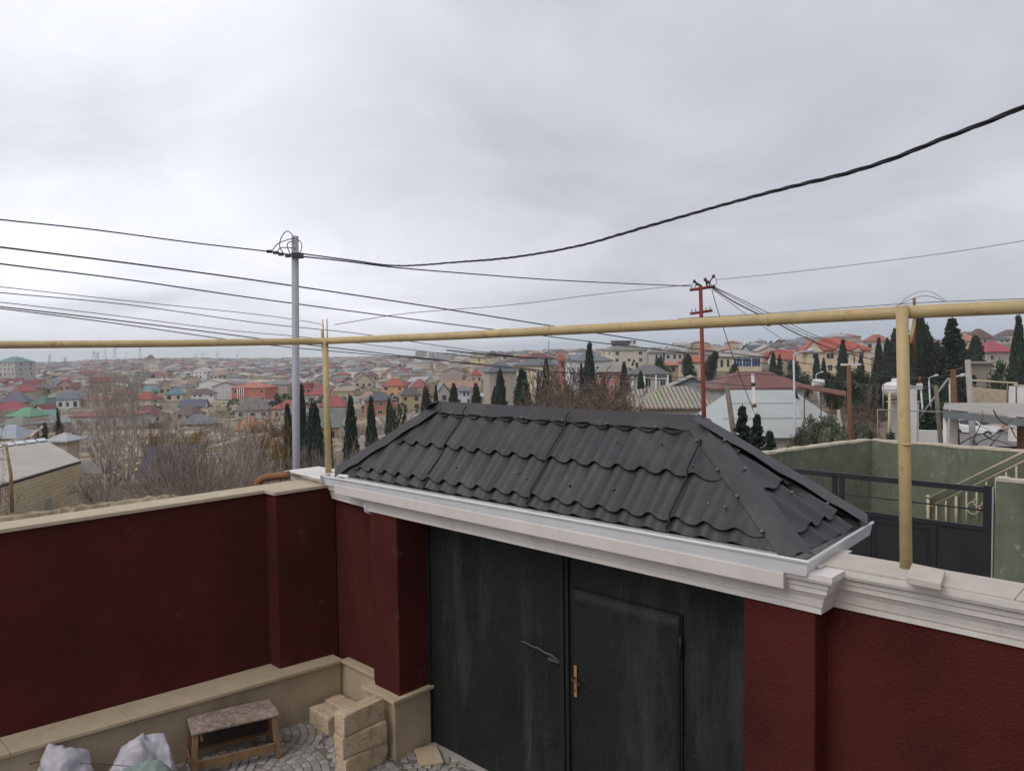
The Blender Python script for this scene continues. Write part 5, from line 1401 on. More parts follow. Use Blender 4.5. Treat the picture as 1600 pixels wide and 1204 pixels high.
for i, (k, x, yt, d, w, lb) in enumerate((('shrub', 1240, 560, 110, 40, 'dark shrub under the orange roof left of the big cream house'), ('shrub2', 1300, 576, 95, 46, 'dark shrub mass below the big cream house left of the brown pole'),
    ('shrub', 1340, 574, 88, 46, 'dark shrub mass right of the brown timber pole top'), ('shrub2', 1375, 572, 84, 40, 'shrub mass left of the water tank'), ('shrub', 1405, 570, 86, 44, 'shrub mass above the water tank'),
    ('shrub', 1460, 590, 70, 48, 'shrub mass below the tall cypress clump'), ('shrub2', 1495, 580, 78, 50, 'shrub mass below the blue green spruce'), ('shrub', 1147, 566, 120, 22, 'dark shrub before the blue glazed house'),
    ('shrub2', 1075, 548, 160, 22, 'dark tree left of the red pole on the hill'), ('shrub', 1030, 556, 165, 30, 'low dark trees before the row of grey roofed houses'), ('shrub2', 1112, 545, 160, 26, 'dark tree just right of the red pole on the hill'))):
    tree(k, x, yt - 3, d, w * 1.5, lb, 'shrub', 'shrub')
tree('pine', 620, 632, 42, 70, 'grey green bushy pine at the left foot of the canopy roof', 'pine_tree', 'pine tree')
tree('shrub', 66, 652, 75, 22, 'dark round evergreen below the bright green roof', 'round_evergreen', 'tree')
tree('shrub2', 88, 643, 85, 20, 'dark evergreen right of the bright green roof', 'round_evergreen', 'tree')
tree('shrub2', 88, 626, 110, 12, 'small dark evergreen under the blue grey roof', 'round_evergreen', 'tree')
tree('shrub', 258, 690, 44, 20, 'small bright green shrub above the purple roof', 'shrub', 'shrub')
g4 = 'bare brushy trees below the boundary wall'
tree('poplar', 158, 560, 43, 84, 'tall bare tree with whitewashed trunk, left of the pair', 'bare_tree', 'tree', g4)
tree('poplar2', 191, 570, 42, 92, 'tall bare tree with whitewashed trunk, right of the pair', 'bare_tree', 'tree', g4)
tree('poplar', 262, 618, 55, 44, 'spindly bare tree behind the purple roof', 'bare_tree', 'tree', g4)
tree('gnarl', 150, 700, 41, 110, 'gnarled dark bare tree beside the stone shed', 'bare_tree', 'tree', g4)
tree('gnarl', 212, 712, 40, 80, 'low crooked bare tree right of the whitewashed trunks', 'bare_tree', 'tree', g4)
tree('gnarl', -20, 640, 30, 90, 'bare tree reaching in at the left edge before the stone shed', 'bare_tree', 'tree', g4)
tree('ochre', 402, 637, 36, 84, 'ochre leafed weeping tree left of the cypresses', 'ochre_tree', 'tree')
tree('ochre', 232, 655, 60, 44, 'thin ochre bush behind the bare trees', 'ochre_tree', 'tree')
for k, x, yt, d, w, lb in (('bareA', 300, 668, 24, 130, 'wide grey bare shrub at the left of the thicket'), ('bareB', 345, 660, 23, 120, 'pale branched bare shrub in the middle of the thicket'),
    ('bareB', 385, 690, 21, 110, 'pale low bare shrub nearest the rusty pipe'), ('bareA', 275, 715, 22, 120, 'low bare shrub above the rubble wall'),
    ('bareA', 335, 700, 19, 130, 'bare shrub in front of the thicket by the coping'), ('bareB', 420, 720, 20, 70, 'small bare shrub behind the rusty pipe'),
    ('scrub', 215, 745, 24, 90, 'low dry scrub right of the whitewashed trunks'), ('scrub', 140, 742, 38, 50, 'dry scrub against the stone shed wall'), ('scrub', 170, 755, 26, 90, 'low dry scrub in front of the whitewashed trunks'),
    ('bareA', 480, 690, 26, 60, 'bare grey shrub between the cypresses and the grey pole'), ('bareB', 555, 700, 30, 60, 'pale bare shrub at the foot of the broad conical cypress'), ('bareB', 590, 690, 36, 60, 'bare shrub left of the grey green pine'),
    ('bareB', 640, 640, 60, 40, 'pale bare tree right of the grey green pine'), ('bareA', 520, 715, 24, 60, 'low bare shrub behind the left ochre post')):
    tree(k, x, yt - 6, d, w * 1.3, lb, 'bare_shrub', 'shrub', 'bare shrubs in the thicket behind the left wall')
for x, yt, d, w, lb in ((880, 586, 52, 90, 'dense brown bare tree above the left of the canopy ridge'), (912, 580, 56, 100, 'dense brown bare tree behind the middle of the canopy ridge'), (948, 594, 50, 90, 'dense brown bare tree left of the striped roof'), (860, 598, 48, 70, 'low brown bare tree nearest the cream block'), (905, 600, 44, 110, 'nearest low brown bare tree just over the canopy ridge')):
    tree('bareC', x, yt - 7, d, w * 1.5, lb, 'bare_tree', 'tree', 'brown bare trees behind the canopy')

# widened
# ------------------------------------------------------------------ houses
def brickmat(name, c1, c2, mortar, w, h):
    m = bpy.data.materials.new(name); m.use_nodes = True; nt = m.node_tree; L = nt.links.new; b = nt.nodes['Principled BSDF']; b.inputs['Roughness'].default_value = .95
    tc = _n(nt, 'ShaderNodeTexCoord'); sx = _n(nt, 'ShaderNodeSeparateXYZ'); L(tc.outputs['Object'], sx.inputs[0])
    ad = _n(nt, 'ShaderNodeMath', operation='ADD'); L(sx.outputs['X'], ad.inputs[0]); L(sx.outputs['Y'], ad.inputs[1])
    cb = _n(nt, 'ShaderNodeCombineXYZ'); L(ad.outputs[0], cb.inputs[0]); L(sx.outputs['Z'], cb.inputs[1])
    br = _n(nt, 'ShaderNodeTexBrick'); L(cb.outputs[0], br.inputs['Vector']); br.inputs['Scale'].default_value = 1
    br.inputs['Color1'].default_value = (*c1, 1); br.inputs['Color2'].default_value = (*c2, 1); br.inputs['Mortar'].default_value = (*mortar, 1)
    br.inputs['Brick Width'].default_value = w; br.inputs['Row Height'].default_value = h; br.inputs['Mortar Size'].default_value = h * .06
    L(br.outputs['Color'], b.inputs['Base Color']); return m
HEROES = []
CAVE = {}
def house(label, xl, xr, yb, ye, yr, roof, wall, kind='hip', d=None, ratio=.8, yaw=None, wins=(3, 1), over=.45, ridge=.45, group=None, base_extra=6.0, cat='house', winmat='glass', name='house', rmat=None, wmat=None, ext=False):
    """house standing where the photo's ray through its foot meets the ground; walls, roof and windows are parts"""
    xc = (xl + xr) / 2
    p = hit(xc, yb) if d is None else PD(xc, yb, d)
    d = p.y
    yaw = R(rnd.uniform(-22, 22) if yaw is None else yaw)
    Wd = (xr - xl) / F * d
    ca, sa = abs(math.cos(yaw)), abs(math.sin(yaw))
    w = Wd / (ca + ratio * sa); dp = w * ratio
    w -= 2 * over * .9; dp -= 2 * over * .9
    w = max(w, 1.5); dp = max(dp, 1.5)
    ze, zr, zb = ztop(xc, ye, d), ztop(xc, yr, d), p.z
    c = Vector((p.x, d + dp * .5, 0))
    cy, sy = math.cos(yaw), math.sin(yaw)
    zlow = min(zb, terrain(c.x, c.y)) - 1.0
    def P(x, y, z): return Vector((c.x + x * cy - y * sy, c.y + x * sy + y * cy, z))
    root = thing(name, label, cat, Vector((c.x, c.y, zb)), group)
    hw, hd = w / 2, dp / 2
    mb = MB(); mb.hexa([P(-hw, -hd, zlow), P(hw, -hd, zlow), P(hw, hd, zlow), P(-hw, hd, zlow), P(-hw, -hd, ze), P(hw, -hd, ze), P(hw, hd, ze), P(-hw, hd, ze)])
    if kind == 'gable':
        mb.add([P(-hw, -hd, ze), P(hw, -hd, ze), P(0, -hd, zr - .12), P(-hw, hd, ze), P(hw, hd, ze), P(0, hd, zr - .12)], [(0, 1, 2), (4, 3, 5)])
    if kind == 'side':
        mb.add([P(-hw, -hd, ze), P(-hw, hd, ze), P(-hw, 0, zr - .12), P(hw, -hd, ze), P(hw, hd, ze), P(hw, 0, zr - .12)], [(0, 2, 1), (3, 4, 5)])
    mb.build('wall', wmat or wallmat(wall), root)
    a, b = hw + over, hd + over; t = .12 if d > 40 else .06; z0 = ze + .004
    rm = rmat or wallmat(roof, 'roof'); mb = MB()
    if kind == 'hip':
        rl = max(0, a - b * .95) if a >= b else 0; rd = max(0, b - a * .95) if b > a else 0
        if ridge is not None and a >= b: rl = max(rl, a * ridge * .25)
        top = [P(-rl, -rd, zr), P(rl, -rd, zr), P(rl, rd, zr), P(-rl, rd, zr)]
        lo = [P(-a, -b, z0), P(a, -b, z0), P(a, b, z0), P(-a, b, z0)]; lt = [v + Vector((0, 0, t)) for v in lo]
        if rl > rd: mb.add(lo + lt + [P(-rl, 0, zr), P(rl, 0, zr)], [(3, 2, 1, 0), (0, 1, 5, 4), (1, 2, 6, 5), (2, 3, 7, 6), (3, 0, 4, 7), (4, 5, 9, 8), (6, 7, 8, 9), (5, 6, 9), (7, 4, 8)])
        elif rd > 0: mb.add(lo + lt + [P(0, -rd, zr), P(0, rd, zr)], [(3, 2, 1, 0), (0, 1, 5, 4), (1, 2, 6, 5), (2, 3, 7, 6), (3, 0, 4, 7), (4, 5, 8), (6, 7, 9), (5, 6, 9, 8), (7, 4, 8, 9)])
        else: mb.add(lo + lt + [P(0, 0, zr)], [(3, 2, 1, 0), (0, 1, 5, 4), (1, 2, 6, 5), (2, 3, 7, 6), (3, 0, 4, 7), (4, 5, 8), (5, 6, 8), (6, 7, 8), (7, 4, 8)])
    elif kind == 'gable':
        f = [P(-a, -b, z0), P(0, -b, zr), P(a, -b, z0), P(a, -b, z0 + t), P(0, -b, zr + t), P(-a, -b, z0 + t)]; k = [P(-a, b, z0), P(0, b, zr), P(a, b, z0), P(a, b, z0 + t), P(0, b, zr + t), P(-a, b, z0 + t)]
        mb.add(f + k, [(0, 1, 4, 5), (1, 2, 3, 4), (6, 11, 10, 7), (7, 10, 9, 8)] + [(i, i + 6, (i + 1) % 6 + 6, (i + 1) % 6) for i in range(6)])
    elif kind == 'side':
        f = [P(-a, -b, z0), P(-a, 0, zr), P(-a, b, z0), P(-a, b, z0 + t), P(-a, 0, zr + t), P(-a, -b, z0 + t)]; k = [P(a, -b, z0), P(a, 0, zr), P(a, b, z0), P(a, b, z0 + t), P(a, 0, zr + t), P(a, -b, z0 + t)]
        mb.add(f + k, [(0, 1, 4, 5), (1, 2, 3, 4), (6, 11, 10, 7), (7, 10, 9, 8)] + [(i, i + 6, (i + 1) % 6 + 6, (i + 1) % 6) for i in range(6)])
    elif kind == 'shed':
        mb.hexa([P(-a, -b, z0), P(a, -b, z0), P(a, b, zr), P(-a, b, zr), P(-a, -b, z0 + t), P(a, -b, z0 + t), P(a, b, zr + t), P(-a, b, zr + t)])
        mb.add([P(-hw, hd, ze), P(hw, hd, ze), P(hw, hd, zr - .3), P(-hw, hd, zr - .3), P(-hw, -hd, ze), P(hw, -hd, ze)], [(0, 1, 2, 3), (4, 0, 3), (5, 2, 1)])
    else:
        mb.hexa([P(-a * .98, -b * .98, z0), P(a * .98, -b * .98, z0), P(a * .98, b * .98, z0), P(-a * .98, b * .98, z0), P(-a * .98, -b * .98, zr), P(a * .98, -b * .98, zr), P(a * .98, b * .98, zr), P(-a * .98, b * .98, zr)])
    ro = mb.build('roof', rm, root)
    if ext:      # lower extension with its own sheet roof
        e0 = rnd.choice((-1, 1)); el = rnd.uniform(.35, .7) * w; eh = zb + (ze - zb) * rnd.uniform(.55, .8); ed = hd * rnd.uniform(.4, .9)
        xa, xb = sorted((e0 * (hw - .05), e0 * (hw + el)))
        mb = MB(); mb.hexa([P(xa, -hd * 1.15, zlow), P(xb, -hd * 1.15, zlow), P(xb, ed, zlow), P(xa, ed, zlow), P(xa, -hd * 1.15, eh), P(xb, -hd * 1.15, eh), P(xb, ed, eh), P(xa, ed, eh)])
        ex = mb.build('extension', wallmat(rnd.choice((LG, BEIGE, SAND, WHITE))), root)
        mb = MB(); r_ = rnd.uniform(.2, .9); mb.hexa([P(xa - .15, -hd * 1.15 - .3, eh + .004), P(xb + .25, -hd * 1.15 - .3, eh + .004), P(xb + .25, ed + .2, eh + r_), P(xa - .15, ed + .2, eh + r_), P(xa - .15, -hd * 1.15 - .3, eh + .1), P(xb + .25, -hd * 1.15 - .3, eh + .1), P(xb + .25, ed + .2, eh + r_ + .1), P(xa - .15, ed + .2, eh + r_ + .1)])
        mb.build('sheet_roof', wallmat(rnd.choice((GREY, (.38, .37, .36), TAN, roof)), 'roof'), ex)
        if rnd.random() < .5:
            x_ = rnd.uniform(-.4, .4) * w; mb = MB(); mb.hexa([P(x_ - .25, -.25 + dp * .1, ze), P(x_ + .25, -.25 + dp * .1, ze), P(x_ + .25, .25 + dp * .1, ze), P(x_ - .25, .25 + dp * .1, ze), P(x_ - .25, -.25 + dp * .1, zr + .5), P(x_ + .25, -.25 + dp * .1, zr + .5), P(x_ + .25, .25 + dp * .1, zr + .5), P(x_ - .25, .25 + dp * .1, zr + .5)]); mb.build('chimney', wallmat(SAND), ro)
    nx, nz = wins
    if nx:
        big = (xr - xl) > 48
        hh = (ze - zb) / nz
        ww = min(1.3, w / nx * .45); wh = min(1.7, hh * .52)
        faces = [(-1, 'f')]
        if abs(yaw) > R(8): faces.append((1 if yaw < 0 else -1, 's'))
        for sgn, fc in faces:
            span = w if fc == 'f' else dp; n_ = nx if fc == 'f' else max(1, min(2, int(nx * ratio)))
            for j in range(nz):
                for i in range(n_):
                    if rnd.random() < .14: continue
                    ww = min(1.3, w / nx * .45) * rnd.uniform(.7, 1.2); wh = min(1.7, hh * .52) * rnd.uniform(.8, 1.12)
                    u = (-span / 2 + span * (i + .5 + rnd.uniform(-.1, .1)) / n_) ; z = zb + hh * (j + .5) + .1
                    def Q(du, dz, o_):
                        if fc == 'f': return P(u + du, -hd - o_, z + dz)
                        return P(-sgn * -1 * (hw + o_) if False else (hw + o_) * (1 if yaw < 0 else -1) * (1), u + du, z + dz) if True else None
                    mb = MB(); o1, o2 = -.02, .05
                    mb.hexa([Q(-ww / 2, -wh / 2, o2), Q(ww / 2, -wh / 2, o2), Q(ww / 2, -wh / 2, o1), Q(-ww / 2, -wh / 2, o1), Q(-ww / 2, wh / 2, o2), Q(ww / 2, wh / 2, o2), Q(ww / 2, wh / 2, o1), Q(-ww / 2, wh / 2, o1)])
                    if big:
                        f = mb.build('window', M['frame'], root)
                        mb = MB(); o2, o1 = .07, .0; e = .09
                        for q0, q1 in ((-ww / 2 + e, -e / 3), (e / 3, ww / 2 - e)):
                            mb.hexa([Q(q0, -wh / 2 + e, o2), Q(q1, -wh / 2 + e, o2), Q(q1, -wh / 2 + e, o1), Q(q0, -wh / 2 + e, o1), Q(q0, wh / 2 - e, o2), Q(q1, wh / 2 - e, o2), Q(q1, wh / 2 - e, o1), Q(q0, wh / 2 - e, o1)])
                        mb.build('pane', M[winmat], f)
                    else: mb.build('window', M[winmat], root)
    HEROES.append((xl, xr, min(yr, ye), yb, d, label, c.x, c.y, max(w, dp)))
    return dict(root=root, P=P, hw=hw, hd=hd, ze=ze, zr=zr, zb=zb, d=d, roof=ro, zlow=zlow)
# colours (real-world albedo)
MAROON, RED, CRIM, ORANGE = (.20, .045, .045), (.36, .07, .055), (.33, .05, .065), (.40, .13, .06)
GREY, DGREY, BLUEG, TEAL, GREEN, DGREEN = (.21, .205, .21), (.10, .10, .11), (.15, .165, .205), (.14, .26, .255), (.13, .30, .19), (.09, .17, .13)
BROWN, TAN, PALEG = (.15, .10, .095), (.33, .25, .18), (.33, .38, .40)
CREAM, WHITE, BEIGE, PINK, SAND, CORAL, ORW = (.62, .54, .40), (.68, .66, .64), (.50, .42, .31), (.50, .30, .26), (.46, .36, .23), (.55, .16, .11), (.60, .33, .15)
LG = (.48, .46, .43)
h = house
# left of the poles, near to far
h('bluish grey metal roofed house at the lower left edge of town', -30, 42, 694, 685, 665, (.34, .37, .42), BEIGE, 'hip', yaw=-12, wins=(2, 1))
h('house with flat grey green roof and pale walls at left edge', -4, 46, 676, 665, 652, (.22, .225, .20), WHITE, 'hip', yaw=-10, wins=(2, 1))
h('house with the bright green roof at the left', 2, 64, 664, 651, 637, GREEN, BEIGE, 'hip', yaw=-15, wins=(3, 1))
h('low house with faded teal lean-to roof beside the bright green roof', 60, 88, 662, 650, 641, TEAL, BEIGE, 'shed', wins=(1, 1))
h('small house with maroon gabled roof behind the bright green roof', 44, 84, 652, 643, 632, MAROON, BEIGE, 'gable', yaw=-20, wins=(1, 1))
h('house with dark green hipped roof at left', 38, 84, 640, 633, 619, DGREEN, WHITE, 'hip', wins=(2, 1))
h('house with purple grey hipped roof at the left edge', -8, 40, 640, 629, 612, (.14, .13, .18), BEIGE, 'hip', yaw=10, wins=(2, 1))
h('pale walled house with blue grey roof left of the bare trees', 83, 124, 640, 624, 611, BLUEG, WHITE, 'hip', yaw=12, wins=(3, 1))
h('maroon roofed house at far left edge', -20, 34, 645, 640, 628, CRIM, PINK, 'hip', wins=(1, 1))
h('reddish house with peaked maroon roof above the blue grey roof', 87, 112, 610, 602, 593, MAROON, PINK, 'gable', yaw=8, wins=(2, 1))
h('house with dark maroon roof beside the reddish peaked house', 104, 130, 611, 606, 597, (.16, .05, .055), BEIGE, 'hip', wins=(1, 1))
h('big pale building with green barrel-like roof on the left skyline', -14, 41, 588, 566, 557, (.15, .25, .22), (.50, .46, .44), 'hip', yaw=-20, d=520, wins=(5, 3), cat='building', name='large_building')
h('house with bright red roof behind the bare tree crowns', 205, 246, 632, 624, 612, RED, BEIGE, 'hip', yaw=-15, wins=(2, 1))
h('house with teal roof directly behind the bright red one', 208, 247, 613, 612, 603, TEAL, CREAM, 'hip', yaw=-12, wins=(2, 1))
h('tall house with crimson roof right of the teal roof', 243, 268, 616, 606, 592, CRIM, BEIGE, 'gable', yaw=25, wins=(2, 1))
h('pink house with flat top above the crimson roof', 242, 264, 594, 586, 583, (.42, .20, .17), PINK, 'flat', wins=(2, 1))
h('cream house with small teal hipped roof in mid town', 254, 287, 626, 616, 607, (.10, .21, .24), CREAM, 'hip', yaw=10, wins=(2, 1))
h('white walled house with brown roof left of the coral house', 294, 335, 628, 615, 607, BROWN, WHITE, 'hip', yaw=10, wins=(4, 2))
hc = h('large coral red house with white columns', 359, 424, 628, 606, 598, (.44, .15, .10), CORAL, 'hip', yaw=-8, wins=(5, 2), ridge=.7)
for i in range(4):
    mb = MB(); x = -hc['hw'] * .62 + i * .95; a = hc['P'](x, -hc['hd'] - .35, hc['zb']); mb.tube([a - Vector((0, 0, 2)), Vector((a.x, a.y, hc['ze'] + .0))], .20, 8); mb.build('column', M['white'], hc['root'])
h('white villa with many gables in the middle distance', 296, 329, 591, 580, 574, LG, WHITE, 'gable', wins=(4, 2))
h('cream villa with tan hipped roof right of the white villa', 325, 355, 594, 586, 578, TAN, CREAM, 'hip', wins=(4, 1))
h('house with grey brown hipped roof behind the ochre tree', 358, 421, 654, 641, 621, (.19, .165, .155), (.52, .48, .44), 'hip', yaw=12, wins=(3, 1))
h('house with orange tiled hipped roof behind the ochre tree', 362, 410, 684, 672, 651, (.38, .16, .085), CREAM, 'hip', yaw=-14, wins=(2, 1))
h('orange walled house with wide grey roof above the thicket', 274, 332, 673, 663, 648, (.17, .175, .18), (.50, .24, .13), 'hip', yaw=10, wins=(3, 1))
h('house with dark brown gabled roof behind the wide grey roof', 266, 316, 657, 648, 634, BROWN, WHITE, 'hip', yaw=-20, wins=(2, 1))
h('house with dark blue long roof below the white walled house', 274, 320, 642, 636, 625, (.115, .12, .165), WHITE, 'side', yaw=8, wins=(3, 1))
h('house with dull maroon roof right of the bare trees', 202, 248, 662, 649, 633, (.19, .075, .07), WHITE, 'hip', yaw=-10, wins=(2, 1))
h('cream flat roofed house below the skyline hump', 229, 250, 581, 569, 567, LG, CREAM, 'flat', wins=(3, 1))
h('dark hipped house alone on top of the skyline hump', 226, 241, 564, 559, 554, (.12, .14, .11), BEIGE, 'hip', wins=(2, 1), d=900)
# between the poles and the canopy
h('orange house with red hipped roof left of the canopy', 595, 637, 620, 603, 591, (.36, .09, .06), ORW, 'hip', yaw=-10, wins=(3, 2))
h('brick house with dark grey hipped roof left of the canopy', 561, 620, 650, 626, 613, (.105, .11, .125), (.46, .19, .11), 'hip', yaw=14, wins=(3, 2))
h('unfinished yellow stone house right of the brick one', 619, 660, 641, 617, 606, (.11, .095, .10), (.50, .40, .21), 'hip', yaw=14, wins=(2, 2))
h('house with broad red hipped roof behind the left ochre post', 496, 545, 645, 635, 619, (.34, .065, .06), BEIGE, 'hip', yaw=-10, wins=(2, 1))
h('low building with long grey green sheet roof behind the ochre post', 496, 536, 690, 668, 640, (.15, .175, .155), (.46, .30, .18), 'shed', yaw=6, ratio=1.0, wins=(1, 1))
h('house with crimson hipped roof left of the ochre post top', 476, 529, 622, 617, 604, CRIM, BEIGE, 'hip', yaw=-18, wins=(2, 1))
h('cream twin gabled house above the dark cypress', 545, 583, 607, 596, 584, (.18, .14, .13), CREAM, 'gable', yaw=25, wins=(3, 1))
h('house with purple brown roof behind the twin gabled house', 565, 592, 594, 587, 580, (.17, .09, .09), SAND, 'hip', wins=(2, 1))
h('house with crimson gabled roof right of the orange house', 639, 671, 612, 605, 592, (.30, .07, .07), PINK, 'hip', yaw=-20, wins=(1, 1))
h('red flat roofed house with white trim beside the grey pole', 468, 488, 618, 604, 598, CRIM, (.5, .14, .12), 'flat', wins=(2, 1))
h('pale walled tan roofed house behind the brick house', 556, 592, 628, 623, 611, (.36, .24, .18), LG, 'hip', wins=(1, 1))
# centre
hb = h('tall grey beige block with slate roof above the canopy', 751, 812, 640, 581, 565, (.14, .15, .175), (.42, .38, .31), 'hip', yaw=18, wins=(0, 0), cat='building', d=150)
for i in range(3):
    mb = MB(); x = -hb['hw'] + .5 + i * .9; P_ = hb['P']; y = -hb['hd']
    mb.hexa([P_(x, y - .14, hb['zlow']), P_(x + .32, y - .14, hb['zlow']), P_(x + .32, y + .1, hb['zlow']), P_(x, y + .1, hb['zlow']), P_(x, y - .14, hb['ze'] - .05), P_(x + .32, y - .14, hb['ze'] - .05), P_(x + .32, y + .1, hb['ze'] - .05), P_(x, y + .1, hb['ze'] - .05)]); mb.build('pilaster', wallmat((.46, .42, .36)), hb['root'])
h('yellow two storey house with dark windows on the slope', 734, 769, 573, 559, 552, (.23, .225, .18), (.62, .54, .24), 'hip', yaw=-8, wins=(3, 2))
h('pink house with red hipped roof left of the tall grey block', 732, 754, 600, 586, 577, (.40, .08, .06), (.55, .42, .33), 'hip', wins=(2, 1))
h('low house with long orange tiled roof left of the tall block', 692, 752, 612, 606, 596, (.36, .20, .12), BEIGE, 'side', yaw=4, wins=(0, 0))
h('blue and white glazed house with orange balcony', 712, 738, 632, 611, 603, (.17, .19, .21), (.55, .56, .62), 'hip', yaw=0, wins=(3, 2), d=150)
h('house with pale green gabled roof between the cypresses', 678, 704, 630, 613, 598, (.23, .27, .24), LG, 'gable', wins=(1, 1))
h('dark hump roofed house on the skyline behind the yellow house', 757, 783, 561, 557, 548, (.09, .085, .09), BEIGE, 'hip', wins=(2, 1), d=420)
h('house with dark roof right of the hump roofed one', 784, 806, 562, 557, 552, (.10, .095, .10), LG, 'hip', wins=(2, 1), d=400)
h('big cream block with slate hipped roof above the canopy', 800, 876, 628, 571, 560, (.14, .15, .17), (.64, .56, .40), 'hip', yaw=-14, wins=(2, 2), cat='building', d=165)
h('house with dark maroon roof peeping over the cream block', 811, 868, 568, 560, 551, (.17, .06, .065), LG, 'hip', wins=(0, 0), d=260)
h('narrow red tower house right of the cream block', 871, 887, 592, 564, 555, (.34, .08, .055), (.50, .20, .16), 'hip', yaw=0, wins=(1, 2), d=200, ratio=1.0)
h('wide white house with blue grey hipped roof at the centre', 884, 962, 592, 564, 551, (.17, .185, .205), (.62, .62, .64), 'hip', yaw=12, wins=(6, 1), d=190)
h('pink brick house with corrugated hipped roof behind the bare trees', 928, 990, 612, 581, 566, (.27, .255, .225), (.48, .20, .16), 'hip', yaw=-12, wins=(3, 2), d=130)
hw_ = h('large white house with grey roof and dark roof block on the hill', 942, 1015, 568, 547, 536, (.22, .215, .19), (.68, .62, .50), 'hip', yaw=14, wins=(3, 2), d=260, cat='house')
mb = MB(); P_ = hw_['P']; z0, z1 = hw_['zr'] - 1.4, ztop(980, 531.5, 260)
mb.hexa([P_(-3.5, -1.5, z0), P_(3.2, -1.5, z0), P_(3.2, 1.8, z0), P_(-3.5, 1.8, z0), P_(-4.2, -1.8, z1), P_(3.9, -1.8, z1), P_(3.9, 2.1, z1), P_(-4.2, 2.1, z1)]); mb.build('roof_block', wallmat((.13, .11, .12), 'roof'), hw_['root'])
mb = MB(); mb.add([P_(1.0, -2.2, z0 + .2), P_(3.6, -2.2, z0 + .2), P_(2.3, -2.2, z1 - .1), P_(1.0, -1.4, z0 + .2), P_(3.6, -1.4, z0 + .2), P_(2.3, -1.4, z1 - .1)], [(0, 1, 2), (4, 3, 5), (0, 3, 4, 1), (1, 4, 5, 2), (2, 5, 3, 0)]); mb.build('dormer', wallmat((.62, .58, .52)), hw_['root'])
hcol = h('house with dark grey hipped roof and white columns before the striped roof', 981, 1053, 612, 585, 570, (.15, .145, .15), (.46, .44, .38), 'hip', yaw=-6, wins=(3, 1), d=112)
for i in range(4):
    P_ = hcol['P']; mb = MB(); a = P_(-hcol['hw'] + .3 + i * hcol['hw'] * .62, -hcol['hd'] - .25, hcol['zb']); mb.tube([a - Vector((0, 0, 1)), Vector((a.x, a.y, hcol['ze'] - .02))], .16, 8); mb.build('column', M['white'], hcol['root'])
for i, (a, b) in enumerate(((1014, 1038), (1037, 1070), (1069, 1094))):
    h(('leftmost', 'middle', 'rightmost')[i] + ' house in the skyline row of grey hipped roofs', a, b, 564, 551, 543.5, (.20, .185, .18) if i < 2 else (.22, .17, .12), (.50, .47, .43) if i < 2 else CREAM, 'hip', yaw=0, wins=(3, 1), d=255)
h('house with wide orange red hipped roof left of the red pole', 1059, 1114, 584, 566, 555, (.42, .125, .08), CREAM, 'hip', yaw=-10, wins=(3, 1), d=170)
h('lower house with orange roof beside the wide orange red one', 1022, 1064, 583, 571, 564, (.42, .16, .09), SAND, 'hip', yaw=8, wins=(2, 1), d=178)
hg = h('cream house with a row of blue glazed windows', 1118, 1196, 578, 557, 546, (.34, .325, .28), (.62, .55, .36), 'hip', yaw=-4, wins=(0, 0), d=185)
P_ = hg['P']; y = -hg['hd'] - .06
for i in range(3):
    x0 = -hg['hw'] * .25 + i * hg['hw'] * .405; x1 = x0 + hg['hw'] * .37; za, zb_ = hg['zb'] + .9, hg['ze'] - .35
    mb = MB(); mb.hexa([P_(x0 - .1, y, za - .1), P_(x1 + .1, y, za - .1), P_(x1 + .1, y + .2, za - .1), P_(x0 - .1, y + .2, za - .1), P_(x0 - .1, y, zb_ + .1), P_(x1 + .1, y, zb_ + .1), P_(x1 + .1, y + .2, zb_ + .1), P_(x0 - .1, y + .2, zb_ + .1)])
    f = mb.build('window', M['frame'], hg['root']); mb = MB()
    for j in range(3):
        for k in range(2):
            a, b = lerp(x0, x1, j / 3) + .04, lerp(x0, x1, (j + 1) / 3) - .04; e, g_ = lerp(za, zb_, k / 2) + .04, lerp(za, zb_, (k + 1) / 2) - .04
            mb.hexa([P_(a, y - .05, e), P_(b, y - .05, e), P_(b, y + .1, e), P_(a, y + .1, e), P_(a, y - .05, g_), P_(b, y - .05, g_), P_(b, y + .1, g_), P_(a, y + .1, g_)])
    mb.build('pane', M['blueglass'], f)
for x in (-.78, -.5):
    mb = MB(); x *= hg['hw']; mb.hexa([P_(x - .3, y, hg['zb'] + .8), P_(x + .3, y, hg['zb'] + .8), P_(x + .3, y + .2, hg['zb'] + .8), P_(x - .3, y + .2, hg['zb'] + .8), P_(x - .3, y, hg['zb'] + 2.6), P_(x + .3, y, hg['zb'] + 2.6), P_(x + .3, y + .2, hg['zb'] + 2.6), P_(x - .3, y + .2, hg['zb'] + 2.6)]); mb.build('window', M['glass'], hg['root'])
h('house with peach walls behind the blue glazed house', 1127, 1152, 552, 546, 538, (.42, .26, .18), (.58, .40, .28), 'hip', wins=(1, 1), d=300)
h('house with slate grey gabled roof on the skyline', 1164, 1197, 553, 546, 539, (.11, .115, .13), LG, 'side', yaw=10, wins=(1, 1), d=290)
h('white house with pale grey gabled roof left of the street lamp', 1184, 1222, 574, 548, 539, (.42, .40, .40), (.58, .52, .48), 'gable', yaw=0, wins=(2, 2), d=250)
h('house with orange red roof right behind the tall street lamp', 1204, 1247, 580, 562, 547, (.40, .10, .06), CREAM, 'side', yaw=14, wins=(2, 1), d=220)
h('house with small red roof between the glazed and white houses', 1190, 1212, 566, 557, 549, (.36, .10, .08), PINK, 'hip', wins=(1, 1), d=230)
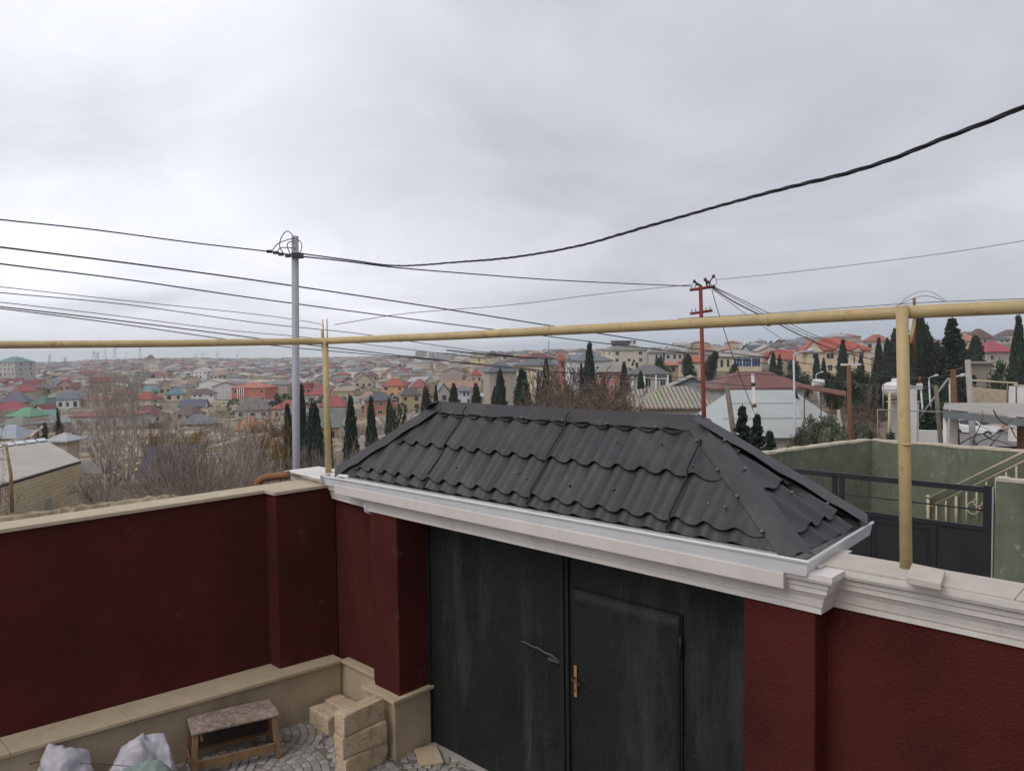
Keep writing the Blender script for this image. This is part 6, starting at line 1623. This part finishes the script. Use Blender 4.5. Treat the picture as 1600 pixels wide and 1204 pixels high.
# near roofs at the centre right
def corr(name, c, c2, sc):
    m = bpy.data.materials.new(name); m.use_nodes = True; nt = m.node_tree; L = nt.links.new; b = nt.nodes['Principled BSDF']; b.inputs['Roughness'].default_value = .9
    tc = _n(nt, 'ShaderNodeTexCoord'); mp = _n(nt, 'ShaderNodeMapping'); mp.inputs['Rotation'].default_value = (0, 0, R(-6)); L(tc.outputs['Object'], mp.inputs['Vector'])
    w = _n(nt, 'ShaderNodeTexWave', wave_type='BANDS', bands_direction='X'); w.inputs['Scale'].default_value = sc; w.inputs['Distortion'].default_value = .6; w.inputs['Detail'].default_value = 2
    L(mp.outputs[0], w.inputs['Vector']); n1 = _n(nt, 'ShaderNodeTexNoise'); n1.inputs['Scale'].default_value = .8; n1.inputs['Detail'].default_value = 6; L(tc.outputs['Object'], n1.inputs['Vector'])
    mx = _n(nt, 'ShaderNodeMix', data_type='RGBA'); L(w.outputs['Fac'], mx.inputs['Factor']); mx.inputs['A'].default_value = (*c2, 1); mx.inputs['B'].default_value = (*c, 1)
    m2 = _n(nt, 'ShaderNodeMix', data_type='RGBA', blend_type='MULTIPLY'); m2.inputs['Factor'].default_value = .5; L(mx.outputs['Result'], m2.inputs['A']); L(n1.outputs['Color'], m2.inputs['B'])
    L(m2.outputs['Result'], b.inputs['Base Color'])
    bp = _n(nt, 'ShaderNodeBump'); bp.inputs['Strength'].default_value = .6; bp.inputs['Distance'].default_value = .05; L(w.outputs['Fac'], bp.inputs['Height']); L(bp.outputs[0], b.inputs['Normal'])
    return m
striped = corr('striped_asbestos_sheet', (.47, .45, .385), (.20, .175, .135), .9)
h('house with the large striped corrugated roof behind the canopy ridge', 992, 1136, 672, 638, 605, LG, BEIGE, 'hip', yaw=-6, wins=(2, 1), d=62, ratio=.75, ridge=.9, rmat=striped)
h('lower wing with striped corrugated roof, left of the large striped one', 962, 1040, 664, 634, 608, LG, BEIGE, 'hip', yaw=-6, wins=(1, 1), d=70, ratio=.6, rmat=striped)
h('house with grey gabled roof and blue gable behind the striped roof', 1040, 1136, 640, 607, 589, (.33, .31, .27), (.30, .34, .35), 'gable', yaw=-10, wins=(1, 1), d=80, ratio=.9)
h('house with long brown tiled roof behind the pale metal roof', 1112, 1268, 640, 608, 581, (.20, .085, .075), LG, 'hip', yaw=3, wins=(0, 0), d=62, ratio=.7)
pm = mat('pale_roof_sheet', (.38, .405, .395), .55, .06, .6, 0, 6, .3, stain=((.40, .42, .40), .5, .6, .4, 1))
def pale_roof():
    root = thing('shed', 'large shed with pale grey green sheet metal roof behind the slim white pole', 'shed', PD(1185, 700, 45))
    q = [PD(1085, 668, 47), PD(1120, 690, 44), PD(1252, 690, 44), PD(1312, 664, 47)]
    a, b, c_, e = PD(1076, 655, 46), PD(1262, 683, 41), PD(1238, 609, 49), PD(1142, 609, 49)
    e2 = PD(1318, 664, 47); a2 = PD(1120, 684, 41)
    mb = MB(); mb.v += [a, a2, b, e2, c_, e]; mb.f += [[1, 2, 4, 5], [0, 1, 5], [2, 3, 4]]; mb.mi += [0] * 3; mb.smooth += [False] * 3
    o = mb.build('sheet_roof', pm, root); md = o.modifiers.new('thickness', 'SOLIDIFY'); md.thickness = .06
    for t in (.36, .68):
        mb = MB(); mb.tube([a2.lerp(e, t) + Vector((0, -.02, .02)), b.lerp(c_, t) + Vector((0, -.02, .02))], .018, 5); mb.build('lap_joint', M['concrete'], root)
    mb = MB(); z = b.z - .05; x0, x1, y0, y1 = a2.x + .4, b.x - .3, b.y + .4, c_.y - .2
    mb.box(x0, x1, y0, y1, z - 4, z); mb.build('wall', wallmat(LG), root)
    mb = MB(); p = PD(1243, 622, 47.5); mb.add([p + Vector((-.3, 0, -.35)), p + Vector((.35, 0, -.35)), p + Vector((.05, .1, .55)), p + Vector((0, .6, -.2))], [(0, 1, 2), (1, 3, 2), (3, 0, 2)]); mb.build('vent_hood', M['ngate'], root)
pale_roof()
# hillside at right
hr = h('big cream house with red tiled roof and gabled ends on the hill', 1260, 1372, 584, 547, 527, (.42, .085, .055), (.66, .54, .36), 'hip', yaw=-8, wins=(4, 2), d=150, cat='house')
P_ = hr['P']
for x, wd in ((-.82, 2.0), (-.05, 1.0), (.55, 1.0)):
    X = x * hr['hw']; z0 = hr['ze'] - .3; zt = z0 + wd * 1.15; y = -hr['hd'] - .5
    mb = MB(); mb.add([P_(X - wd, y, z0), P_(X + wd, y, z0), P_(X, y, zt), P_(X - wd, y + 4, z0), P_(X + wd, y + 4, z0), P_(X, y + 4, zt)], [(0, 1, 2), (4, 3, 5), (0, 3, 4, 1), (1, 4, 5, 2), (2, 5, 3, 0)]); g = mb.build('gable', wallmat((.66, .58, .45)), hr['root'])
    mb = MB(); mb.v += [P_(X - wd - .25, y - .25, z0 - .1), P_(X, y - .25, zt + .12), P_(X + wd + .25, y - .25, z0 - .1), P_(X - wd - .25, y + 4, z0 - .1), P_(X, y + 4, zt + .12), P_(X + wd + .25, y + 4, z0 - .1)]; mb.f += [[0, 1, 4, 3], [1, 2, 5, 4]]; mb.mi += [0, 0]; mb.smooth += [False] * 2
    o = mb.build('gable_roof', wallmat((.42, .085, .055), 'roof'), g); md = o.modifiers.new('thickness', 'SOLIDIFY'); md.thickness = .12
h('house with red grey roof left of the right ochre post on the skyline', 1353, 1398, 548, 533, 522, (.36, .12, .09), (.52, .48, .45), 'hip', yaw=-15, wins=(3, 1), d=230)
h('tile roofed house with yellow wall behind the spruce', 1488, 1534, 556, 533, 520, (.40, .19, .14), (.60, .48, .28), 'hip', yaw=-12, wins=(3, 2), d=215)
h('house with brown hipped roof highest on the right skyline', 1514, 1558, 548, 528, 513, (.16, .085, .075), (.42, .37, .35), 'hip', yaw=18, wins=(3, 2), d=250)
h('house with pink metal hipped roof at the right', 1530, 1586, 568, 550, 532, (.40, .09, .12), (.48, .43, .38), 'hip', yaw=10, wins=(2, 1), d=135)
h('flat roofed grey building below the pink roofed house', 1513, 1556, 594, 568, 565, (.34, .30, .26), (.34, .30, .26), 'flat', yaw=0, wins=(0, 0), d=95)
h('pale house on the skyline at the far right', 1556, 1582, 536, 531, 524, (.12, .12, .12), (.58, .56, .55), 'hip', wins=(2, 1), d=300)
# near left: stone shed and purple roof
stonebrick = brickmat('tan_stone_blocks', (.64, .52, .35), (.53, .43, .29), (.36, .29, .2), .42, .21)
def stone_shed():
    d = 44.0
    root = thing('stone_shed', 'tan stone block shed with pale sloping sheet roof at the left edge', 'shed', PD(60, 800, d))
    A, B = PD(126, 719, d), PD(-60, 774, 33)          # eave right end, eave left end
    C, D = PD(70, 686, 55), PD(-110, 707, 44)         # ridge
    mb = MB(); mb.v += [A, B, D, C]; mb.f.append([0, 1, 2, 3]); mb.mi.append(0); mb.smooth.append(False)
    o = mb.build('sheet_roof', mat('weathered_roof_sheet', (.40, .375, .335), .75, .12, .35, 0, 6, .25, stain=((.33, .27, .20), .5, .52, .6, 1)), root); md = o.modifiers.new('thickness', 'SOLIDIFY'); md.thickness = .12
    n = (B - A).cross(C - A).normalized(); n = n if n.z > 0 else -n
    for i in range(9):
        t0, t1 = i / 9 + .01, (i + 1) / 9 - .01; mb = MB()
        a, b = C.lerp(D, t0), C.lerp(D, t1); ia, ib = A.lerp(B, t0), A.lerp(B, t1)
        mb.hexa([a.lerp(ia, .015) + n * .09, b.lerp(ib, .015) + n * .09, b.lerp(ib, .13) + n * .07, a.lerp(ia, .13) + n * .07, a.lerp(ia, .015) + n * .13, b.lerp(ib, .015) + n * .13, b.lerp(ib, .13) + n * .11, a.lerp(ia, .13) + n * .11]); mb.build('ridge_sheet', M['lamp'], root)
    def down(v, z): return Vector((v.x, v.y, z))
    A2, B2, C2, D2 = [v + Vector((0, .25, -.18)) for v in (A.lerp(B, .012), B, C, D)]
    zb = A.z - 4.2; mb = MB()
    mb.hexa([down(A2, zb), down(B2, zb), down(D2, zb), down(C2, zb), A2, B2, D2, C2]); mb.build('stone_wall', stonebrick, root)
    mb = MB(); f = Vector((0, -.03, 0)); mb.hexa([A + f - Vector((0, 0, .30)), B + f - Vector((0, 0, .30)), B - Vector((0, 0, .30)) - f, A - Vector((0, 0, .30)) - f, A + f - Vector((0, 0, .06)), B + f - Vector((0, 0, .06)), B - f - Vector((0, 0, .06)), A - f - Vector((0, 0, .06))]); mb.build('eave_board', M['ngate'], root)
    # window on the wall
    t = .335; w0, w1 = A2.lerp(B2, t), A2.lerp(B2, t + .055); dn = (w1 - w0).cross(Vector((0, 0, 1))).normalized(); dn = dn if dn.y < 0 else -dn
    z1, z0 = PD(58, 777, 40.5).z, PD(58, 800, 40.5).z
    def q(v, z, o_): return Vector((v.x, v.y, z)) + dn * o_
    mb = MB(); mb.hexa([q(w0, z0, .05), q(w1, z0, .05), q(w1, z0, -.05), q(w0, z0, -.05), q(w0, z1, .05), q(w1, z1, .05), q(w1, z1, -.05), q(w0, z1, -.05)]); f = mb.build('window', M['concrete'], root)
    i0, i1 = w0.lerp(w1, .15), w0.lerp(w1, .85); mb = MB(); mb.hexa([q(i0, z0 + .1, .07), q(i1, z0 + .1, .07), q(i1, z0 + .1, .0), q(i0, z0 + .1, .0), q(i0, z1 - .1, .07), q(i1, z1 - .1, .07), q(i1, z1 - .1, .0), q(i0, z1 - .1, .0)]); mb.build('pane', M['glass'], f)
    for k in (.3, .5, .7): mb = MB(); v = w0.lerp(w1, k); mb.tube([q(v, z0 + .1, .09), q(v, z1 - .1, .09)], .012, 5); mb.build('bar', M['concrete'], f)
stone_shed()
mb = MB(); b = PD(31, 800, 30); root = thing('timber_pole', 'thin ochre weathered pole in front of the stone shed', 'pole', b)
mb.tube([PD(9, 693, 30), PD(17, 742, 30), PD(19, 800, 30)], [.05, .065, .07], 8); mb.build('pole', mat('ochre_weathered_pole', (.30, .21, .11), .9, .3, 4, .2, 30, .1), root)
h('low house with dark purple sheet roof behind the bare trees', 212, 292, 762, 744, 706, (.075, .066, .085), (.3, .25, .22), 'shed', yaw=10, wins=(0, 0), d=36, ratio=.8)
h('low pale sheet roofed outbuilding behind the stone shed', 72, 118, 712, 690, 677, (.40, .41, .42), BEIGE, 'hip', yaw=-10, wins=(0, 0), d=66)
# rubble wall and scattered stones outside the boundary wall
def rubble():
    pts = [PD(-40, 812, 11.5), PD(60, 800, 12.2), PD(130, 790, 12.8), PD(200, 781, 13.4), PD(262, 774, 13.8), PD(290, 779, 14)]
    q = smooth_pts(pts, 12); mb = MB(); n = len(q)
    for i, p in enumerate(q):
        w = .22 + .05 * noise.noise(Vector((i * .3, 1, 1))); up = .05 * noise.noise(Vector((i * .45, 5, 2)))
        for dy, dz in ((-w, -3), (-w, -.10 + up), (-w * .5, .0 + up), (w * .5, .0 + up * .7), (w, -.1), (w, -3)): mb.v.append(p + Vector((0, dy, dz)))
    for i in range(n - 1):
        for j in range(5): mb.f.append([i * 6 + j, i * 6 + j + 1, i * 6 + j + 7, i * 6 + j + 6]); mb.mi.append(0); mb.smooth.append(False)
    mb.f += [[0, 1, 2, 3, 4, 5], [(n - 1) * 6 + j for j in range(6)][::-1]]; mb.mi += [0, 0]; mb.smooth += [False, False]
    o = mb.build('rubble_wall', mat('rough_tan_rubble', (.36, .29, .20), .97, .3, 3, .8, 12, .1, stain=((.2, .16, .12), 3, .5, .7, 1)), loc=pts[0] - Vector((0, 0, 3))); tag(o, 'rough tan rubble wall running just outside the left coping', 'wall')
rubble()
# ------------------------------------------------------------------ the town: 260 houses as things, the far rest as one mass
SHORT = [(h_[0], h_[1], h_[2], h_[3], h_[4], h_[5]) for h_ in HEROES]
ROOFS = [('grey', GREY, 18), ('pale grey', (.38, .37, .36), 20), ('dark grey', (.13, .13, .135), 10), ('brown', BROWN, 10), ('tan', TAN, 10), ('maroon', MAROON, 9), ('red', (.30, .08, .065), 8), ('slate blue', BLUEG, 6), ('dull green', (.17, .23, .19), 4), ('orange', (.36, .17, .10), 4), ('cream', (.45, .41, .34), 8)]
WALLS = [('beige', BEIGE), ('white', WHITE), ('sandy', SAND), ('cream', CREAM), ('grey', LG), ('pinkish', (.46, .36, .31))]
rt = random.Random(23)
def pick_roof():
    k = rt.random() * sum(r[2] for r in ROOFS)
    for n_, c, w in ROOFS:
        k -= w
        if k < 0: return n_, c
    return ROOFS[0][:2]
placed = []
def free(x, y, r):
    return all((x - a) ** 2 + (y - b) ** 2 > (r + s) ** 2 for a, b, s in placed)
for h_ in HEROES: placed.append((h_[6], h_[7], h_[8] * .55))
def blocks_hero(px, w, d, ytop, ybot):
    for xl, xr, yt, yb, hd, *_ in HEROES:
        if d < hd - 1 and px + w > xl + 2 and px - w < xr - 2 and ytop < yb - 4 and ybot > yt: return True
    return False
cands = []
def ring(d0, d1, x0, x1, sp):
    d = d0
    while d < d1:
        x = lerp(x0, x1, 0) + rt.uniform(0, 1) * sp / d * F
        while x < x1:
            cands.append((x + rt.uniform(-.3, .3) * sp / d * F, d * (1 + rt.uniform(-.035, .035)))); x += sp / d * F * rt.uniform(.9, 1.35)
        d += sp * rt.uniform(.85, 1.1)
ring(78, 112, -60, 500, 19.0)
ring(112, 700, -60, 700, 17.0)
ring(190, 700, 690, 905, 19.0)
ring(300, 700, 900, 1180, 30.0)
ring(230, 420, 1180, 1640, 40.0)
cands.sort(key=lambda c: c[1])
made = 0
def rel(px, d, ytop):
    """what the house stands next to, said with the nearest described house"""
    best = None
    for xl, xr, yt, yb, hd, lb in SHORT:
        dx = (px - (xl + xr) / 2); dy = (ytop - yt) * 1.5
        k = dx * dx + dy * dy + (40 if hd > d else 0)
        if best is None or k < best[0]: best = (k, dx, hd - d, lb, xr - xl)
    _, dx, dd, lb, w = best
    lb = lb.split(' with many')[0]
    words_ = lb.split()
    short = ' '.join(words_[:8])
    for cut in (' behind', ' left of', ' right of', ' at the', ' above', ' below', ' beside', ' before', ' between', ' in the', ' on the', ' right behind', ' directly', ' peeping'):
        i = lb.find(cut)
        if i > 8: short = lb[:i] if len(lb[:i].split()) >= 3 else short; break
    side = 'left of' if dx < -w * .3 else 'right of' if dx > w * .3 else ('in front of' if dd > 0 else 'behind')
    art = '' if short.startswith('the ') else 'the '
    ws_ = short.split()[:9]
    while ws_ and ws_[-1] in ('of', 'with', 'and', 'directly', 'right', 'the', 'in', 'behind', 'many', 'row', 'skyline', 'barrel-like', 'small', 'wide', 'long', 'dark', 'pale', 'grey', 'hipped', 'gabled', 'tiled', 'red', 'blue', 'slate', 'white', 'dull', 'purple', 'metal', 'sheet', 'a', 'by', 'on', 'at'): ws_.pop()
    return side + ' ' + art + ' '.join(ws_)
seen = {}
todo = []
for px, d in cands:
    if made >= 262: break
    p = at(px, d); r = rt.uniform(5.0, 7.5)
    if d < 150: r *= .9
    bare = 636 < px < 770 and 330 < d < 720
    if bare and rt.random() < .75: continue
    if not free(p.x, p.y, r * .72): continue
    st = 1 if rt.random() < .72 else 2
    eave = (3.0 if st == 1 else 5.6) + rt.uniform(-.3, .5); rise = rt.uniform(1.4, 2.6)
    q = proj((p.x, p.y, p.z + eave + rise)); q0 = proj(p)
    if blocks_hero(px, r / d * F, d, q[1], q0[1]): continue
    # keep the thicket and the near trees clear
    placed.append((p.x, p.y, r * .72)); made += 1
    rn, rc = pick_roof(); wn, wc = rt.choice(WALLS)
    kind = rt.choices(('hip', 'gable', 'side', 'shed', 'flat'), (52, 16, 14, 12, 6))[0]
    kn = dict(hip='hipped', gable='gabled', side='long ridged', shed='sloping', flat='flat')[kind]
    w = 2 * r / d * F
    hx = proj((p.x, p.y, p.z + eave))[1]
    todo.append((px - w / 2, px + w / 2, q0[1], hx, q[1] if kind != 'flat' else hx - .3 / d * F, rc, wc, kind, d, st, rn, kn, wn, px))
for xl, xr, yb, ye, yr, rc, wc, kind, d, st, rn, kn, wn, px in todo:
    lab = '%s%s house with %s %s roof %s' % ('two storey ' if st == 2 else '', wn, rn, kn, rel(px, d, yr))
    lab = ' '.join(lab.split()[:16])
    seen.setdefault(lab, []).append(1)
    near = d < 330
    o = house(lab, xl, xr, yb, ye, yr, rc, wc, kind, d=d, ratio=rt.uniform(.65, 1.05), yaw=rt.uniform(-35, 35), wins=((rt.choice((2, 3)), st) if near else (0, 0)), over=.4, ext=rt.random() < .6)
    o['root']['group'] = 'small houses packed across the valley town'
# ordinals where several neighbours would read alike
byl = {}
for o in COL.objects:
    if o.parent is None and o.get('category') in ('house', 'building'): byl.setdefault(o['label'], []).append(o)
for lab, os_ in byl.items():
    if len(os_) > 1:
        os_.sort(key=lambda o: o.location.y)
        names = ['nearest ', 'second nearest ', 'third nearest ', 'fourth nearest ', 'fifth nearest ', 'sixth nearest ', 'seventh nearest ']
        for i, o in enumerate(os_):
            if i < len(names): o['label'] = ' '.join((names[i] + lab).split()[:16])
# trees standing singly between the houses
tg = 'dark trees scattered between the town houses'
for i in range(46):
    px = rt.uniform(-20, 960); d = rt.uniform(130, 480); p = at(px, d)
    if not free(p.x, p.y, 2.0): continue
    hgt = rt.uniform(3.5, 7); k = rt.choice(('shrub', 'shrub2', 'cyp1', 'bareC', 'shrub', 'bareA'))
    top = proj((p.x, p.y, p.z + hgt)); b = proj(p)
    if blocks_hero(px, 3 / d * F, d, top[1], b[1]): continue
    r_ = rel(px, d, top[1]); nm = dict(shrub='dark round tree', shrub2='olive green round tree', cyp1='small pointed cypress', bareC='brown bare tree', bareA='grey bare tree')[k]
    w = (hgt * .9 if k != 'cyp1' else hgt * .32) / d * F
    tree(k, px, top[1], d, w, ' '.join((nm + ' ' + r_).split()[:16]), 'town_tree', 'tree', tg)
byl = {}
for o in COL.objects:
    if o.parent is None and o.name.startswith('town_tree'): byl.setdefault(o['label'], []).append(o)
for lab, os_ in byl.items():
    if len(os_) > 1:
        for i, o in enumerate(sorted(os_, key=lambda o: o.location.y)): o['label'] = ' '.join((('nearest ', 'second nearest ', 'third nearest ', 'fourth nearest ')[min(i, 3)] + lab).split()[:16])
for i in range(34):
    px = rt.uniform(60, 640); d = rt.uniform(55, 150); p = at(px, d)
    if not free(p.x, p.y, 1.0): continue
    hgt = rt.uniform(2.5, 5); k = rt.choice(('bareA', 'bareB', 'bareB', 'ochre', 'bareC'))
    tree(k, px, proj((p.x, p.y, p.z + hgt))[1], d, hgt * 1.15 / d * F, dict(bareA='grey', bareB='pale', ochre='ochre', bareC='brown')[k] + ' bare tree among the nearest houses of the left slope', 'bare_tree', 'tree', 'bare trees among the nearest houses of the left slope')
# far town
def far_town():
    mb = MB(); rf = random.Random(41)
    cols = [wallmat(c, 'roof') for _, c, _ in ROOFS]; wc = [wallmat(c) for _, c in WALLS]; nw = len(cols)
    def addh(px, d, r, eave, rise):
        p = at(px, d); yaw = rf.uniform(0, 3.14); c, s = math.cos(yaw), math.sin(yaw); b = r * rf.uniform(.6, .95)
        def P(x, y, z): return (p.x + x * c - y * s, p.y + x * s + y * c, p.z + z)
        mb.cur = nw + rf.randrange(len(wc)); mb.hexa([P(-r, -b, -2), P(r, -b, -2), P(r, b, -2), P(-r, b, -2), P(-r, -b, eave), P(r, -b, eave), P(r, b, eave), P(-r, b, eave)])
        k = rf.random() * sum(q[2] for q in ROOFS); mb.cur = 0
        for i, q in enumerate(ROOFS):
            k -= q[2]
            if k < 0: mb.cur = i; break
        e = .4; L_ = max(.1, r - b) if rf.random() < .7 else r + e
        mb.add([P(-r - e, -b - e, eave), P(r + e, -b - e, eave), P(r + e, b + e, eave), P(-r - e, b + e, eave), P(-L_, 0, eave + rise), P(L_, 0, eave + rise)], [(0, 1, 5, 4), (2, 3, 4, 5), (1, 2, 5), (3, 0, 4), (3, 2, 1, 0)])
    d = min(max(c_[8] for c_ in todo) * .80, 520)
    far0 = d
    while d < 3000:
        sp = 18 + d * .006; x0, x1 = -120, (1000 if d < 900 else 1300)
        x = x0
        while x < x1:
            px = x + rf.uniform(-.4, .4) * sp / d * F; dd = d * (1 + rf.uniform(-.03, .03)); x += sp / d * F * rf.uniform(.85, 1.5)
            if 640 < px < 765 and 330 < dd < 700 and rf.random() < .8: continue
            p = at(px, dd)
            if dd < 800 and not free(p.x, p.y, 5): continue
            q = proj((p.x, p.y, p.z + 6))
            if blocks_hero(px, 5 / dd * F, dd, q[1], q[1] + 6): continue
            two = rf.random() < .3
            addh(px, dd, rf.uniform(4.5, 8) * (1 + dd * .0001), 5.8 if two else 3.2, rf.uniform(1.3, 2.6))
        d += sp * rf.uniform(.9, 1.1)
    o = mb.build('distant_town', cols + wc); tag(o, 'mass of small distant houses covering the valley to the horizon', 'town', kind='stuff')
    # far trees and scrub, each a small ragged clump
    mb = MB()
    for i in range(2600):
        px = rf.uniform(-100, 1250); d = 10 ** rf.uniform(2.35, 3.35); p = at(px, d)
        bare = 636 < px < 775 and 320 < d < 720
        if d < 520 and not bare and not free(p.x, p.y, 1): continue
        hgt = rf.uniform(2, 6) if not bare else rf.uniform(1, 2.6); w = hgt * rf.uniform(.3, .7)
        q = proj((p.x, p.y, p.z + hgt))
        if blocks_hero(px, w / d * F, d, q[1], q[1] + 4): continue
        mb.cur = rf.choice((0, 0, 1, 2)) if not bare else rf.choice((1, 2, 2, 2))
        c = p + Vector((0, 0, hgt * .5)); n_ = 26 if d < 700 else 10
        for k in range(n_):
            dv = Vector((rf.gauss(0, 1), rf.gauss(0, 1), rf.gauss(0, 1))).normalized(); pp = c + Vector((dv.x * w, dv.y * w, dv.z * hgt * .5)) * rf.uniform(.5, 1)
            leafquad(mb, pp, dv + Vector((0, 0, .4)), w * .32, w * .6, rf); mb.mi[-2:] = [mb.cur] * 2
    o = mb.build('distant_trees', [M['leafdark'], M['olive'], mat('dry_brown_scrub', (.25, .18, .10), .95, .3, .2)]); tag(o, 'scattered trees and dry scrub across the valley', 'trees', kind='stuff')
    # garden walls
    mb = MB()
    for i in range(1100):
        px = rf.uniform(-60, 900); d = 10 ** rf.uniform(1.88, 2.8); p = at(px, d); q = proj((p.x, p.y, p.z + 2))
        L_ = rf.uniform(5, 14); a = rf.uniform(-.5, .5) + (1.57 if rf.random() < .4 else 0); u_ = Vector((math.cos(a), math.sin(a), 0)) * L_; n_ = Vector((-math.sin(a), math.cos(a), 0)) * .25
        if blocks_hero(px, L_ / d * F, d, q[1], q[1] + 4) or not free(p.x, p.y, .5): continue
        z = Vector((0, 0, 2.0)); z0 = Vector((0, 0, -3)); mb.cur = rf.randrange(3)
        mb.hexa([p - u_ - n_ + z0, p + u_ - n_ + z0, p + u_ + n_ + z0, p - u_ + n_ + z0, p - u_ - n_ + z, p + u_ - n_ + z, p + u_ + n_ + z, p - u_ + n_ + z])
    o = mb.build('garden_walls', [wallmat(SAND), wallmat(LG), wallmat(BEIGE)]); tag(o, 'pale garden walls between the packed valley houses', 'walls', kind='stuff')
far_town()
# apartment slabs on the far rise
for i, (a, b, yt, yb, c) in enumerate(((648, 668, 548.5, 562, (.46, .42, .40)), (669, 680, 551, 562, (.44, .40, .39)), (681, 702, 551, 564, (.45, .44, .46)), (703, 723, 551, 565, (.38, .40, .46)), (724, 738, 552, 566, (.48, .48, .52)))):
    house(('leftmost beige', 'small beige second', 'pale grey third', 'bluish grey fourth', 'rightmost whitish')[i] + ' slab in the row of far apartment blocks', a, b, yb, yt + .6, yt, (.4, .38, .37), c, 'flat', d=1000 + i * 25, yaw=8 - i * 5, ratio=.4, wins=(5, 4), cat='apartment block', name='apartment_block', group='far apartment blocks on the rise')
# power pylons and masts on the skyline
def pylon(px, yt, yb, label, name='power_pylon', w=5.0, d=900):
    b = PD(px, yb, d); t = PD(px, yt, d); hgt = t.z - b.z; root = thing(name, label, 'pylon', b); mb = MB(); r = .16
    for sx, sy in ((-1, -1), (1, -1), (1, 1), (-1, 1)): mb.tube([b + Vector((sx * w * .5, sy * w * .5, -3)), b + Vector((sx * w * .12, sy * w * .12, hgt * .7)), t + Vector((sx * .1, sy * .1, 0))], r, 4)
    for k in (.15, .35, .55, .75): 
        ww = w * .5 * (1 - k * .95)
        mb.tube([b + Vector((-ww, -ww, hgt * k)), b + Vector((ww, -ww, hgt * (k + .12)))], r * .7, 4); mb.tube([b + Vector((ww, -ww, hgt * k)), b + Vector((-ww, -ww, hgt * (k + .12)))], r * .7, 4)
    mb.build('lattice', M['galv'], root)
    if name == 'power_pylon':
        for k in (.72, .84, .95):
            mb = MB(); mb.tube([b + Vector((-w * .9, 0, hgt * k)), b + Vector((w * .9, 0, hgt * k))], r, 4); mb.build('crossarm', M['galv'], root)
pg = 'pylons on the far skyline'
for px, yt, yb, d, lb in ((36, 557, 584, 700, 'pylon beside the big green roofed building on the left skyline'), (78, 553, 570, 1000, 'tall pylon on the left skyline'), (102, 557, 577, 800, 'nearer dark pylon left of the bare trees'), (147, 548, 560, 1100, 'left one of the twin pylons above the bare trees'), (153, 550, 560, 1100, 'right one of the twin pylons above the bare trees'),
    (180, 543, 560, 1300, 'wide pylon right above the bare trees'), (219, 542, 557, 1300, 'tallest pylon left of the skyline hump'), (306, 552, 559, 1800, 'small pylon right of the skyline hump'), (317, 551, 559, 1800, 'second small pylon right of the skyline hump'), (340, 550, 558, 1800, 'third small pylon right of the skyline hump'), (371, 552, 558, 1900, 'rightmost tiny pylon left of the grey pole')):
    pylon(px, yt, yb, lb, w=d * .0042, d=d); 
pylon(857.5, 530, 558, 'tall lattice radio mast on the centre skyline', 'radio_mast', 1.6, 420)
pylon(801, 545, 560, 'short lattice mast left of the radio mast', 'radio_mast', 1.4, 420)
pylon(690, 598, 640, 'x', 'x') if False else None
